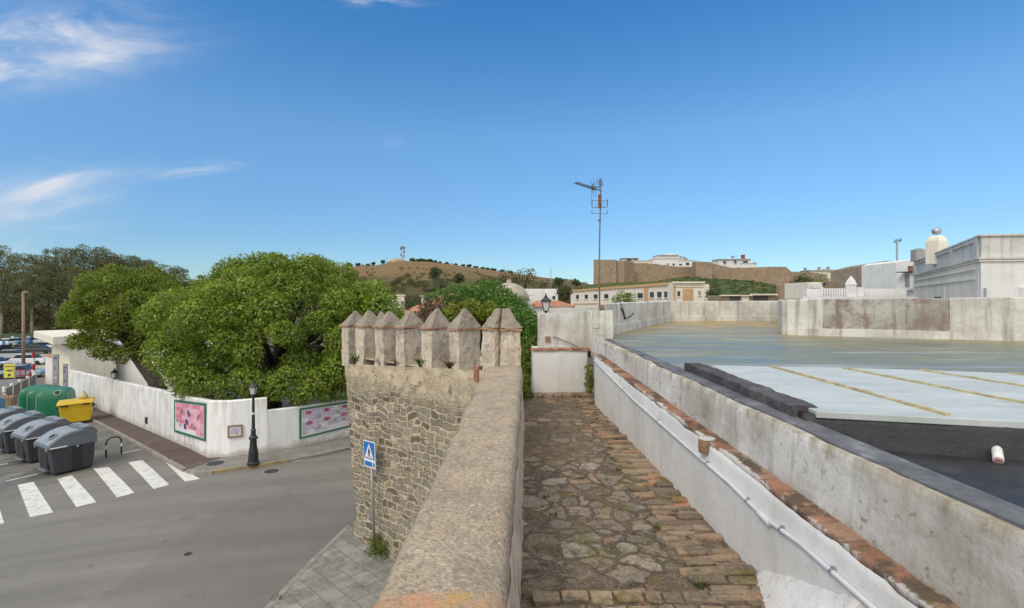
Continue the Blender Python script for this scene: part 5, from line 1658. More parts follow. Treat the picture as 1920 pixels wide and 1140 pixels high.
for z_ in (346, 355): mb.tube([Vector((xpx(1111.5), 13.70, zpx(z_))), Vector((xpx(1111.5), 14.1, zpx(z_)))], 0.007, 5); mb.tube([Vector((xpx(1126.5), 13.70, zpx(z_-8))), Vector((xpx(1126.5), 14.1, zpx(z_-8)))], 0.007, 5)
mb.tube([Vector((xpx(1111.5), 13.85, zpx(350))), Vector((xpx(1127), 13.9, zpx(352)))], 0.010, 5)
mb.build('reflector', M['antenna'], mast)
mb = MB()
L0, L1 = xpx(1109), xpx(1137.5)
for (za, zb_) in ((375, 388), (395, 402)):
    for xx in (L0, L1): mb.tube([(xx, 13.82, zpx(za)), (xx, 13.82, zpx(zb_))], 0.016 if za < 380 else 0.010, 6)
for z_ in (377, 390, 401): mb.tube([(L0, 13.84, zpx(z_)), (L1, 13.84, zpx(z_))], 0.006 if z_ != 390 else 0.010, 5)
for k in range(5): mb.tube([(L0+(L1-L0)*k/4, 13.80, zpx(377)), (L0+(L1-L0)*k/4, 13.80, zpx(390))], 0.004, 4)
mb.build('grid_aerial', M['antenna'], mast)
mb = MB(); mb.box((xpx(1124.3), 13.86, zpx(377.5)), (0.085, 0.07, 0.36)); mb.build('rusty_bracket', M['rust'], mast, bevel=0.008)

# dark bracket on the inner side of the roof parapet
q, d = isect(1166, (2.62, 14.38), (7.4, 24.0))
c = Vector((q.x+0.03, q.y-0.05, EYE-(585-HY)*d/F))
wb = empty('wall_bracket', c, 'dark broken aerial bracket fixed to the inside of the roof parapet', 'bracket')
mb = MB()
mb.tube([c+Vector((-0.22, -0.06, 0.12)), c+Vector((-0.05, -0.1, 0.10)), c+Vector((0.05, -0.06, -0.22))], 0.035, 8)
mb.tube([c+Vector((0.05, -0.06, -0.22)), c+Vector((0.30, 0.16, -0.12)), c+Vector((0.36, 0.2, -0.03))], 0.018, 6)
mb.tube([c+Vector((-0.05, -0.1, 0.10)), c+Vector((-0.10, -0.1, 0.28))], 0.012, 6)
mb.build('bracket_arm', M['iron'], wb)

# ------------------------------------------------------------------ battlemented tower
TA = Vector((-4.69, 14.2)); TX = Vector((0.732, -0.681)); TY = Vector((0.681, 0.732)); TR = math.atan2(TX.y, TX.x)
tower = empty('battlement_tower', (TA.x, TA.y, 0), 'rubble stone tower with ochre rendered top and a row of pointed merlons', 'tower', rz=TR)
def tpt(px, z):
    """point of the tower's street face in local coords for an image column"""
    r = (px-960)/F
    return (14.2*r+4.69)/(0.732+0.681*r)
def sil(z):
    """the left edge steps in towards the foot"""
    tab = [(0.0, 0.60), (0.35, 0.52), (0.7, 0.72), (1.2, 0.62), (2.0, 0.50), (3.0, 0.34), (4.2, 0.18), (4.9, 0.06), (5.9, 0.0)]
    for (z0, a), (z1, b) in zip(tab, tab[1:]):
        if z0 <= z <= z1: return a+(b-a)*(z-z0)/(z1-z0)
    return 0.0
SILL = lambda s: lin(s, 0.3, EYE-124*13.75/F, 5.3, EYE-133*10.6/F)
Lt = 6.02
def face_grid(mb, nx, nz, fx, fy, ztop, seed, jit):
    idx = {}
    vs = []
    for i in range(nx+1):
        for j in range(nz+1):
            u = i/nx; v = j/nz
            zt = ztop(u); z = zt*v
            x, y = fx(u, z), fy(u, z)
            n = fnoise((x*1.0, z*1.6, seed), 2.2, seed)*jit+fnoise((x, z*1.4, seed), 6.0, seed+3)*jit*0.8
            vs.append((x, y-n if j < nz else y, z)); idx[i, j] = len(vs)-1
    fs = [(idx[i, j], idx[i+1, j], idx[i+1, j+1], idx[i, j+1]) for i in range(nx) for j in range(nz)]
    mb.add(vs, fs)
mb = MB()
nx, nz = 120, 100
face_grid(mb, nx, nz, lambda u, z: sil(z)+(Lt-sil(z))*u, lambda u, z: 0.0, lambda u: SILL(u*Lt), 1.0, 0.030)
# left side, back and top
T = lambda p: ((Vector(p)-TA).dot(TX), (Vector(p)-TA).dot(TY))
back = [T((0.17, 10.10)), T((0.17, 13.0)), T((-3.0, 15.9))]
nL = 20
for j in range(nL):
    z0, z1 = 5.0*j/nL, 5.0*(j+1)/nL
    mb.add([(sil(z0), 0, z0), (sil(z0)+0.3, 1.9, z0), (sil(z1)+0.3, 1.9, z1), (sil(z1), 0, z1)], [(3, 2, 1, 0)])
b0 = (0.3, 1.9)
ring = [(0.0, 0.0), (Lt, 0.0), back[0], back[1], back[2], b0]
zt = 4.93
mb.add([(x, y+(0.02 if k < 2 else 0), zt-0.02) for k, (x, y) in enumerate(ring)], [tuple(range(len(ring)))])
for a, b in zip(ring[1:], ring[2:]):
    mb.add([(a[0], a[1], 0), (b[0], b[1], 0), (b[0], b[1], 4.92), (a[0], a[1], 4.92)], [(0, 1, 2, 3)])
o = fix_normals(mb.build('masonry', M['rubble'], None, smooth=True)); o.parent = tower; KIDS.setdefault(tower.name, []).append(o)

def merlon(s, w_, t_, zs, zb, cap_h, flat=0.06, y0=0.0, over=0.035, poly=None, capflat=None):
    """pointed merlon: shaft, thin brick band, pyramid cap; local tower coords"""
    if poly is None: poly = [(s-w_/2, y0), (s+w_/2, y0), (s+w_/2, y0+t_), (s-w_/2, y0+t_)]
    cx = sum(p[0] for p in poly)/len(poly); cy = sum(p[1] for p in poly)/len(poly)
    def off(k): return [(cx+(x-cx)*(1+k/max(0.01, math.hypot(x-cx, y-cy))), cy+(y-cy)*(1+k/max(0.01, math.hypot(x-cx, y-cy)))) for x, y in poly]
    mb = MB()
    nn = 9
    base = off(0.0)
    loft(mb, [(x, y, zb) for x, y in base], [(x, y, zs-0.02) for x, y in off(0.005)], 14, 0.07, 0.030, 2.6, s*3.3, 0.010)
    o = fix_normals(mb.build('merlon', M['merlon'], None)); o.parent = tower; KIDS.setdefault(tower.name, []).append(o)
    mb2 = MB(); pr = off(over+0.01)
    loft(mb2, [(x, y, zs-0.020) for x, y in pr], [(x, y, zs+0.020) for x, y in pr], 1, 0.08, 0.016, 5.0, s, 0.006)
    o2 = fix_normals(mb2.build('brick_band', M['band_brick'], None)); o2.parent = o; 
    mb3 = MB(); pr = off(over-0.005)
    if capflat:
        top = [(cx+(x-cx)*capflat[0], cy+(y-cy)*capflat[0]) for x, y in poly]
    else: top = [(cx+(x-cx)*0.10, cy+(y-cy)*0.10) for x, y in poly]
    loft(mb3, [(x, y, zs+0.022) for x, y in pr], [(x, y, zs+0.022+cap_h) for x, y in top], 7, 0.08, 0.030, 4.5, s*2, 0.012)
    o3 = fix_normals(mb3.build('pointed_cap', M['merlon_cap'], None, smooth=False)); o3.parent = o
    return o

peaks = [(666, 584.6, 610.5), (693, 583.7, 611), (730, 584.6, 612), (770, 584.6, 613), (819.5, 580.5, 614.5), (871.5, 581, 616)]
for (px, pk, sh) in peaks:
    r_ = (px-960)/F; hh = 0.30
    s = (14.2*r_+4.69+hh*(0.732*r_-0.681))/(0.732+0.681*r_)
    d = 14.2-0.681*s+0.22
    zs = EYE-(sh-HY)*d/F
    merlon(s, 0.36+0.05*math.sin(px), 0.60, zs, SILL(s)-0.06, (sh-pk)*d/F, over=0.055)
# corner merlon, L-shaped, beside the parapet end
pl = [T((-0.60, 10.40)), T((-0.34, 10.14)), T((-0.22, 10.28)), T((-0.22, 10.17)), T((0.165, 10.14)), T((0.165, 10.60)), T((-0.22, 10.88))]
zs = EYE-57.5*10.2/F
merlon(5.95, 0, 0, zs, 4.55, 36*10.3/F, poly=pl, capflat=(0.36,))
# one merlon of the far side, seen between the caps
d = 16.2; pc = Vector(((714-960)*d/F, d)); lc = T(pc)
merlon(lc[0], 0.42, 0.42, EYE-(611.5-HY)*d/F, 4.8, 26*d/F, y0=lc[1]-0.21)
# plants rooted in the embrasures
for i, (px, py, n, h, mat_, lab) in enumerate([(663, 668, 60, 0.55, 'grass', 'green tuft in the leftmost gap between the tower merlons'), (708, 676, 34, 0.35, 'grass', 'thin grass in the second gap between the tower merlons'), (738, 686, 90, 0.30, 'leaf_dry', 'dry brown weed in the third gap of the battlements'),
                                         (783, 686, 90, 0.42, 'grass', 'yellow-green spray of grass in the fourth gap of the battlements'), (836, 692, 120, 0.34, 'leaf_dry', 'dry reddish weed in the gap beside the two largest pointed merlons')]):
    s = tpt(px, 0)+0.12
    q = TA+TX*s+TY*0.10
    tuft('wall_weed', lab, (q.x, q.y, SILL(s)-0.02), n, h*0.66, 0.10, M[mat_], 50+i, 'weeds between the merlons', lean=0.9)
c = TA+TX*5.42+TY*0.05
mb = MB(); mb.box((c.x, c.y, 4.93), (0.14, 0.16, 0.26), TR); mb.box((c.x+.01, c.y, 5.09), (0.10, 0.12, 0.06), TR)
tag(mb.build('brick_block', M['ledge_brick'], bevel=0.01), 'red brick piece wedged between the last pointed merlon and the corner merlon', 'brick')

# ------------------------------------------------------------------ crossing sign by the tower
sb = P(702.5, 1038, 12.82); sb.z = 0.1
sg = empty('crossing_sign', sb, 'blue square pedestrian crossing sign on a grey pole by the tower foot', 'road sign')
dS = sb.y
zt = EYE-(826-HY)*dS/F
top = Vector((sb.x-0.09, sb.y-0.02, zt))
mb = MB(); mb.tube([sb, sb.lerp(top, 0.99)], 0.032, 10); mb.build('pole', M['steel'], sg, smooth=True)
Sx = Vector((math.cos(math.radians(-38)), math.sin(math.radians(-38)), 0)); Sz = Vector((-0.03, 0, 1)).normalized(); Sn = Vector((Sx.y, -Sx.x, 0))
if Sn.y > 0: Sn = -Sn
SW, SH = 0.46, 0.66
c = top+Sn*0.05+Vector((0.0, 0, -SH/2+0.01))+Sx*0.03
def sq(mb, u0, u1, v0, v1, o0, o1=None, mi=0):
    v = [c+Sx*(u*SW)+Sz*(q*SH)+Sn*o0 for u, q in ((u0, v0), (u1, v0), (u1, v1), (u0, v1))]
    v2 = [p-Sn*(o0 if o1 is None else o0-o1) for p in v]
    mb.add(v+v2, [(0, 1, 2, 3), (7, 6, 5, 4), (4, 5, 1, 0), (5, 6, 2, 1), (6, 7, 3, 2), (7, 4, 0, 3)], mi)
def spoly(mb, pts, o0, mi=0): mb.add([c+Sx*(u*SW)+Sz*(v*SH)+Sn*o0 for u, v in pts], [tuple(range(len(pts)))], mi)
mb = MB(); sq(mb, -0.5, 0.5, -0.5, 0.5, 0.02, 0.0); mb.build('plate', M['sign_white'], sg, bevel=0.006)
mb = MB(); spoly(mb, [(-0.46, -0.17), (0.46, -0.17), (0.46, 0.47), (-0.46, 0.47)], 0.023); spoly(mb, [(-0.42, -0.45), (0.22, -0.45), (0.22, -0.27), (-0.42, -0.27)], 0.023); spoly(mb, [(0.29, -0.44), (0.44, -0.44), (0.44, -0.28), (0.29, -0.28)], 0.023)
mb.build('blue_field', M['sign_blue'], sg)
mb = MB(); spoly(mb, [(-0.38, -0.13), (0.38, -0.13), (0.0, 0.42)], 0.026); mb.build('white_triangle', M['sign_white'], sg)
mb = MB()
k = 12
spoly(mb, [(0.0+0.042*math.cos(q*6.283/k), 0.235+0.030*math.sin(q*6.283/k)) for q in range(k)], 0.029)
spoly(mb, [(-0.045, 0.06), (0.05, 0.06), (0.055, 0.19), (-0.05, 0.19)], 0.029)
spoly(mb, [(-0.11, -0.10), (-0.06, -0.10), (0.01, 0.06), (-0.05, 0.06)], 0.029); spoly(mb, [(0.06, -0.10), (0.11, -0.10), (0.05, 0.06), (0.0, 0.06)], 0.029)
spoly(mb, [(-0.12, 0.05), (-0.09, 0.04), (-0.03, 0.17), (-0.05, 0.19)], 0.029); spoly(mb, [(0.09, 0.04), (0.12, 0.05), (0.055, 0.19), (0.03, 0.17)], 0.029)
for u in (-0.22, 0.18, ): spoly(mb, [(u-0.03, -0.115), (u+0.05, -0.115), (u+0.05, -0.10), (u-0.03, -0.10)], 0.029)
mb.build('walking_figure', M['sign_black'], sg)
rngb = np.random.default_rng(5)
q = sb+Vector((0.12, 0.1, 0.2))
bush('foot_shrub', 'low dark green shrub round the foot of the crossing sign', 'shrub', (sb.x+0.14, sb.y-0.02, 0.30), (0.42, 0.24, 0.26), 10, 0.13, 0.21, 5200, 0.05, M['leaf_dark'], seed=5, flat=0.9)
c = G(518, 1132)
tuft('kerb_weed', 'small yellowish weed in the kerb joint at the bottom of the picture', (c.x, c.y, 0.1), 26, 0.12, 0.10, M['grass'], 71)

# ------------------------------------------------------------------ trees behind the garden wall
def TP(px, py, d): return tuple(P(px, py, d))
tree('broad_tree', 'big round bright green tree overhanging the garden wall behind the lamp post', 'tree', (-12.6, 27.6, 0),
     [(-12.9, 27.8, -0.1), (-12.8, 27.6, 1.6), (-12.5, 27.2, 3.2)], [0.42, 0.34, 0.30], (-12.1, 27.0, 5.0), (6.0, 5.1, 3.6), 96, 0.62, 1.25, 1250, 0.18, M['leaf'], M['bark'], None, 0.82, 0.42, 3, 0.74, -0.8,
     extra=[(TP(350, 735, 23.0), 0.5), (TP(385, 738, 22.6), 0.45), (TP(425, 738, 22.3), 0.45), (TP(470, 735, 22.3), 0.5), (TP(500, 722, 22.6), 0.6), (TP(560, 748, 22.4), 0.42), (TP(610, 738, 23.0), 0.5), (TP(640, 735, 23.4), 0.5), (TP(665, 715, 23.8), 0.6), (TP(690, 690, 24.4), 0.8), (TP(720, 640, 25.0), 0.9), (TP(735, 600, 25.5), 0.7), (TP(540, 715, 22.4), 0.75), (TP(575, 735, 22.3), 0.55), (TP(520, 735, 22.2), 0.5), (TP(600, 715, 22.8), 0.8), (TP(640, 690, 23.2), 0.9), (TP(460, 712, 22.2), 0.7), (TP(370, 715, 22.6), 0.75), (TP(410, 722, 22.3), 0.5), (TP(345, 700, 23.2), 0.8), (TP(715, 585, 25.0), 1.1), (TP(690, 560, 26.0), 1.2), (TP(300, 600, 25.0), 1.1), (TP(310, 660, 24.0), 1.0), (TP(650, 640, 23.5), 1.0), (TP(500, 505, 27), 1.1), (TP(440, 515, 27), 1.1), (TP(580, 515, 27), 1.1)], limbs=26)
tree('leaning_tree', 'darker green tree leaning left over the street wall, its thick trunk bare below', 'tree', (-21.0, 30.6, 0),
     [(-20.9, 30.8, -0.2), (-21.4, 30.7, 1.6), (-22.6, 30.9, 3.0), (-23.4, 31.2, 4.0)], [0.50, 0.42, 0.36, 0.30], (-23.9, 32.4, 5.5), (3.5, 3.6, 3.0), 60, 0.6, 1.1, 1050, 0.18, M['leaf_dark'], M['bark'], None, 0.8, 0.42, 5, 0.66, -0.6,
     extra=[(TP(140, 580, 31), 0.7), (TP(160, 555, 31), 0.8), (TP(120, 590, 31), 0.4), (TP(290, 560, 32), 1.3), (TP(285, 620, 31), 1.2), (TP(265, 650, 31), 1.0), (TP(200, 660, 30), 0.7), (TP(230, 668, 30), 0.6), (TP(190, 655, 30), 0.7)], limbs=18)
mbt = empty('slim_tree', (-19.2, 30.0, 0), 'slim second trunk standing right of the thick leaning trunk', 'tree')
mb = MB(); mb.tube([(-18.6, 30.2, -0.1), (-19.2, 30.1, 1.9), (-19.9, 30.3, 3.6)], [0.30, 0.24, 0.18], 10); mb.build('trunk', M['bark'], mbt, smooth=True)
rngl = np.random.default_rng(2)
pts, nr = blob_points([TP(318, 690, 28.0), TP(300, 680, 29.0), TP(330, 712, 26.0), TP(345, 722, 25.0)], [0.8, 0.8, 0.7, 0.6], 480, rngl)
leaves('crown', pts, nr, 0.2, 0.42, M['leaf_dark'], mbt, 0.6, 0.3, rngl)

# ------------------------------------------------------------------ gate house and yard buildings on the left street
A_, B_ = tuple(W_C), tuple(W_A)
def windowed(root, c0, ux, nrm, specs, frame='white_house', glass='window', inset=0.05):
    """window parts on a facade: c0 lower-left corner, ux along, specs (u, v, w, h)"""
    for (u, v, w_, h_) in specs:
        p = c0+ux*u+Vector((0, 0, v))
        mb = MB()
        R_ = math.atan2(ux.y, ux.x)
        mb.box(p+ux*(w_/2)+Vector((0, 0, h_/2))+nrm*0.01, (w_, 0.10, h_), R_)
        f = mb.build('window', M[glass], root)
        mb = MB()
        for (du, dv, sw, sh) in ((-0.05, 0, 0.1, h_+0.2), (w_+0.05, 0, 0.1, h_+0.2)):
            mb.box(p+ux*du+Vector((0, 0, h_/2))+nrm*0.04, (sw, 0.14, sh), R_)
        for dv in (-0.05, h_+0.05):
            mb.box(p+ux*(w_/2)+Vector((0, 0, dv))+nrm*0.045, (w_, 0.14, 0.1), R_)
        mb.build('frame', M[frame], f)

gh = empty('gate_house', (-37, 43, -1.6), 'cream gate building with flat canopy and blue notices at the end of the garden wall', 'gate house')
q1, d1 = isect(131, A_, B_); q2, d2 = isect(97, A_, B_)
nW = Vector((-dirL.y, dirL.x)); nW = nW if nW.y > 0 else -nW
mb = MB(); mb.prism([tuple(q1), tuple(q1+nW*3), tuple(q2+nW*3), tuple(q2)], -2.5, EYE-(640-HY)*d2/F); mb.build('walls', M['cream_house'], gh)
zc = EYE-(633-HY)*d2/F
mb = MB(); mb.prism([tuple(q1-nW*1.1-dirL*0.6), tuple(q1+nW*3.6), tuple(q2+nW*3.6+dirL*1.3), tuple(q2-nW*1.1+dirL*1.3)], zc, zc+0.62); mb.build('canopy', M['cream_house'], gh, bevel=0.03)
m1, dm = isect(131, A_, B_); 
for (p0, p1, y0, y1) in ((101, 111, 664, 722), (120.5, 127.5, 682, 735)):
    a, b, c, d_, n = wall_frame(A_, B_, p0, p1, y0, y1, y0, y1)
    mb = MB(); v = [a, b, c, d_]; mb.add([p+n*0.06 for p in v]+[p-n*0.05 for p in v], [(0, 1, 2, 3), (7, 6, 5, 4), (4, 5, 1, 0), (5, 6, 2, 1), (6, 7, 3, 2), (7, 4, 0, 3)])
    nb_ = mb.build('notice_board', M['bin_pale'], gh)
    mb = MB()
    rr = random.Random(int(p0))
    for k in range(6):
        u0 = rr.uniform(0.1, 0.3); quad_on(mb, a, b, c, d_, n, u0, rr.uniform(0.6, 0.92), 0.06+0.155*k, 0.06+0.155*k+rr.uniform(0.05, 0.11), 0.065, rr.choice([3, 5, 7, 5]))
    mb.build('notice_print', pinks, nb_)
wg = empty('white_gate_wall', (-43, 49, -2), 'white wall panel with a sandy top left of the gate house', 'wall')
q3, d3 = isect(68, A_, B_)
q3 = q2+dirL*2.2-nW*0.2
mb = MB(); mb.prism([tuple(q2), tuple(q2+nW*0.4), tuple(q3+nW*0.4), tuple(q3)], -2.7, EYE-(668-HY)*q3.y/F); mb.build('panel', M['white_house'], wg)
mb = MB(); mb.prism([tuple(q2-nW*0.04), tuple(q2+nW*0.44), tuple(q3+nW*0.44), tuple(q3-nW*0.04)], EYE-(668-HY)*q3.y/F, EYE-(664-HY)*q3.y/F); mb.build('top_course', M['ochre'], wg)
yh = empty('yard_house', (-29, 46, 0), 'long white wall of the yard house seen under the tree crowns', 'house')
mb = MB(); a = P(122, 700, 47.5); b = P(395, 700, 40)
mb.prism([(a.x, a.y), (b.x, b.y), (b.x+2, b.y+6), (a.x+2, a.y+6)], -2, 2.35); mb.build('walls', M['white_house'], yh)
mb = MB(); mb.prism([(a.x-.1, a.y-.1), (b.x+.1, b.y-.1), (b.x+2.1, b.y+6), (a.x+1.9, a.y+6)], 2.35, 2.50); mb.build('roof_edge', M['white_house'], yh)
q, d = isect(209, A_, B_)
wl_ = empty('wall_lantern', (q.x, q.y, EYE-(708-HY)*d/F), 'small black lantern standing on the garden wall in front of the white yard house', 'lantern')
lantern(wl_, (q.x+nW.x*0.15, q.y+nW.y*.15, EYE-(712-HY)*d/F), 0.95)

# ------------------------------------------------------------------ street end: fence, sign, barrier, cars
fr = empty('panel_fence', P(40, 730, 44), 'row of grey fence panels between white posts behind the green bottle banks', 'fence')
pts = [P(8, 755, 39), P(22, 752, 41), P(37, 748, 43.5), P(52, 743, 46), P(66, 737, 49)]
for p in pts: p.z = gz(p.x)
for i, (a, b) in enumerate(zip(pts, pts[1:])):
    d = (b-a).normalized(); n = Vector((-d.y, d.x, 0))*0.05
    mb = MB(); h_ = 1.35
    mb.prism([tuple((a+d*.12-n).xy), tuple((b-d*.12-n).xy), tuple((b-d*.12+n).xy), tuple((a+d*.12+n).xy)], gz(b.x)+0.1, gz(b.x)+h_)
    mb.build('fence_panel', M['fence_panel'], fr)
for p in pts:
    mb = MB(); mb.box((p.x, p.y, p.z+0.75), (0.16, 0.16, 1.55)); mb.build('post', M['sign_white'], fr)
c = P(18, 695, 50)
ys_t = empty('yellow_notice', (c.x, c.y, gz(c.x)), 'yellow notice board with dark lines beside the car park entrance', 'sign')
mb = MB(); mb.box(c, (0.95, 0.05, 1.35), math.radians(12)); mb.build('board', M['yellow_sign'], ys_t)
mb = MB()
for dz, w_ in ((0.42, 0.75), (0.05, 0.6), (-0.02, 0.3), (-0.42, 0.2)): mb.box(c+Vector((0.0, -0.035, dz)), (w_, 0.02, 0.07 if dz != -0.42 else 0.22), math.radians(12))
mb.build('dark_lines', M['dark_box'], ys_t)
mb = MB()
for s in (-0.4, 0.4): mb.tube([(c.x+s, c.y+0.05, gz(c.x)), (c.x+s, c.y+0.05, c.z+0.5)], 0.03, 6)
mb.build('legs', M['steel'], ys_t)
c = P(63, 705, 49.5)
bp_ = empty('striped_post', (c.x, c.y, gz(c.x)), 'red and white striped bollard post standing by the white gate wall', 'post')
zt_ = EYE-(660-HY)*49.5/F; zb_ = gz(c.x)
for k in range(6):
    mb = MB(); mb.tube([(c.x, c.y, zb_+(zt_-zb_)*k/6), (c.x, c.y, zb_+(zt_-zb_)*(k+1)/6)], 0.13, 10); mb.build('red_band' if k % 2 else 'white_band', M['red'] if k % 2 else M['sign_white'], bp_)
rb = empty('red_barrier', P(42, 710, 56), 'low red barrier rail beside the yellow notice', 'barrier')
a, b = P(28, 700, 57), P(57, 698, 57)
mb = MB()
for z_ in (0.45, 0.95): mb.tube([(a.x, a.y, gz(a.x)+z_), (b.x, b.y, gz(b.x)+z_)], 0.05, 6)
mb.build('rails', M['red'], rb)
for t_ in (0.02, 0.35, 0.68, 0.98):
    mb = MB(); p = a.lerp(b, t_); mb.tube([(p.x, p.y, gz(p.x)), (p.x, p.y, gz(p.x)+1.0)], 0.05, 6); mb.build('post', M['red'], rb)
c = P(3, 745, 37)
hd = empty('brown_planter', (c.x, c.y, gz(c.x)), 'brown planter box with dry twigs at the left picture edge', 'planter')
mb = MB(); mb.box((c.x, c.y, gz(c.x)+0.5), (1.3, 1.0, 1.0), 0.5, taper=1.1); mb.build('box', M['wood'], hd, bevel=0.02)
pts, nr = blob_points([(c.x, c.y, gz(c.x)+1.25), (c.x+.4, c.y, gz(c.x)+1.1)], [0.55, 0.45], 260, rngl); leaves('twigs', pts, nr, 0.15, 0.25, M['leaf_dry'], hd, 0.9, 0, rngl)

car_park = sheet('car_park', [(-60, 52), (-60, 70), (-52, 70), (-44, 58), (-60, 130), (-150, 130), (-150, 52)][:2]+[(-62, 132), (-160, 132), (-160, 60), (-75, 45)], 0.002, simple('pale_car_park', (0.36, 0.32, 0.26), 0.95, 0.2, 0.3, local=False))
tag(car_park, kind='structure')


def car(label, paint, group):
    root = empty('parked_car', (0, 0, 0), label, 'car', group)
    mb = MB()
    low = [(-2.05, 0.28), (2.05, 0.28), (2.08, 0.62), (1.95, 0.80), (1.0, 0.93), (-1.75, 0.95), (-2.05, 0.82)]
    mb.extr(low, (1, 0, 0), (0, 0, 1), (0, 1.72, 0), (0, -0.86, 0))
    fix_normals(mb.build('body', M['car '+paint], root, bevel=0.07, seg=2))
    mb = MB(); cab = [(-1.78, 0.92), (1.02, 0.92), (0.35, 1.40), (-1.25, 1.42)]
    mb.extr(cab, (1, 0, 0), (0, 0, 1), (0, 1.46, 0), (0, -0.73, 0))
    fix_normals(mb.build('windows', M['window'], root, bevel=0.05))
    mb = MB(); mb.extr([(-1.28, 1.40), (0.36, 1.385), (0.30, 1.46), (-1.2, 1.48)], (1, 0, 0), (0, 0, 1), (0, 1.36, 0), (0, -0.68, 0))
    fix_normals(mb.build('roof', M['car '+paint], root, bevel=0.03))
    for x in (-1.28, 1.28):
        for y in (-0.80, 0.80):
            mb = MB(); mb.tube([(x, y-0.10, 0.31), (x, y+0.10, 0.31)], 0.31, 14); mb.build('wheel', M['rubber'], root)
    for s in (-1, 1):
        mb = MB(); mb.box((2.03, s*0.6, 0.68), (0.1, 0.3, 0.14)); mb.build('headlight', M['glass_lamp'], root)
    return root


car0 = None
spots = [(4, 676, 60, 'silver', 100, 'silver car partly cut by the left picture edge'), (40, 683, 58, 'pale blue', 20, 'pale blue car just right of the yellow notice, behind the red barrier'), (28, 664, 76, 'silver', 15, 'silver car in the middle row of the car park'), (58, 668, 70, 'white', 10, 'white car in the middle row beside the striped post'),
         (6, 658, 84, 'dark', 95, 'dark car in the middle row near the left picture edge'), (75, 655, 84, 'dark', 12, 'dark car parked left of the gate house under the canopy'), (52, 655, 86, 'dark', 10, 'dark car standing at the foot of the tall light pole'), (20, 650, 98, 'white', 100, 'white car in the far row near the blue round sign'),
         (38, 648, 100, 'pale blue', 95, 'pale blue car in the far row left of the light pole'), (62, 648, 101, 'blue', 92, 'blue car in the far row right of the light pole'), (82, 647, 102, 'silver', 98, 'silver car in the far row beside the gate house'), (2, 646, 108, 'white', 90, 'white car at the far left of the last row'), (-8, 668, 66, 'white', 15, 'white car mostly outside the left picture edge'), (90, 652, 90, 'white', 15, 'white car half hidden by the gate house')]
for (px, py, d, colr, ang, lab) in spots:
    if car0 is None: o = car0 = car(lab, colr, 'cars in the far car park'); base_paint = colr
    else: o = copy_tree(car0, None, {M['car '+base_paint].name: M['car '+colr]})
    x = (px-960)/F*d
    o.location = (x, d, gz(x)); o.rotation_euler = (0, 0, math.radians(ang)); o['label'] = lab; o['group'] = 'cars in the far car park'
bs = P(8, 643, 92)
rs = empty('round_sign', (bs.x, bs.y, gz(bs.x)), 'blue round sign on a pale post in the car park', 'road sign')
mb = MB(); mb.tube([(bs.x, bs.y, gz(bs.x)), (bs.x, bs.y, bs.z)], 0.06, 6); mb.build('post', M['sign_white'], rs)
mb = MB(); mb.tube([(bs.x, bs.y-0.10, bs.z), (bs.x, bs.y-0.05, bs.z)], 0.36, 16); mb.build('disc', M['sign_blue'], rs)
d = 62; b = P(44, 668, d); t_ = P(43.5, 548, d)
lpole = empty('light_pole', (b.x, d, gz(b.x)), 'tall wooden light pole with one lamp head over the car park', 'street light')
mb = MB(); mb.tube([(b.x, d, gz(b.x)), (t_.x, d, t_.z)], [0.19, 0.13], 10); mb.build('pole', M['wood'], lpole, smooth=True)
mb = MB(); mb.tube([(t_.x, d, t_.z-0.1), (t_.x+0.45, d-0.2, t_.z+0.05)], 0.04, 6); mb.box((t_.x+0.5, d-0.25, t_.z+0.03), (0.6, 0.3, 0.14), -0.4); mb.build('lamp_head', M['steel'], lpole, bevel=0.02)
for i, px in enumerate((24, 53, 79)):
    c = P(px, 633, 104); r_ = empty('globe_lamp', (c.x, c.y, gz(c.x)), ['leftmost', 'middle', 'rightmost'][i]+' of the three globe lamps in front of the eucalyptus wood', 'street light', 'globe lamps by the wood')
    mb = MB(); mb.tube([(c.x, c.y, gz(c.x)), (c.x, c.y, c.z-0.2)], 0.06, 6); mb.build('post', M['iron'], r_)
    mb = MB(); mb.lathe([(0.12, -0.28), (0.27, -0.12), (0.3, 0.0), (0.24, 0.18), (0.1, 0.29)], c, 12); mb.build('globe', M['glass_lamp'], r_, smooth=True)

# ------------------------------------------------------------------ eucalyptus wood behind the car park
rngw = np.random.default_rng(21)
wood_l = 'grey-green eucalyptus in the tall dense wood behind the car park'
specs = [(-35, 462, 118), (10, 466, 122), (48, 478, 118), (88, 476, 126), (128, 470, 124), (165, 466, 128), (205, 468, 126), (240, 478, 130), (278, 490, 134), (320, 503, 138), (60, 500, 108), (140, 500, 112), (0, 505, 106), (215, 505, 118), (-70, 470, 118), (360, 522, 140), (110, 468, 130), (190, 472, 134), (262, 484, 128), (300, 494, 130), (338, 505, 132)]
protos = []
for i in range(4):
    rr = 4.2+0.5*(i % 2)
    h_ = 19.0
    t0 = tree('eucalyptus', wood_l, 'tree', (0, 0, 0), [(0, 0, 0), (0.3, 0.1, 6), (0.1, 0, 11)], [0.4, 0.28, 0.2], (0, 0, 12.0), (rr, rr, 6.8), 50, 0.7, 1.6, 150, 0.34, M['leaf_euc'], M['bark_pale'], 'eucalyptus wood behind the car park', 0.75, 0.36, 40+i, 0.25, -1.0, limbs=16)
    protos.append(t0)
for k, (px, py, d) in enumerate(specs):
    o = protos[k] if k < 4 else copy_tree(protos[k % 4])
    x = (px-960)/F*d
    top = EYE-(py-HY)*d/F
    s = (top-gz(x))/17.6
    o.location = (x, d, gz(x)); o.scale = (s*1.0, s*1.0, s); o.rotation_euler = (0, 0, k*2.1)
    o['label'] = wood_l; o['group'] = 'eucalyptus wood behind the car park'
cs = []; rs_ = []
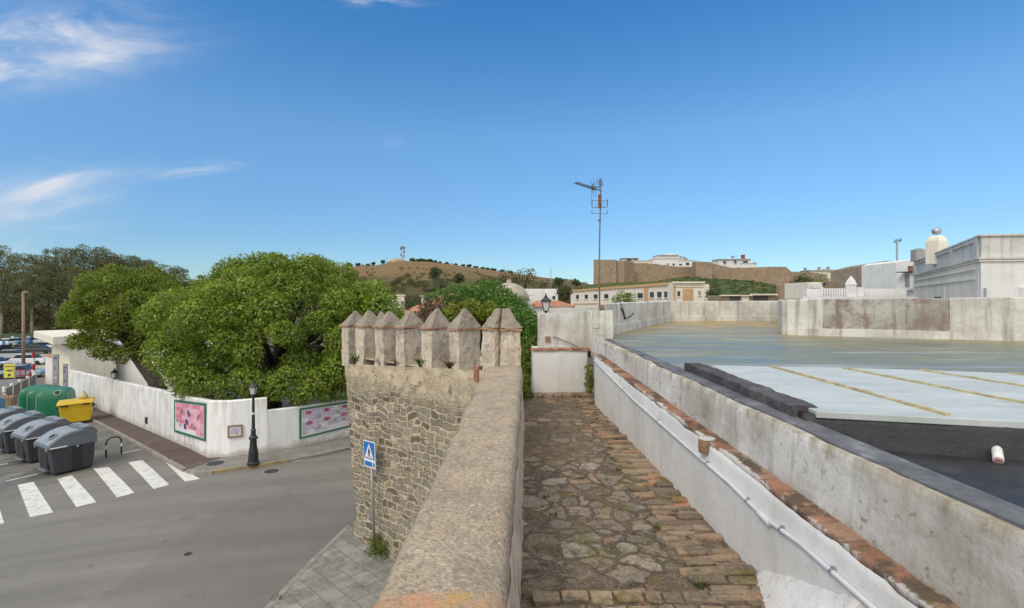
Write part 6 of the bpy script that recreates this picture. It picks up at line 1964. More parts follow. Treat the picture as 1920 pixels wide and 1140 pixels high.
for px in range(-60, 420, 12):
    for j in range(3):
        d = rngw.uniform(112, 126); x = (px+rngw.uniform(-8, 8)-960)/F*d
        cs.append((x, d, gz(x)+rngw.uniform(0.8, 6.5))); rs_.append(rngw.uniform(1.6, 2.8))
pts, nr = blob_points(cs, rs_, 55, rngw, 0.9, 0.2, 0.5)
und = leaves('undergrowth', pts, nr, 0.5, 0.45, M['leaf_scrub'], None, 0.8, 0, rngw)
tag(und, 'dark scrubby undergrowth filling the foot of the eucalyptus wood', 'undergrowth', kind='stuff')
mb = MB(); a, b = P(-60, 640, 106), P(130, 640, 106)
gh_ = empty('green_fence', (a.x, 106, -2.5), 'long low green fence along the far side of the car park', 'fence')
mb.box(((a.x+b.x)/2, 106, -1.5), (b.x-a.x, 0.06, 1.5)); mb.build('mesh_panel', simple('green_fence', (0.05, 0.085, 0.05), 0.8), gh_)

# ------------------------------------------------------------------ hill with mast, scrub and trees
rid = [(250, 548), (330, 530), (420, 520), (520, 510), (600, 503), (650, 500), (700, 498), (735, 491.5), (752, 488.5), (775, 490), (800, 491), (830, 494), (862, 498), (900, 503), (936, 509), (975, 514), (1010, 519), (1045, 523), (1085, 528), (1130, 538), (1200, 548), (1320, 555)]
def ridge(px):
    for (a, ya), (b, yb_) in zip(rid, rid[1:]):
        if a <= px <= b: return ya+(yb_-ya)*(px-a)/(b-a)
    return rid[0][1] if px < rid[0][0] else rid[-1][1]
rows = [(150, 0.0), (200, 0.02), (260, 0.13), (320, 0.34), (380, 0.60), (430, 0.82), (470, 0.95), (500, 1.0), (560, 0.94), (700, 0.6), (1000, 0.1)]
def hill_z(px, d):
    top = EYE-(ridge(px)-HY)*500/F
    for (a, ya), (b, yb_) in zip(rows, rows[1:]):
        if a <= d <= b:
            t_ = (d-a)/(b-a); f = ya+(yb_-ya)*t_; break
    else: f = 0
    x = (px-960)/F*d
    return -1.5+(top+1.5)*f+fnoise((x, d, 0), 0.02, 3.0)*2.0*f*(1-0.8*(f > 0.9))
pxs = [250+ (1320-250)*i/107 for i in range(108)]
ds = [150+10*i for i in range(36)]+[505, 520, 560, 620, 700, 850, 1000]
mb = MB(); vs = [((px-960)/F*d, d, hill_z(px, d)) for px in pxs for d in ds]
nd = len(ds); fs = [(i*nd+j, (i+1)*nd+j, (i+1)*nd+j+1, i*nd+j+1) for i in range(len(pxs)-1) for j in range(nd-1)]
mb.add(vs, fs); hill = fix_normals(mb.build('hill', M['hill'], smooth=True)); tag(hill, kind='structure')
cs = []; rs_ = []
rngh = np.random.default_rng(33)
for k in range(5200):
    px = rngh.uniform(600, 1140); d = rngh.uniform(170, 495)
    low = (d-170)/325
    if rngh.random() < low*1.18 and not (d > 480 and rngh.random() < 0.5): continue
    if mnoise.noise(Vector((px*0.02, d*0.02, 1))) < -0.08: continue
    x = (px-960)/F*d; r_ = rngh.uniform(0.7, 2.4)*(0.6 if d > 380 else 1.0)
    cs.append((x, d, hill_z(px, d)+r_*0.35)); rs_.append(r_)
for k in range(150):
    px = rngh.uniform(610, 905); d = rngh.uniform(165, 265); x = (px-960)/F*d; r_ = rngh.uniform(1.8, 4.0)
    cs.append((x, d, hill_z(px, d)+r_*0.5)); rs_.append(r_)
pts, nr = blob_points(cs, rs_, 26, rngh, 0.8, 0.4, 0.4)
scr = leaves('hill_scrub', pts, nr, 0.75, 0.6, M['leaf_scrub'], None, 0.7, 0, rngh)
tag(scr, 'brown-green scrub covering the lower slopes of the dry hill', 'scrub', kind='stuff')
def ptree(nm, lab, px, py, wpx, hpx, d, mat='leaf_hill', seed=1, group=None, cat='tree', nb=16, leaf=0.55, dens=60):
    """round-crowned tree of given picture size at distance d, foot at py"""
    k = d/F; b = P(px, py, d); w_ = wpx*k/2; h_ = hpx*k
    return tree(nm, lab, cat, b, [b, b+Vector((0, 0, h_*0.35)), b+Vector((0.05*w_, 0, h_*0.5))], [0.07*w_+.04, 0.05*w_+.03, 0.04*w_+.02], (b.x, b.y, b.z+h_*0.58), (w_*0.8, w_*0.8, h_*0.36), nb, w_*0.28, w_*0.45, dens/(w_*w_*0.12)*0.9, leaf*k*6, M[mat], M['bark'], group, 0.85, 0.6, seed, 0.3, -0.95, limbs=6)
ptree('hill_tree', 'round dark green tree on the brown hillside, the upper one of a pair', 816, 531, 27, 32, 300, seed=61, leaf=0.45)
ptree('hill_tree', 'smaller round dark tree on the hillside right of the upper one', 861, 540, 22, 30, 290, seed=62, leaf=0.45)
ptree('hill_tree', 'broad dark tree below the two round trees on the hillside', 826, 553, 46, 36, 270, seed=63, leaf=0.45)
ptree('hill_tree', 'wide dark green tree clump on the ridge right of the hill', 985, 545, 62, 42, 260, 'leaf_scrub', 64, leaf=0.5, nb=24)
ptree('hill_tree', 'grey-brown broad tree on the hill behind the domed house roof', 950, 548, 56, 38, 255, 'leaf_scrub', 65, leaf=0.5, nb=24)
ptree('hill_tree', 'small dark tree on the ridge left of the castle', 1047, 540, 24, 20, 300, seed=66, leaf=0.45)
ptree('hill_tree', 'dark bush at the right end of the low ridge', 1080, 538, 22, 14, 320, seed=67, leaf=0.45)
rlab = 'tiny dark bush on the skyline of the brown hill'
for i, (px, wpx, hpx) in enumerate([(783, 12, 7), (797, 11, 7), (814, 12, 6), (825, 9, 5), (868, 10, 5), (892, 10, 5), (915, 10, 5), (957, 11, 6), (655, 14, 9), (672, 12, 8), (690, 9, 6), (700, 8, 9), (718, 10, 9), (773, 13, 8), (790, 14, 9), (806, 12, 8), (880, 10, 7), (838, 9, 5), (855, 8, 5), (925, 14, 6), (942, 10, 6), (905, 9, 5)]):
    ptree('ridge_bush', rlab, px, ridge(px)+2, wpx, hpx, 496, seed=80+i, group='bushes on the ridge', cat='bush', nb=8, leaf=0.4)
d = 498
mm = empty('telecom_mast', P(755, 490, d), 'white lattice telecom mast on top of the brown hill', 'mast')
mb = MB(); b = P(755, 491, d); tp = P(755, 462, d)
for sx_ in (-1, 1):
    for sy_ in (-1, 1): mb.tube([b+Vector((sx_*1.5, sy_*1.5, 0)), tp+Vector((sx_*0.9, sy_*0.9, 0))], 0.2, 5)
for k in range(7):
    f0, f1 = k/7, (k+1)/7; p0, p1 = b.lerp(tp, f0), b.lerp(tp, f1); w0, w1 = 1.5-0.6*f0, 1.5-0.6*f1
    s = 1 if k % 2 else -1
    mb.tube([p0+Vector((-w0*s, -w0, 0)), p1+Vector((w1*s, -w1, 0))], 0.22, 5)
    mb.tube([p1+Vector((-w1, -w1, 0)), p1+Vector((w1, -w1, 0))], 0.2, 5)
mb.build('lattice', M['steel'], mm)
mb = MB()
for k, (dx, py) in enumerate(((-1.8, 466), (1.9, 465), (0, 464), (1.8, 472), (-1.6, 478), (1.5, 480))): mb.box(P(755, py, d)+Vector((dx, -1.3, 0)), (1.0, 0.6, 2.4 if k < 4 else 1.4))
mb.build('panel_aerials', M['dark_box'], mm)
for i, (px, y0, y1, d, lab) in enumerate([(724, 494, 481, 498, 'thin pole on the hill left of the telecom mast'), (739, 492, 481, 498, 'thin short pole next to the telecom mast'), (1032, 545, 499, 240, 'pair of slim poles on the low ridge left of the castle'), (945, 512, 497, 480, 'slim pole on the falling ridge')]):
    mb = MB(); mb.tube([P(px, y0+4, d), P(px, y1, d)], 0.10*d/240, 5); mb.tube([P(px-2, y1+4, d), P(px+2, y1+4, d)], 0.06*d/240, 5)
    if i == 2: mb.tube([P(px+2.2, y0+4, d), P(px+2.2, y1+6, d)], 0.06*d/240, 5)
    tag(mb.build('ridge_pole', M['steel']), lab, 'pole')
# bare round shoulder beside the mast
mb = MB(); mb.lathe([(9, -4), (8.5, 0), (6.5, 2.2), (3, 3.2), (0.5, 3.4)], P(745, 491, 505), 16); tag(mb.build('rock_knoll', simple('pale_rock', (0.40, 0.31, 0.19), 1.0, 0.2, 0.2), smooth=True), 'pale bare rock knoll beside the telecom mast', 'rock')

# ------------------------------------------------------------------ planting behind the tower
hedge_blobs = [(TP(px, py, d), r) for (px, py, d, r) in [(905, 545, 18.6, .5), (930, 555, 18.2, .5), (955, 570, 17.8, .5), (980, 588, 17.3, .48), (998, 612, 16.9, .42), (1000, 645, 16.5, .34), (985, 630, 16.8, .5), (925, 543, 18.4, .42), (945, 556, 18.0, .42), (968, 573, 17.5, .42)]]+[(TP(px, py, d), r) for (px, py, d, r) in [(828, 556, 19, .36), (850, 549, 18.8, .38), (874, 548, 18.5, .40), (896, 552, 18.2, .42), (916, 562, 17.9, .42), (936, 576, 17.5, .44), (954, 588, 17.2, .44), (972, 602, 16.9, .44), (984, 618, 16.6, .42), (994, 600, 16.9, .36), (1000, 622, 16.4, .36), (992, 640, 16.4, .42), (991, 664, 16.2, .38), (991, 686, 16.1, .36),
               (905, 590, 18, .55), (925, 606, 17.6, .55), (945, 620, 17.2, .55), (960, 640, 16.9, .55), (900, 625, 18, .6), (930, 650, 17.5, .6), (955, 690, 17, .55), (870, 580, 18.6, .5), (850, 570, 18.9, .4), (975, 660, 16.6, .45), (968, 740, 16.4, .5), (808, 560, 19.2, .3), (998, 652, 16.0, .28), (1000, 672, 15.9, .26)]]
bush('flowering_hedge', 'tall bright green creeper hedge behind the corner merlon, flecked with white', 'hedge', TP(930, 660, 17.4), (0.5, 0.6, 1.2), 6, 0.35, 0.5, 2600, 0.10, M['leaf_bright'], seed=11, lo=0.2, extra=hedge_blobs)
bush('dark_hedge', 'dark shaded shrub between the tower and the white end block', 'shrub', TP(988, 705, 15.6), (0.34, 0.5, 1.3), 14, 0.25, 0.4, 1500, 0.10, M['leaf_dark'], seed=12, lo=0.2)
bush('lime_bush', 'yellow-green leafy bush peeping over the pointed merlons', 'bush', TP(884, 586, 16.9), (0.95, 0.5, 0.36), 22, 0.22, 0.36, 2200, 0.11, M['leaf_lime'], seed=13, lo=0.2, aspect=0.7)
bush('dry_bush', 'dark brown dried bush left of the lime bush behind the merlons', 'bush', TP(812, 604, 17.2), (0.8, 0.6, 0.75), 30, 0.25, 0.40, 3200, 0.10, M['leaf_dry'], seed=14, lo=0.2, aspect=0.3)
bush('dry_bush', 'dark brown twiggy growth under the lime bush', 'bush', TP(868, 618, 16.9), (0.9, 0.4, 0.45), 22, 0.25, 0.38, 3200, 0.10, M['leaf_dry'], seed=15, lo=0.2, aspect=0.3)
bush('gap_plant', 'small leafy plant in the gap between the white block and the long wall', 'plant', (1.98, 12.95, walkZ+0.35), (0.10, 0.22, 0.42), 8, 0.10, 0.16, 5000, 0.06, M['leaf_lime'], seed=16, lo=0.2)
bush('gap_plant', 'small dark green plant left of the white block by the tower corner', 'plant', (0.36, 12.6, walkZ+0.10), (0.14, 0.25, 0.22), 7, 0.10, 0.16, 5000, 0.06, M['leaf_dark'], seed=17, lo=0.2)
gsoil = MB(); gsoil.prism([(-2.6, 16.4), (0.3, 14.6), (2.2, 14.7), (3, 26), (-3.6, 26)], 0, 3.2)
tag(gsoil.build('garden_terrace', M['earth']), kind='structure')

# ------------------------------------------------------------------ houses in the middle distance
def block(mb, px0, px1, yt, yb, d0, depth, d1=None):
    """building volume whose front runs between two image columns at depths d0, d1, tops on row yt (at d0)"""
    d1 = d0 if d1 is None else d1
    zt = EYE-(yt-HY)*d0/F; zb = EYE-(yb-HY)*d0/F
    a = ((px0-960)/F*d0, d0); b = ((px1-960)/F*d1, d1)
    u = Vector((b[0]-a[0], b[1]-a[1])).normalized(); n = Vector((-u.y, u.x))*depth
    if n.y < 0: n = -n
    mb.prism([a, b, (b[0]+n.x, b[1]+n.y), (a[0]+n.x, a[1]+n.y)], zb, zt)
    return a, b, zt, zb, n


def hrect(root, px0, px1, y0, y1, d, name, mat, thick=0.12, proud=0.05, parent=None):
    a, b = P(px0, y1, d), P(px1, y0, d)
    mb = MB(); mb.box(((a.x+b.x)/2, d-proud+thick/2, (a.z+b.z)/2), (b.x-a.x, thick, b.z-a.z)); return mb.build(name, M[mat], parent or root)


dh = empty('domed_house', P(985, 572, 70), 'white house with a mossy stone domed roof behind the bright hedge', 'house')
mb = MB(); block(mb, 912, 1046, 541.5, 600, 70, 8); mb.build('walls', M['white_house'], dh)
c = P(952, 560, 70.5); k = 70/F
mb = MB(); mb.lathe([(38*k, -0.2), (35*k, 0.55), (30*k, 1.2), (22*k, 1.75), (11*k, 2.1), (4.5*k, 2.2), (4.5*k, 2.55), (0.3, 2.6)], (c.x+0.2, c.y-3.2, c.z-0.1), 24); mb.build('domed_roof', M['stone_roof'], dh, smooth=True)
mb = MB(); 
for i in range(17): mb.box((P(974+3.2*i, 569, 69.3).x, 69.3, P(0, 569, 69.3).z), (0.09, 0.09, 0.75))
mb.box((P(1000, 564, 69.3).x, 69.3, P(0, 563.8, 69.3).z), (4.1, 0.14, 0.10)); mb.build('balustrade', M['sign_white'], dh)
mb = MB(); a = P(1020, 541, 69.5); mb.prism([(a.x, 69.2), (P(1032, 0, 69.2).x, 69.2), (P(1032, 0, 69.2).x, 76), (a.x, 76)], 5.5, [EYE+1.35, EYE+0.3, EYE+0.3, EYE+1.35]); mb.build('sloping_parapet', M['white_house'], dh)
hrect(dh, 1036, 1041, 555, 561, 70, 'window', 'window'); hrect(dh, 985, 1000, 552, 553, 70, 'ledge', 'grey_plaster')
oh = empty('tiled_house', P(1040, 575, 48), 'low house with an orange tiled roof behind the roof wall lantern', 'house')
mb = MB(); a, b, zt, zb, n = block(mb, 1004, 1078, 574, 620, 48, 6); mb.build('walls', M['white_house'], oh)
mb = MB(); z0, z1 = EYE-(575-HY)*47.6/F, EYE-(563.5-HY)*50/F
x0, x1 = a[0]-.3, b[0]+.3; mb.add([(x0, 47.6, z0), (x1, 47.6, z0), (x1-1.6, 51, z1), (x0+.5, 51, z1), (x0, 54.3, z0), (x1, 54.3, z0)], [(0, 1, 2, 3), (5, 4, 3, 2), (1, 5, 2), (4, 0, 3), (0, 4, 5, 1)]); fix_normals(mb.build('roof', M['tile'], oh))
oh2 = empty('tiled_house', P(800, 590, 40), 'house with a long orange tiled roof between the big tree and the brown bush', 'house')
mb = MB(); block(mb, 752, 840, 602, 640, 40, 6); mb.build('walls', M['white_house'], oh2)
mb = MB(); p = [P(748, 604, 39.4), P(862, 604, 39.4), P(862, 548, 46), P(835, 553, 46), P(757, 582, 44)]
mb.add([v for v in p]+[v+Vector((0, 0, -0.2)) for v in p], [(0, 1, 2, 3, 4), (9, 8, 7, 6, 5)]+[(i, 5+i, 5+(i+1) % 5, (i+1) % 5) for i in range(5)]); fix_normals(mb.build('roof', M['tile'], oh2))
mb = MB(); mb.box(P(752, 567, 45), (0.55, 0.5, 1.35)); mb.box(P(752, 553.5, 45), (0.7, 0.65, 0.12)); mb.build('chimney', M['cream_house'], oh2)
wr_ = empty('pale_house', P(795, 560, 62), 'pale flat-roofed house above the orange tiles, below the hill', 'house')
mb = MB(); block(mb, 726, 742, 562, 610, 60, 4); mb.build('walls', M['white_house'], wr_)
mb = MB(); block(mb, 790, 852, 556, 610, 66, 5); mb.build('walls', M['white_house'], wr_)
mb = MB(); block(mb, 786, 856, 553.5, 556, 65.6, 6); mb.build('roof', M['stone_roof'], wr_)
hrect(wr_, 812, 822, 549, 554, 65, 'chimney', 'cream_house', 0.6, 0)
bush('palm_bush', 'dark spiky shrub beside the cream chimney', 'shrub', TP(765, 572, 42), (0.55, 0.5, 0.45), 8, 0.2, 0.35, 500, 0.28, M['leaf_hill'], seed=91, aspect=0.15)
ptree('garden_tree', 'round grey-green tree with brown tinge beside the long cream building', 1058, 572, 34, 38, 62, 'leaf_scrub', 92, nb=26, leaf=0.45, dens=120)
ptree('garden_tree', 'low wide dark green bush in front of the long cream building', 1170, 588, 56, 42, 40, 'leaf_dark', 93, cat='bush', nb=26, leaf=0.45, dens=120)

# lantern above the end wall
c = P(1023.5, 586, 14.2)
wl2 = empty('wall_lantern', c, 'black street lantern rising behind the stained end wall', 'lantern')
mb = MB(); mb.tube([c+Vector((0, 0, -1.2)), c+Vector((0, 0, 0.02))], 0.02, 8); mb.build('stem', M['iron'], wl2)
lantern(wl2, (c.x, c.y, c.z-0.02), 0.72)

# ------------------------------------------------------------------ long cream building
lb = empty('long_building', P(1200, 570, 105), 'long low cream building with ochre bands and a row of dark windows below the castle', 'building')
a = P(1070, 0, 160); b = P(1262, 0, 108); A2 = Vector((a.x, 160)); B2 = Vector((b.x, 108))
u = (B2-A2).normalized(); n2 = Vector((-u.y, u.x)); n2 = -n2 if n2.y > 0 else n2     # towards viewer
zT = EYE+(560-543.5)*160/F; zR = EYE+(560-532)*108/F
mb = MB(); mb.prism([tuple(A2), tuple(B2), tuple(B2-n2*9), tuple(A2-n2*9)], 0, [EYE+2.8, EYE+3.12, EYE+3.12, EYE+2.8]); mb.build('walls', M['cream_house'], lb)
def strip_on(px0, px1, ya0, ya1, yb0, yb1, name, mat, proud=0.12, parent=None):
    """piece of facade between columns; rows given at both ends (top, bottom)"""
    p0, d0 = isect(px0, tuple(A2), tuple(B2)); p1, d1 = isect(px1, tuple(A2), tuple(B2))
    q = [Vector((p0.x, p0.y, EYE-(yb0-HY)*d0/F)), Vector((p1.x, p1.y, EYE-(yb1-HY)*d1/F)), Vector((p1.x, p1.y, EYE-(ya1-HY)*d1/F)), Vector((p0.x, p0.y, EYE-(ya0-HY)*d0/F))]
    N3 = Vector((n2.x, n2.y, 0))
    mb = MB(); mb.add([v+N3*proud for v in q]+[v-N3*0.1 for v in q], [(0, 1, 2, 3), (7, 6, 5, 4), (4, 5, 1, 0), (5, 6, 2, 1), (6, 7, 3, 2), (7, 4, 0, 3)])
    return mb.build(name, M[mat], parent or lb)
strip_on(1072, 1262, 543.5, 528.5, 547, 534.5, 'cornice', 'ochre', 0.3)
strip_on(1208, 1216, 534, 533.5, 570, 570, 'pilaster', 'ochre', 0.15); strip_on(1254, 1262, 531, 530, 570, 570, 'pilaster', 'ochre', 0.15)
strip_on(1075, 1207, 569, 567.2, 570.5, 569, 'ledge', 'ochre', 0.15)
for (cx, w_, y0, y1) in [(1083, 5, 553, 560.5), (1099.5, 6, 552.5, 560), (1117, 6.5, 552, 560), (1137, 7.5, 551.5, 559.5), (1178, 8.5, 549.5, 558.5), (1200.5, 9.5, 549.5, 559)]:
    f = strip_on(cx-w_/2, cx+w_/2, y0, y0, y1, y1, 'window', 'window', 0.05)
    strip_on(cx-w_/2-1, cx+w_/2+1, y1, y1, y1+1.4, y1+1.4, 'sill', 'white_house', 0.25, f)
for (cx, w_, y0, y1) in [(1222.5, 7.5, 547.5, 558), (1236.5, 8, 547, 558), (1250, 8.5, 546.5, 558)]:
    f = strip_on(cx-w_/2, cx+w_/2, y0, y0, y1, y1, 'window', 'window', 0.05)
    strip_on(cx-w_/2-1, cx+w_/2+1, y1, y1, y1+1.4, y1+1.4, 'sill', 'white_house', 0.25, f)
mb = MB(); a_, b_, zt_, zb_, nn_ = block(mb, 1262, 1320, 530.5, 590, 106, 14); mb.build('end_wing', M['cream_house'], lb)
hrect(lb, 1261, 1321, 528, 531, 105.7, 'cornice', 'cream_house', 0.5, 0.2); hrect(lb, 1262.5, 1319.5, 538, 539, 106, 'ledge', 'ochre', 0.2, 0.1)
hrect(lb, 1262.5, 1267, 536, 572, 106, 'pilaster', 'ochre', 0.2, 0.1)
f = hrect(lb, 1270, 1275, 546, 555.5, 106, 'window', 'window', 0.15, 0.08); hrect(lb, 1269, 1276, 555.5, 557, 106, 'sill', 'white_house', 0.3, 0.2, f)
f = hrect(lb, 1309, 1314, 545.5, 554, 106, 'window', 'shutter', 0.15, 0.08); hrect(lb, 1308, 1315, 554, 555.5, 106, 'sill', 'white_house', 0.3, 0.2, f)
hrect(lb, 1280, 1300, 541, 565, 106, 'blind_panel', 'ochre', 0.12, 0.06)

# ------------------------------------------------------------------ castle hill and castle
rowsC = [(1090, 545, 548), (1110, 533, 545), (1160, 529, 545), (1230, 527, 545), (1260, 521, 543), (1300, 519, 545), (1340, 522, 550), (1390, 525, 553), (1440, 531, 556), (1480, 538, 558), (1530, 545, 560), (1600, 545, 562), (1760, 545, 562)]
mb = MB(); dcs = [110, 140, 180, 215, 240, 290, 400]
vs = []
for (px, yt, yb) in rowsC:
    zt = EYE-(yt-HY)*240/F
    for d in dcs:
        t_ = min(1, max(0, (d-120)/120)); t_ = t_**0.8
        vs.append(((px-960)/F*d, d, -1+(zt+1)*t_+(0 if d <= 240 else (d-240)*0.01)))
nd = len(dcs); fs = [(i*nd+j, (i+1)*nd+j, (i+1)*nd+j+1, i*nd+j+1) for i in range(len(rowsC)-1) for j in range(nd-1)]
mb.add(vs, fs); sl = fix_normals(mb.build('castle_slope', M['slope'], smooth=True)); tag(sl, kind='structure')
cs = []; rs_ = []
for k in range(420):
    px = rngh.uniform(1225, 1500); t_ = rngh.random()
    i = [j for j in range(len(rowsC)-1) if rowsC[j][0] <= px <= rowsC[j+1][0]][0]
    f = (px-rowsC[i][0])/(rowsC[i+1][0]-rowsC[i][0]); yt = rowsC[i][1]+(rowsC[i+1][1]-rowsC[i][1])*f
    d = 150+88*t_; zt = EYE-(yt-HY)*240/F; tt = ((d-120)/120)**0.8
    r_ = rngh.uniform(0.5, 1.2)
    cs.append(((px-960)/F*d, d, -1+(zt+1)*tt+0.1)); rs_.append(r_)
pts, nr = blob_points(cs, rs_, 40, rngh, 0.5, 0.5, 0.4)
M['leaf_slope'] = foliage('slope_leaves', [(0.0, (0.030, 0.052, 0.018)), (0.7, (0.062, 0.098, 0.030)), (1.0, (0.12, 0.13, 0.045))], 0.2, 0.7, 0.5, (0.085, 0.10, 0.03), 0.08)
tag(leaves('slope_scrub', pts, nr, 0.45, 0.6, M['leaf_slope'], None, 0.7, 0, rngh), 'low green scrub on the slope below the castle wall', 'scrub', kind='stuff')

ca = empty('castle', P(1300, 530, 245), 'brown medieval castle wall with square towers on the rise behind the rooftops', 'castle')
def cpiece(name, pts_, yb, depth, d_list, seed):
    """castle wall stretch: list of (px, ytop), rough top, given depth per point"""
    mb = MB()
    xy = [((px-960)/F*d, d) for (px, _), d in zip(pts_, d_list)]
    for i in range(len(pts_)-1):
        za, zb_ = EYE-(pts_[i][1]-HY)*d_list[i]/F, EYE-(pts_[i+1][1]-HY)*d_list[i+1]/F
        z0 = EYE-(yb-HY)*d_list[i]/F-6
        A = Vector(xy[i]); B = Vector(xy[i+1]); u_ = (B-A).normalized(); nn = Vector((-u_.y, u_.x))*depth
        if nn.y < 0: nn = -nn
        def s(p, zt): return [(p.x, p.y, z0), (p.x, p.y, zt), (p.x+nn.x, p.y+nn.y, zt), (p.x+nn.x, p.y+nn.y, z0)]
        loft(mb, s(A, za), s(B, zb_), max(2, int((B-A).length/1.6)), 2.0, 0.22, 0.25, seed+i)
    return fix_normals(mb.build(name, M['castle'], ca))
cpiece('tower', [(1113, 486.5), (1156, 487)], 530, 10, [240, 238], 1)
cpiece('tower', [(1156, 489), (1170, 489), (1187, 491.5)], 530, 8, [239, 236, 241], 2)
cpiece('curtain_wall', [(1186, 493), (1215, 493.5), (1245, 497), (1270, 500.5), (1306, 500)], 525, 3, [246, 246, 246, 246, 246], 3)
cpiece('tower', [(1305, 490), (1335, 491.5)], 525, 9, [238, 237], 4)
cpiece('curtain_wall', [(1334, 494), (1350, 497), (1370, 502), (1400, 502), (1440, 500), (1474, 500.5), (1483, 508)], 530, 3, [245, 245, 245, 244, 243, 242, 241], 5)
cpiece('curtain_wall', [(1482, 509.5), (1516, 510.5), (1600, 519)], 540, 3, [262, 264, 270], 6)
cpiece('ruined_pier', [(1462, 535), (1472, 520), (1476, 548)], 565, 2, [150, 150, 150], 7)
cpiece('ruined_pier', [(1470, 525), (1481, 520)], 565, 3, [150, 150], 8)
def hilltop(name, lab, parts, wins, d, extra=None, mat='white_house'):
    r_ = empty(name, P(parts[0][0], parts[0][3], d), lab, 'house')
    for ip, (x0, x1, yt, yb) in enumerate(parts):
        mb = MB(); block(mb, x0, x1, yt, yb+20, d+(0.6 if ip == 0 else 0.05*ip), 9); mb.build('walls', M[mat], r_)
        hrect(r_, x0-0.6, x1+0.6, yt-0.9, yt+0.1, d-0.3+0.07*ip, 'roof_edge', 'grey_plaster', 9.6, 0)
    for (x, y, w_, h_) in wins: hrect(r_, x-w_/2, x+w_/2, y-h_/2, y+h_/2, d, 'window', 'window', 0.3, 0.12)
    for (x, y, w_, h_, m_) in (extra or []): hrect(r_, x-w_/2, x+w_/2, y-h_/2, y+h_/2, d+2, 'chimney', m_, 1.2, 0)
    return r_
hilltop('white_house', 'white house with four dark windows standing behind the middle of the castle wall', [(1233, 1273, 478.5, 500), (1225, 1282, 485, 505), (1272, 1305, 488.5, 502)], [(1263, 496, 4, 4), (1276, 496, 5, 3), (1289, 494.5, 6, 4.5), (1300, 493, 3, 4), (1252, 495, 4, 2)], 262, [(1277, 484, 3, 8, 'shutter'), (1283, 484.5, 3, 7, 'shutter'), (1288, 486, 3, 5, 'shutter'), (1258, 477, 10, 3, 'white_house')])
hilltop('white_house', 'white gabled house with one dark window right of the square castle tower', [(1348, 1408, 486, 510), (1390, 1418, 494, 510)], [(1359, 491.5, 4, 5), (1379, 490.5, 3, 6), (1398, 491, 8, 4)], 262, [(1394, 481.5, 6, 8, 'rust'), (1375, 481.5, 5, 4, 'shutter'), (1416, 494.5, 6, 5, 'shutter')])
hilltop('stone_house', 'grey stone house with a low roof behind the left castle towers', [(1168, 1198, 484, 500), (1190, 1226, 489, 500)], [(1180, 487, 8, 3), (1192, 486.5, 5, 3)], 264, None, 'cream_house')
hilltop('white_house', 'long cream house with three grey chimneys right of the castle wall end', [(1518, 1580, 507, 540), (1562, 1585, 506, 540), (1580, 1596, 509, 540)], [(1529, 514, 5, 4)], 266, [(1511, 506, 3.5, 8, 'shutter'), (1537, 504.5, 4, 8, 'shutter'), (1546, 506, 3, 4, 'shutter'), (1554, 504.5, 4, 9, 'shutter')], 'cream_house')
ptree('castle_bush', 'dark bush at the foot of the castle slope beside the long cream building', 1338, 572, 34, 30, 100, 'leaf_hill', 95, cat='bush', nb=20, leaf=0.45, dens=110)
ptree('castle_bush', 'dark green tree left of the white balustrade wall', 1505, 570, 44, 58, 75, 'leaf_hill', 96, nb=26, leaf=0.45, dens=120)
ptree('castle_bush', 'dark green tree behind the white pointed chimney', 1612, 560, 44, 52, 70, 'leaf_hill', 97, nb=24, leaf=0.45, dens=120)
ptree('castle_bush', 'flat topped green tree above the corrugated roof', 1545, 552, 62, 34, 85, 'leaf_bright', 98, nb=24, leaf=0.4, dens=120)
ptree('castle_bush', 'low dark bush between the balustrade and the ochre house', 1640, 560, 26, 42, 72, 'leaf_hill', 99, nb=18, leaf=0.45, dens=120)
ru = empty('ruined_house', P(1400, 565, 90), 'roofless brown stone house with two dark openings in front of the castle slope', 'ruin')
mb = MB(); block(mb, 1355, 1475, 553.5, 600, 92, 7); mb.build('walls', M['castle'], ru)
hrect(ru, 1352, 1412, 553, 555, 91.6, 'roof_edge', 'cream_house', 1.0, 0.2); hrect(ru, 1410, 1458, 551, 553.5, 91.4, 'roof_edge', 'cream_house', 1.0, 0.2)
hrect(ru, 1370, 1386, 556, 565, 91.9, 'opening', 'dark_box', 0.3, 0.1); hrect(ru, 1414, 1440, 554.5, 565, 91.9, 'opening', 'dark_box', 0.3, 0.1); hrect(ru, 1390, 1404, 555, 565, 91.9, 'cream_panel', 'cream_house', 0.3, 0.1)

# ------------------------------------------------------------------ rooftops on the right
wt = empty('white_terrace', P(1600, 560, 30), 'white terrace wall with a tall pointed chimney block above the stained roof parapet', 'wall')
mb = MB(); block(mb, 1506, 1720, 556, 640, 28, 0.3); mb.build('low_wall', M['white_house'], wt)
mb = MB(); block(mb, 1513, 1700, 541, 556.2, 28.6, 0.25); mb.build('upper_run', M['white_house'], wt)
mb = MB()
for i in range(11): block(mb, 1541+4.6*i, 1543.6+4.6*i, 540.6, 556, 28.5, 0.08)
mb.build('balusters', M['white_house'], wt)
c = P(1595.5, 556, 28.3); k = 28.3/F
mb = MB(); mb.lathe([(8.6*k, 0), (8.6*k, 21*k), (9.6*k, 21.5*k), (9.6*k, 23*k), (7*k, 29*k), (3*k, 35.5*k), (0.4*k, 39*k)], c, 4, rz=0.1); mb.build('pointed_chimney', M['white_house'], wt)
mb = MB(); block(mb, 1602, 1620, 538.5, 556, 28.35, 0.5); mb.build('pier', M['white_house'], wt)
sh = empty('roof_shed', P(1545, 545, 36), 'small white shed with a corrugated brown roof on the terrace', 'shed')
mb = MB(); block(mb, 1514, 1545, 529, 560, 36, 3); mb.build('walls', M['cream_house'], sh)
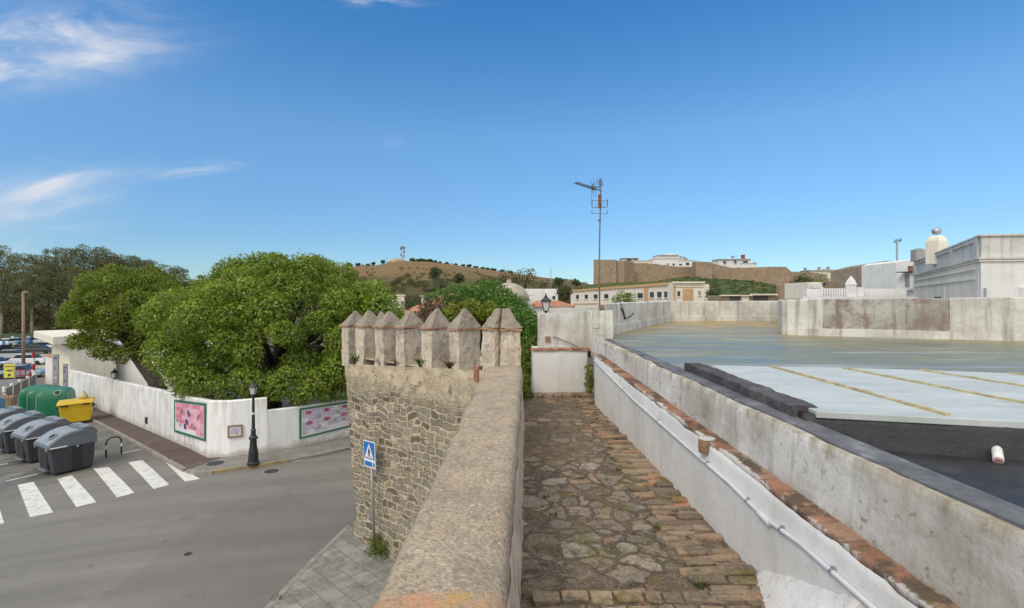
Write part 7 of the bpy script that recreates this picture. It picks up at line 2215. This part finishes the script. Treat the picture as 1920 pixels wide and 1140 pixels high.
hrect(sh, 1519, 1537, 532, 540, 36, 'white_tank', 'white_house', 0.4, 0.3); hrect(sh, 1541, 1546, 530, 535, 36, 'opening', 'dark_box', 0.3, 0.2)
mb = MB()
for i in range(9): block(mb, 1549+3.4*i, 1551+3.4*i, 527, 541, 37, 0.1)
block(mb, 1547, 1579, 527, 541, 37.2, 0.1); mb.build('corrugated_screen', M['corrug'], sh)
och = empty('ochre_house', P(1660, 550, 46), 'house with an ochre gable and a white lower wall left of the big white house', 'house')
mb = MB(); a = P(1632, 0, 48); b = P(1662, 0, 46); c = P(1700, 0, 46)
mb.prism([(a.x, 48), (b.x, 46), (c.x, 46), (c.x, 54), (a.x, 54)], 3, [EYE-(500-HY)*48/F, EYE-(489-HY)*46/F, EYE-(489-HY)*46/F, EYE+3.4, EYE+2.9]); mb.build('gable', M['corrug'], och)
hrect(och, 1649, 1690, 504, 566, 45.6, 'white_wall', 'white_house', 0.5, 0.2)
hrect(och, 1630, 1646, 520, 524, 46.5, 'brick_cornice', 'ledge_brick', 1.0, 0.3); hrect(och, 1633, 1650, 525, 566, 45.8, 'cream_wall', 'cream_house', 0.4, 0.25)
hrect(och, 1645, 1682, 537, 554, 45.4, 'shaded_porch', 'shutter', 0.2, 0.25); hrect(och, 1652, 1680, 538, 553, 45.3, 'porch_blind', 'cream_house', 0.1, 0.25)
ns = empty('narrow_house', P(1697, 540, 40), 'narrow white house end with a tall thin window beside the big white house', 'house')
mb = MB(); a = P(1681, 0, 40); b = P(1714, 0, 39); mb.prism([(a.x, 40), (b.x, 39), (b.x, 44), (a.x, 44)], 3, [EYE-(492-HY)*40/F, EYE-(485-HY)*39/F, EYE+3.0, EYE+2.8]); mb.build('walls', M['white_house'], ns)
hrect(ns, 1697, 1703, 515, 538, 39.5, 'window', 'shutter', 0.4, 0.25); hrect(ns, 1684, 1706, 509.5, 511, 39.3, 'eave', 'dark_box', 0.5, 0.25); hrect(ns, 1704, 1709, 499, 509, 39.1, 'chimney_brick', 'ledge_brick', 0.4, 0.3); hrect(ns, 1691, 1706, 540, 544, 39.2, 'sill', 'white_house', 0.4, 0.3)

wh = empty('white_corner_house', (20, 22, 4), 'big white house with heavy grey cornice parapet at the right picture edge', 'house')
C0 = Vector((20.15, 22.0)); C1 = Vector((29.7, 37.7)); C2 = Vector((30.0, 20.4))
def wprism(e, z0, z1, name, mat, parent=wh, bevel=0.0):
    """storey slab of the corner house, pushed out by e"""
    uL = (C1-C0).normalized(); uR = (C2-C0).normalized()
    nL = Vector((-uL.y, uL.x)); nL = nL if nL.x < 0 else -nL
    nR = Vector((-uR.y, uR.x)); nR = nR if nR.y < 0 else -nR
    a = C0+(nL+nR)*e*0.95; b = C1+nL*e; c = C2+nR*e
    mb = MB(); mb.prism([tuple(a), tuple(c), tuple(c+Vector((6, 14))), tuple(b+Vector((4, 0))), tuple(b)], z0, z1)
    return mb.build(name, M[mat], parent, bevel=bevel)
zz = lambda py: EYE-(py-HY)*22.0/F
wprism(0.0, 3.0, zz(486), 'walls', 'white_house')
wprism(0.20, zz(486), zz(482), 'cornice', 'grey_plaster'); wprism(0.12, zz(490.5), zz(486.3), 'cornice', 'cream_house')
wprism(-0.04, zz(482)+0.002, zz(443), 'roof_parapet', 'grey_plaster'); wprism(0.10, zz(443)+0.002, zz(439.5), 'coping', 'grey_plaster')
uL = (C1-C0).normalized(); nL = Vector((-uL.y, uL.x)); nL = nL if nL.x < 0 else -nL
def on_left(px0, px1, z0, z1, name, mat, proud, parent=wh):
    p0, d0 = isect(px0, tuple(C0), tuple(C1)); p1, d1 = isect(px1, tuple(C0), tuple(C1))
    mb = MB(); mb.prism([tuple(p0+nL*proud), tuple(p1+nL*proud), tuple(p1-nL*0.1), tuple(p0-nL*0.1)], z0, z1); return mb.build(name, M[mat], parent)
on_left(1713.5, 1834.8, 3.2, zz(491), 'side_wall', 'cream_house', 0.02)  # cream slab; the warmer light on this side is put into its colour
for (p0, p1) in ((1714, 1718), (1742, 1746), (1783, 1788), (1829, 1834.5)): on_left(p0, p1, zz(481.5), zz(443.5), 'parapet_pier', 'grey_plaster', 0.06)
on_left(1716, 1833, zz(450), zz(443.6), 'parapet_rail', 'grey_plaster', 0.05)
on_left(1716, 1830, zz(504), zz(500), 'string_course', 'cream_house', 0.10); on_left(1717, 1831, zz(523), zz(520), 'string_course', 'cream_house', 0.08)
on_left(1716, 1719, zz(575), zz(523.2), 'corner_strip', 'cream_house', 0.05); on_left(1770, 1772.5, zz(575), zz(523.2), 'corner_strip', 'cream_house', 0.05)
on_left(1754, 1765, zz(558.0), zz(555), 'vent_slot', 'dark_box', 0.06)
uR = (C2-C0).normalized(); nR = Vector((-uR.y, uR.x)); nR = nR if nR.y < 0 else -nR
pR = C0+uR*0.12
mb = MB(); mb.tube([(pR.x+nR.x*0.07, pR.y+nR.y*0.07, 4.5), (pR.x+nR.x*0.07, pR.y+nR.y*0.07, zz(540))], 0.045, 8); mb.build('downpipe', M['steel'], wh)
p0, d0 = isect(1917, tuple(C0), tuple(C2))
mb = MB(); mb.box((p0.x+0.3, p0.y-0.05, zz(550)), (0.9, 0.3, 0.5)); mb.build('side_step', M['white_house'], wh)
# chimney with ball cowl and other roof things
c = P(1756, 480, 31); k = 31/F
ch = empty('roof_chimney', c, 'cream chimney with a round metal ball cowl on the corner house roof', 'chimney')
mb = MB(); mb.lathe([(13.5*k*1.25, -0.5), (13.5*k*1.25, 28*k), (11.5*k*1.2, 34*k), (8.5*k*1.2, 37.5*k), (8*k*1.2, 38*k)], c, 4, rz=0.3); mb.build('stack', M['cream_house'], ch, bevel=0.02)
mb = MB(); mb.lathe([(2*k, 40*k), (6*k, 41.5*k), (7.6*k, 46*k), (7.2*k, 49*k), (4*k, 52.2*k), (0.5*k, 53*k)], c, 16); mb.build('ball_cowl', M['steel'], ch, smooth=True)
c = P(1722, 482, 36); mb = MB(); k = 36/F
mb.box(c+Vector((0, 0, 0.1)), (20*k, 0.5, 22*k)); mb.box(c+Vector((0.05, 0, 0.52)), (10*k, 0.4, 4*k))
tag(mb.build('roof_vent', M['shutter'], bevel=0.02), 'squat grey block chimney left of the cream ball-topped chimney', 'chimney')
c = P(1682, 492, 41)
ra = empty('roof_aerial', c, 'small television aerial on a grey pole above the ochre gable', 'antenna')
mb = MB(); mb.tube([c, P(1682, 449, 41)], 0.075, 6); mb.build('pole', M['steel'], ra)
mb = MB(); a, b = P(1677, 453, 41), P(1690, 450, 41); mb.tube([a, b], 0.05, 5)
for t_ in (0, 0.25, 0.5, 0.75, 1.0): q = a.lerp(b, t_); mb.tube([q+Vector((0, 0, -0.14)), q+Vector((0, 0, 0.16))], 0.025, 5)
mb.build('aerial', M['antenna'], ra)
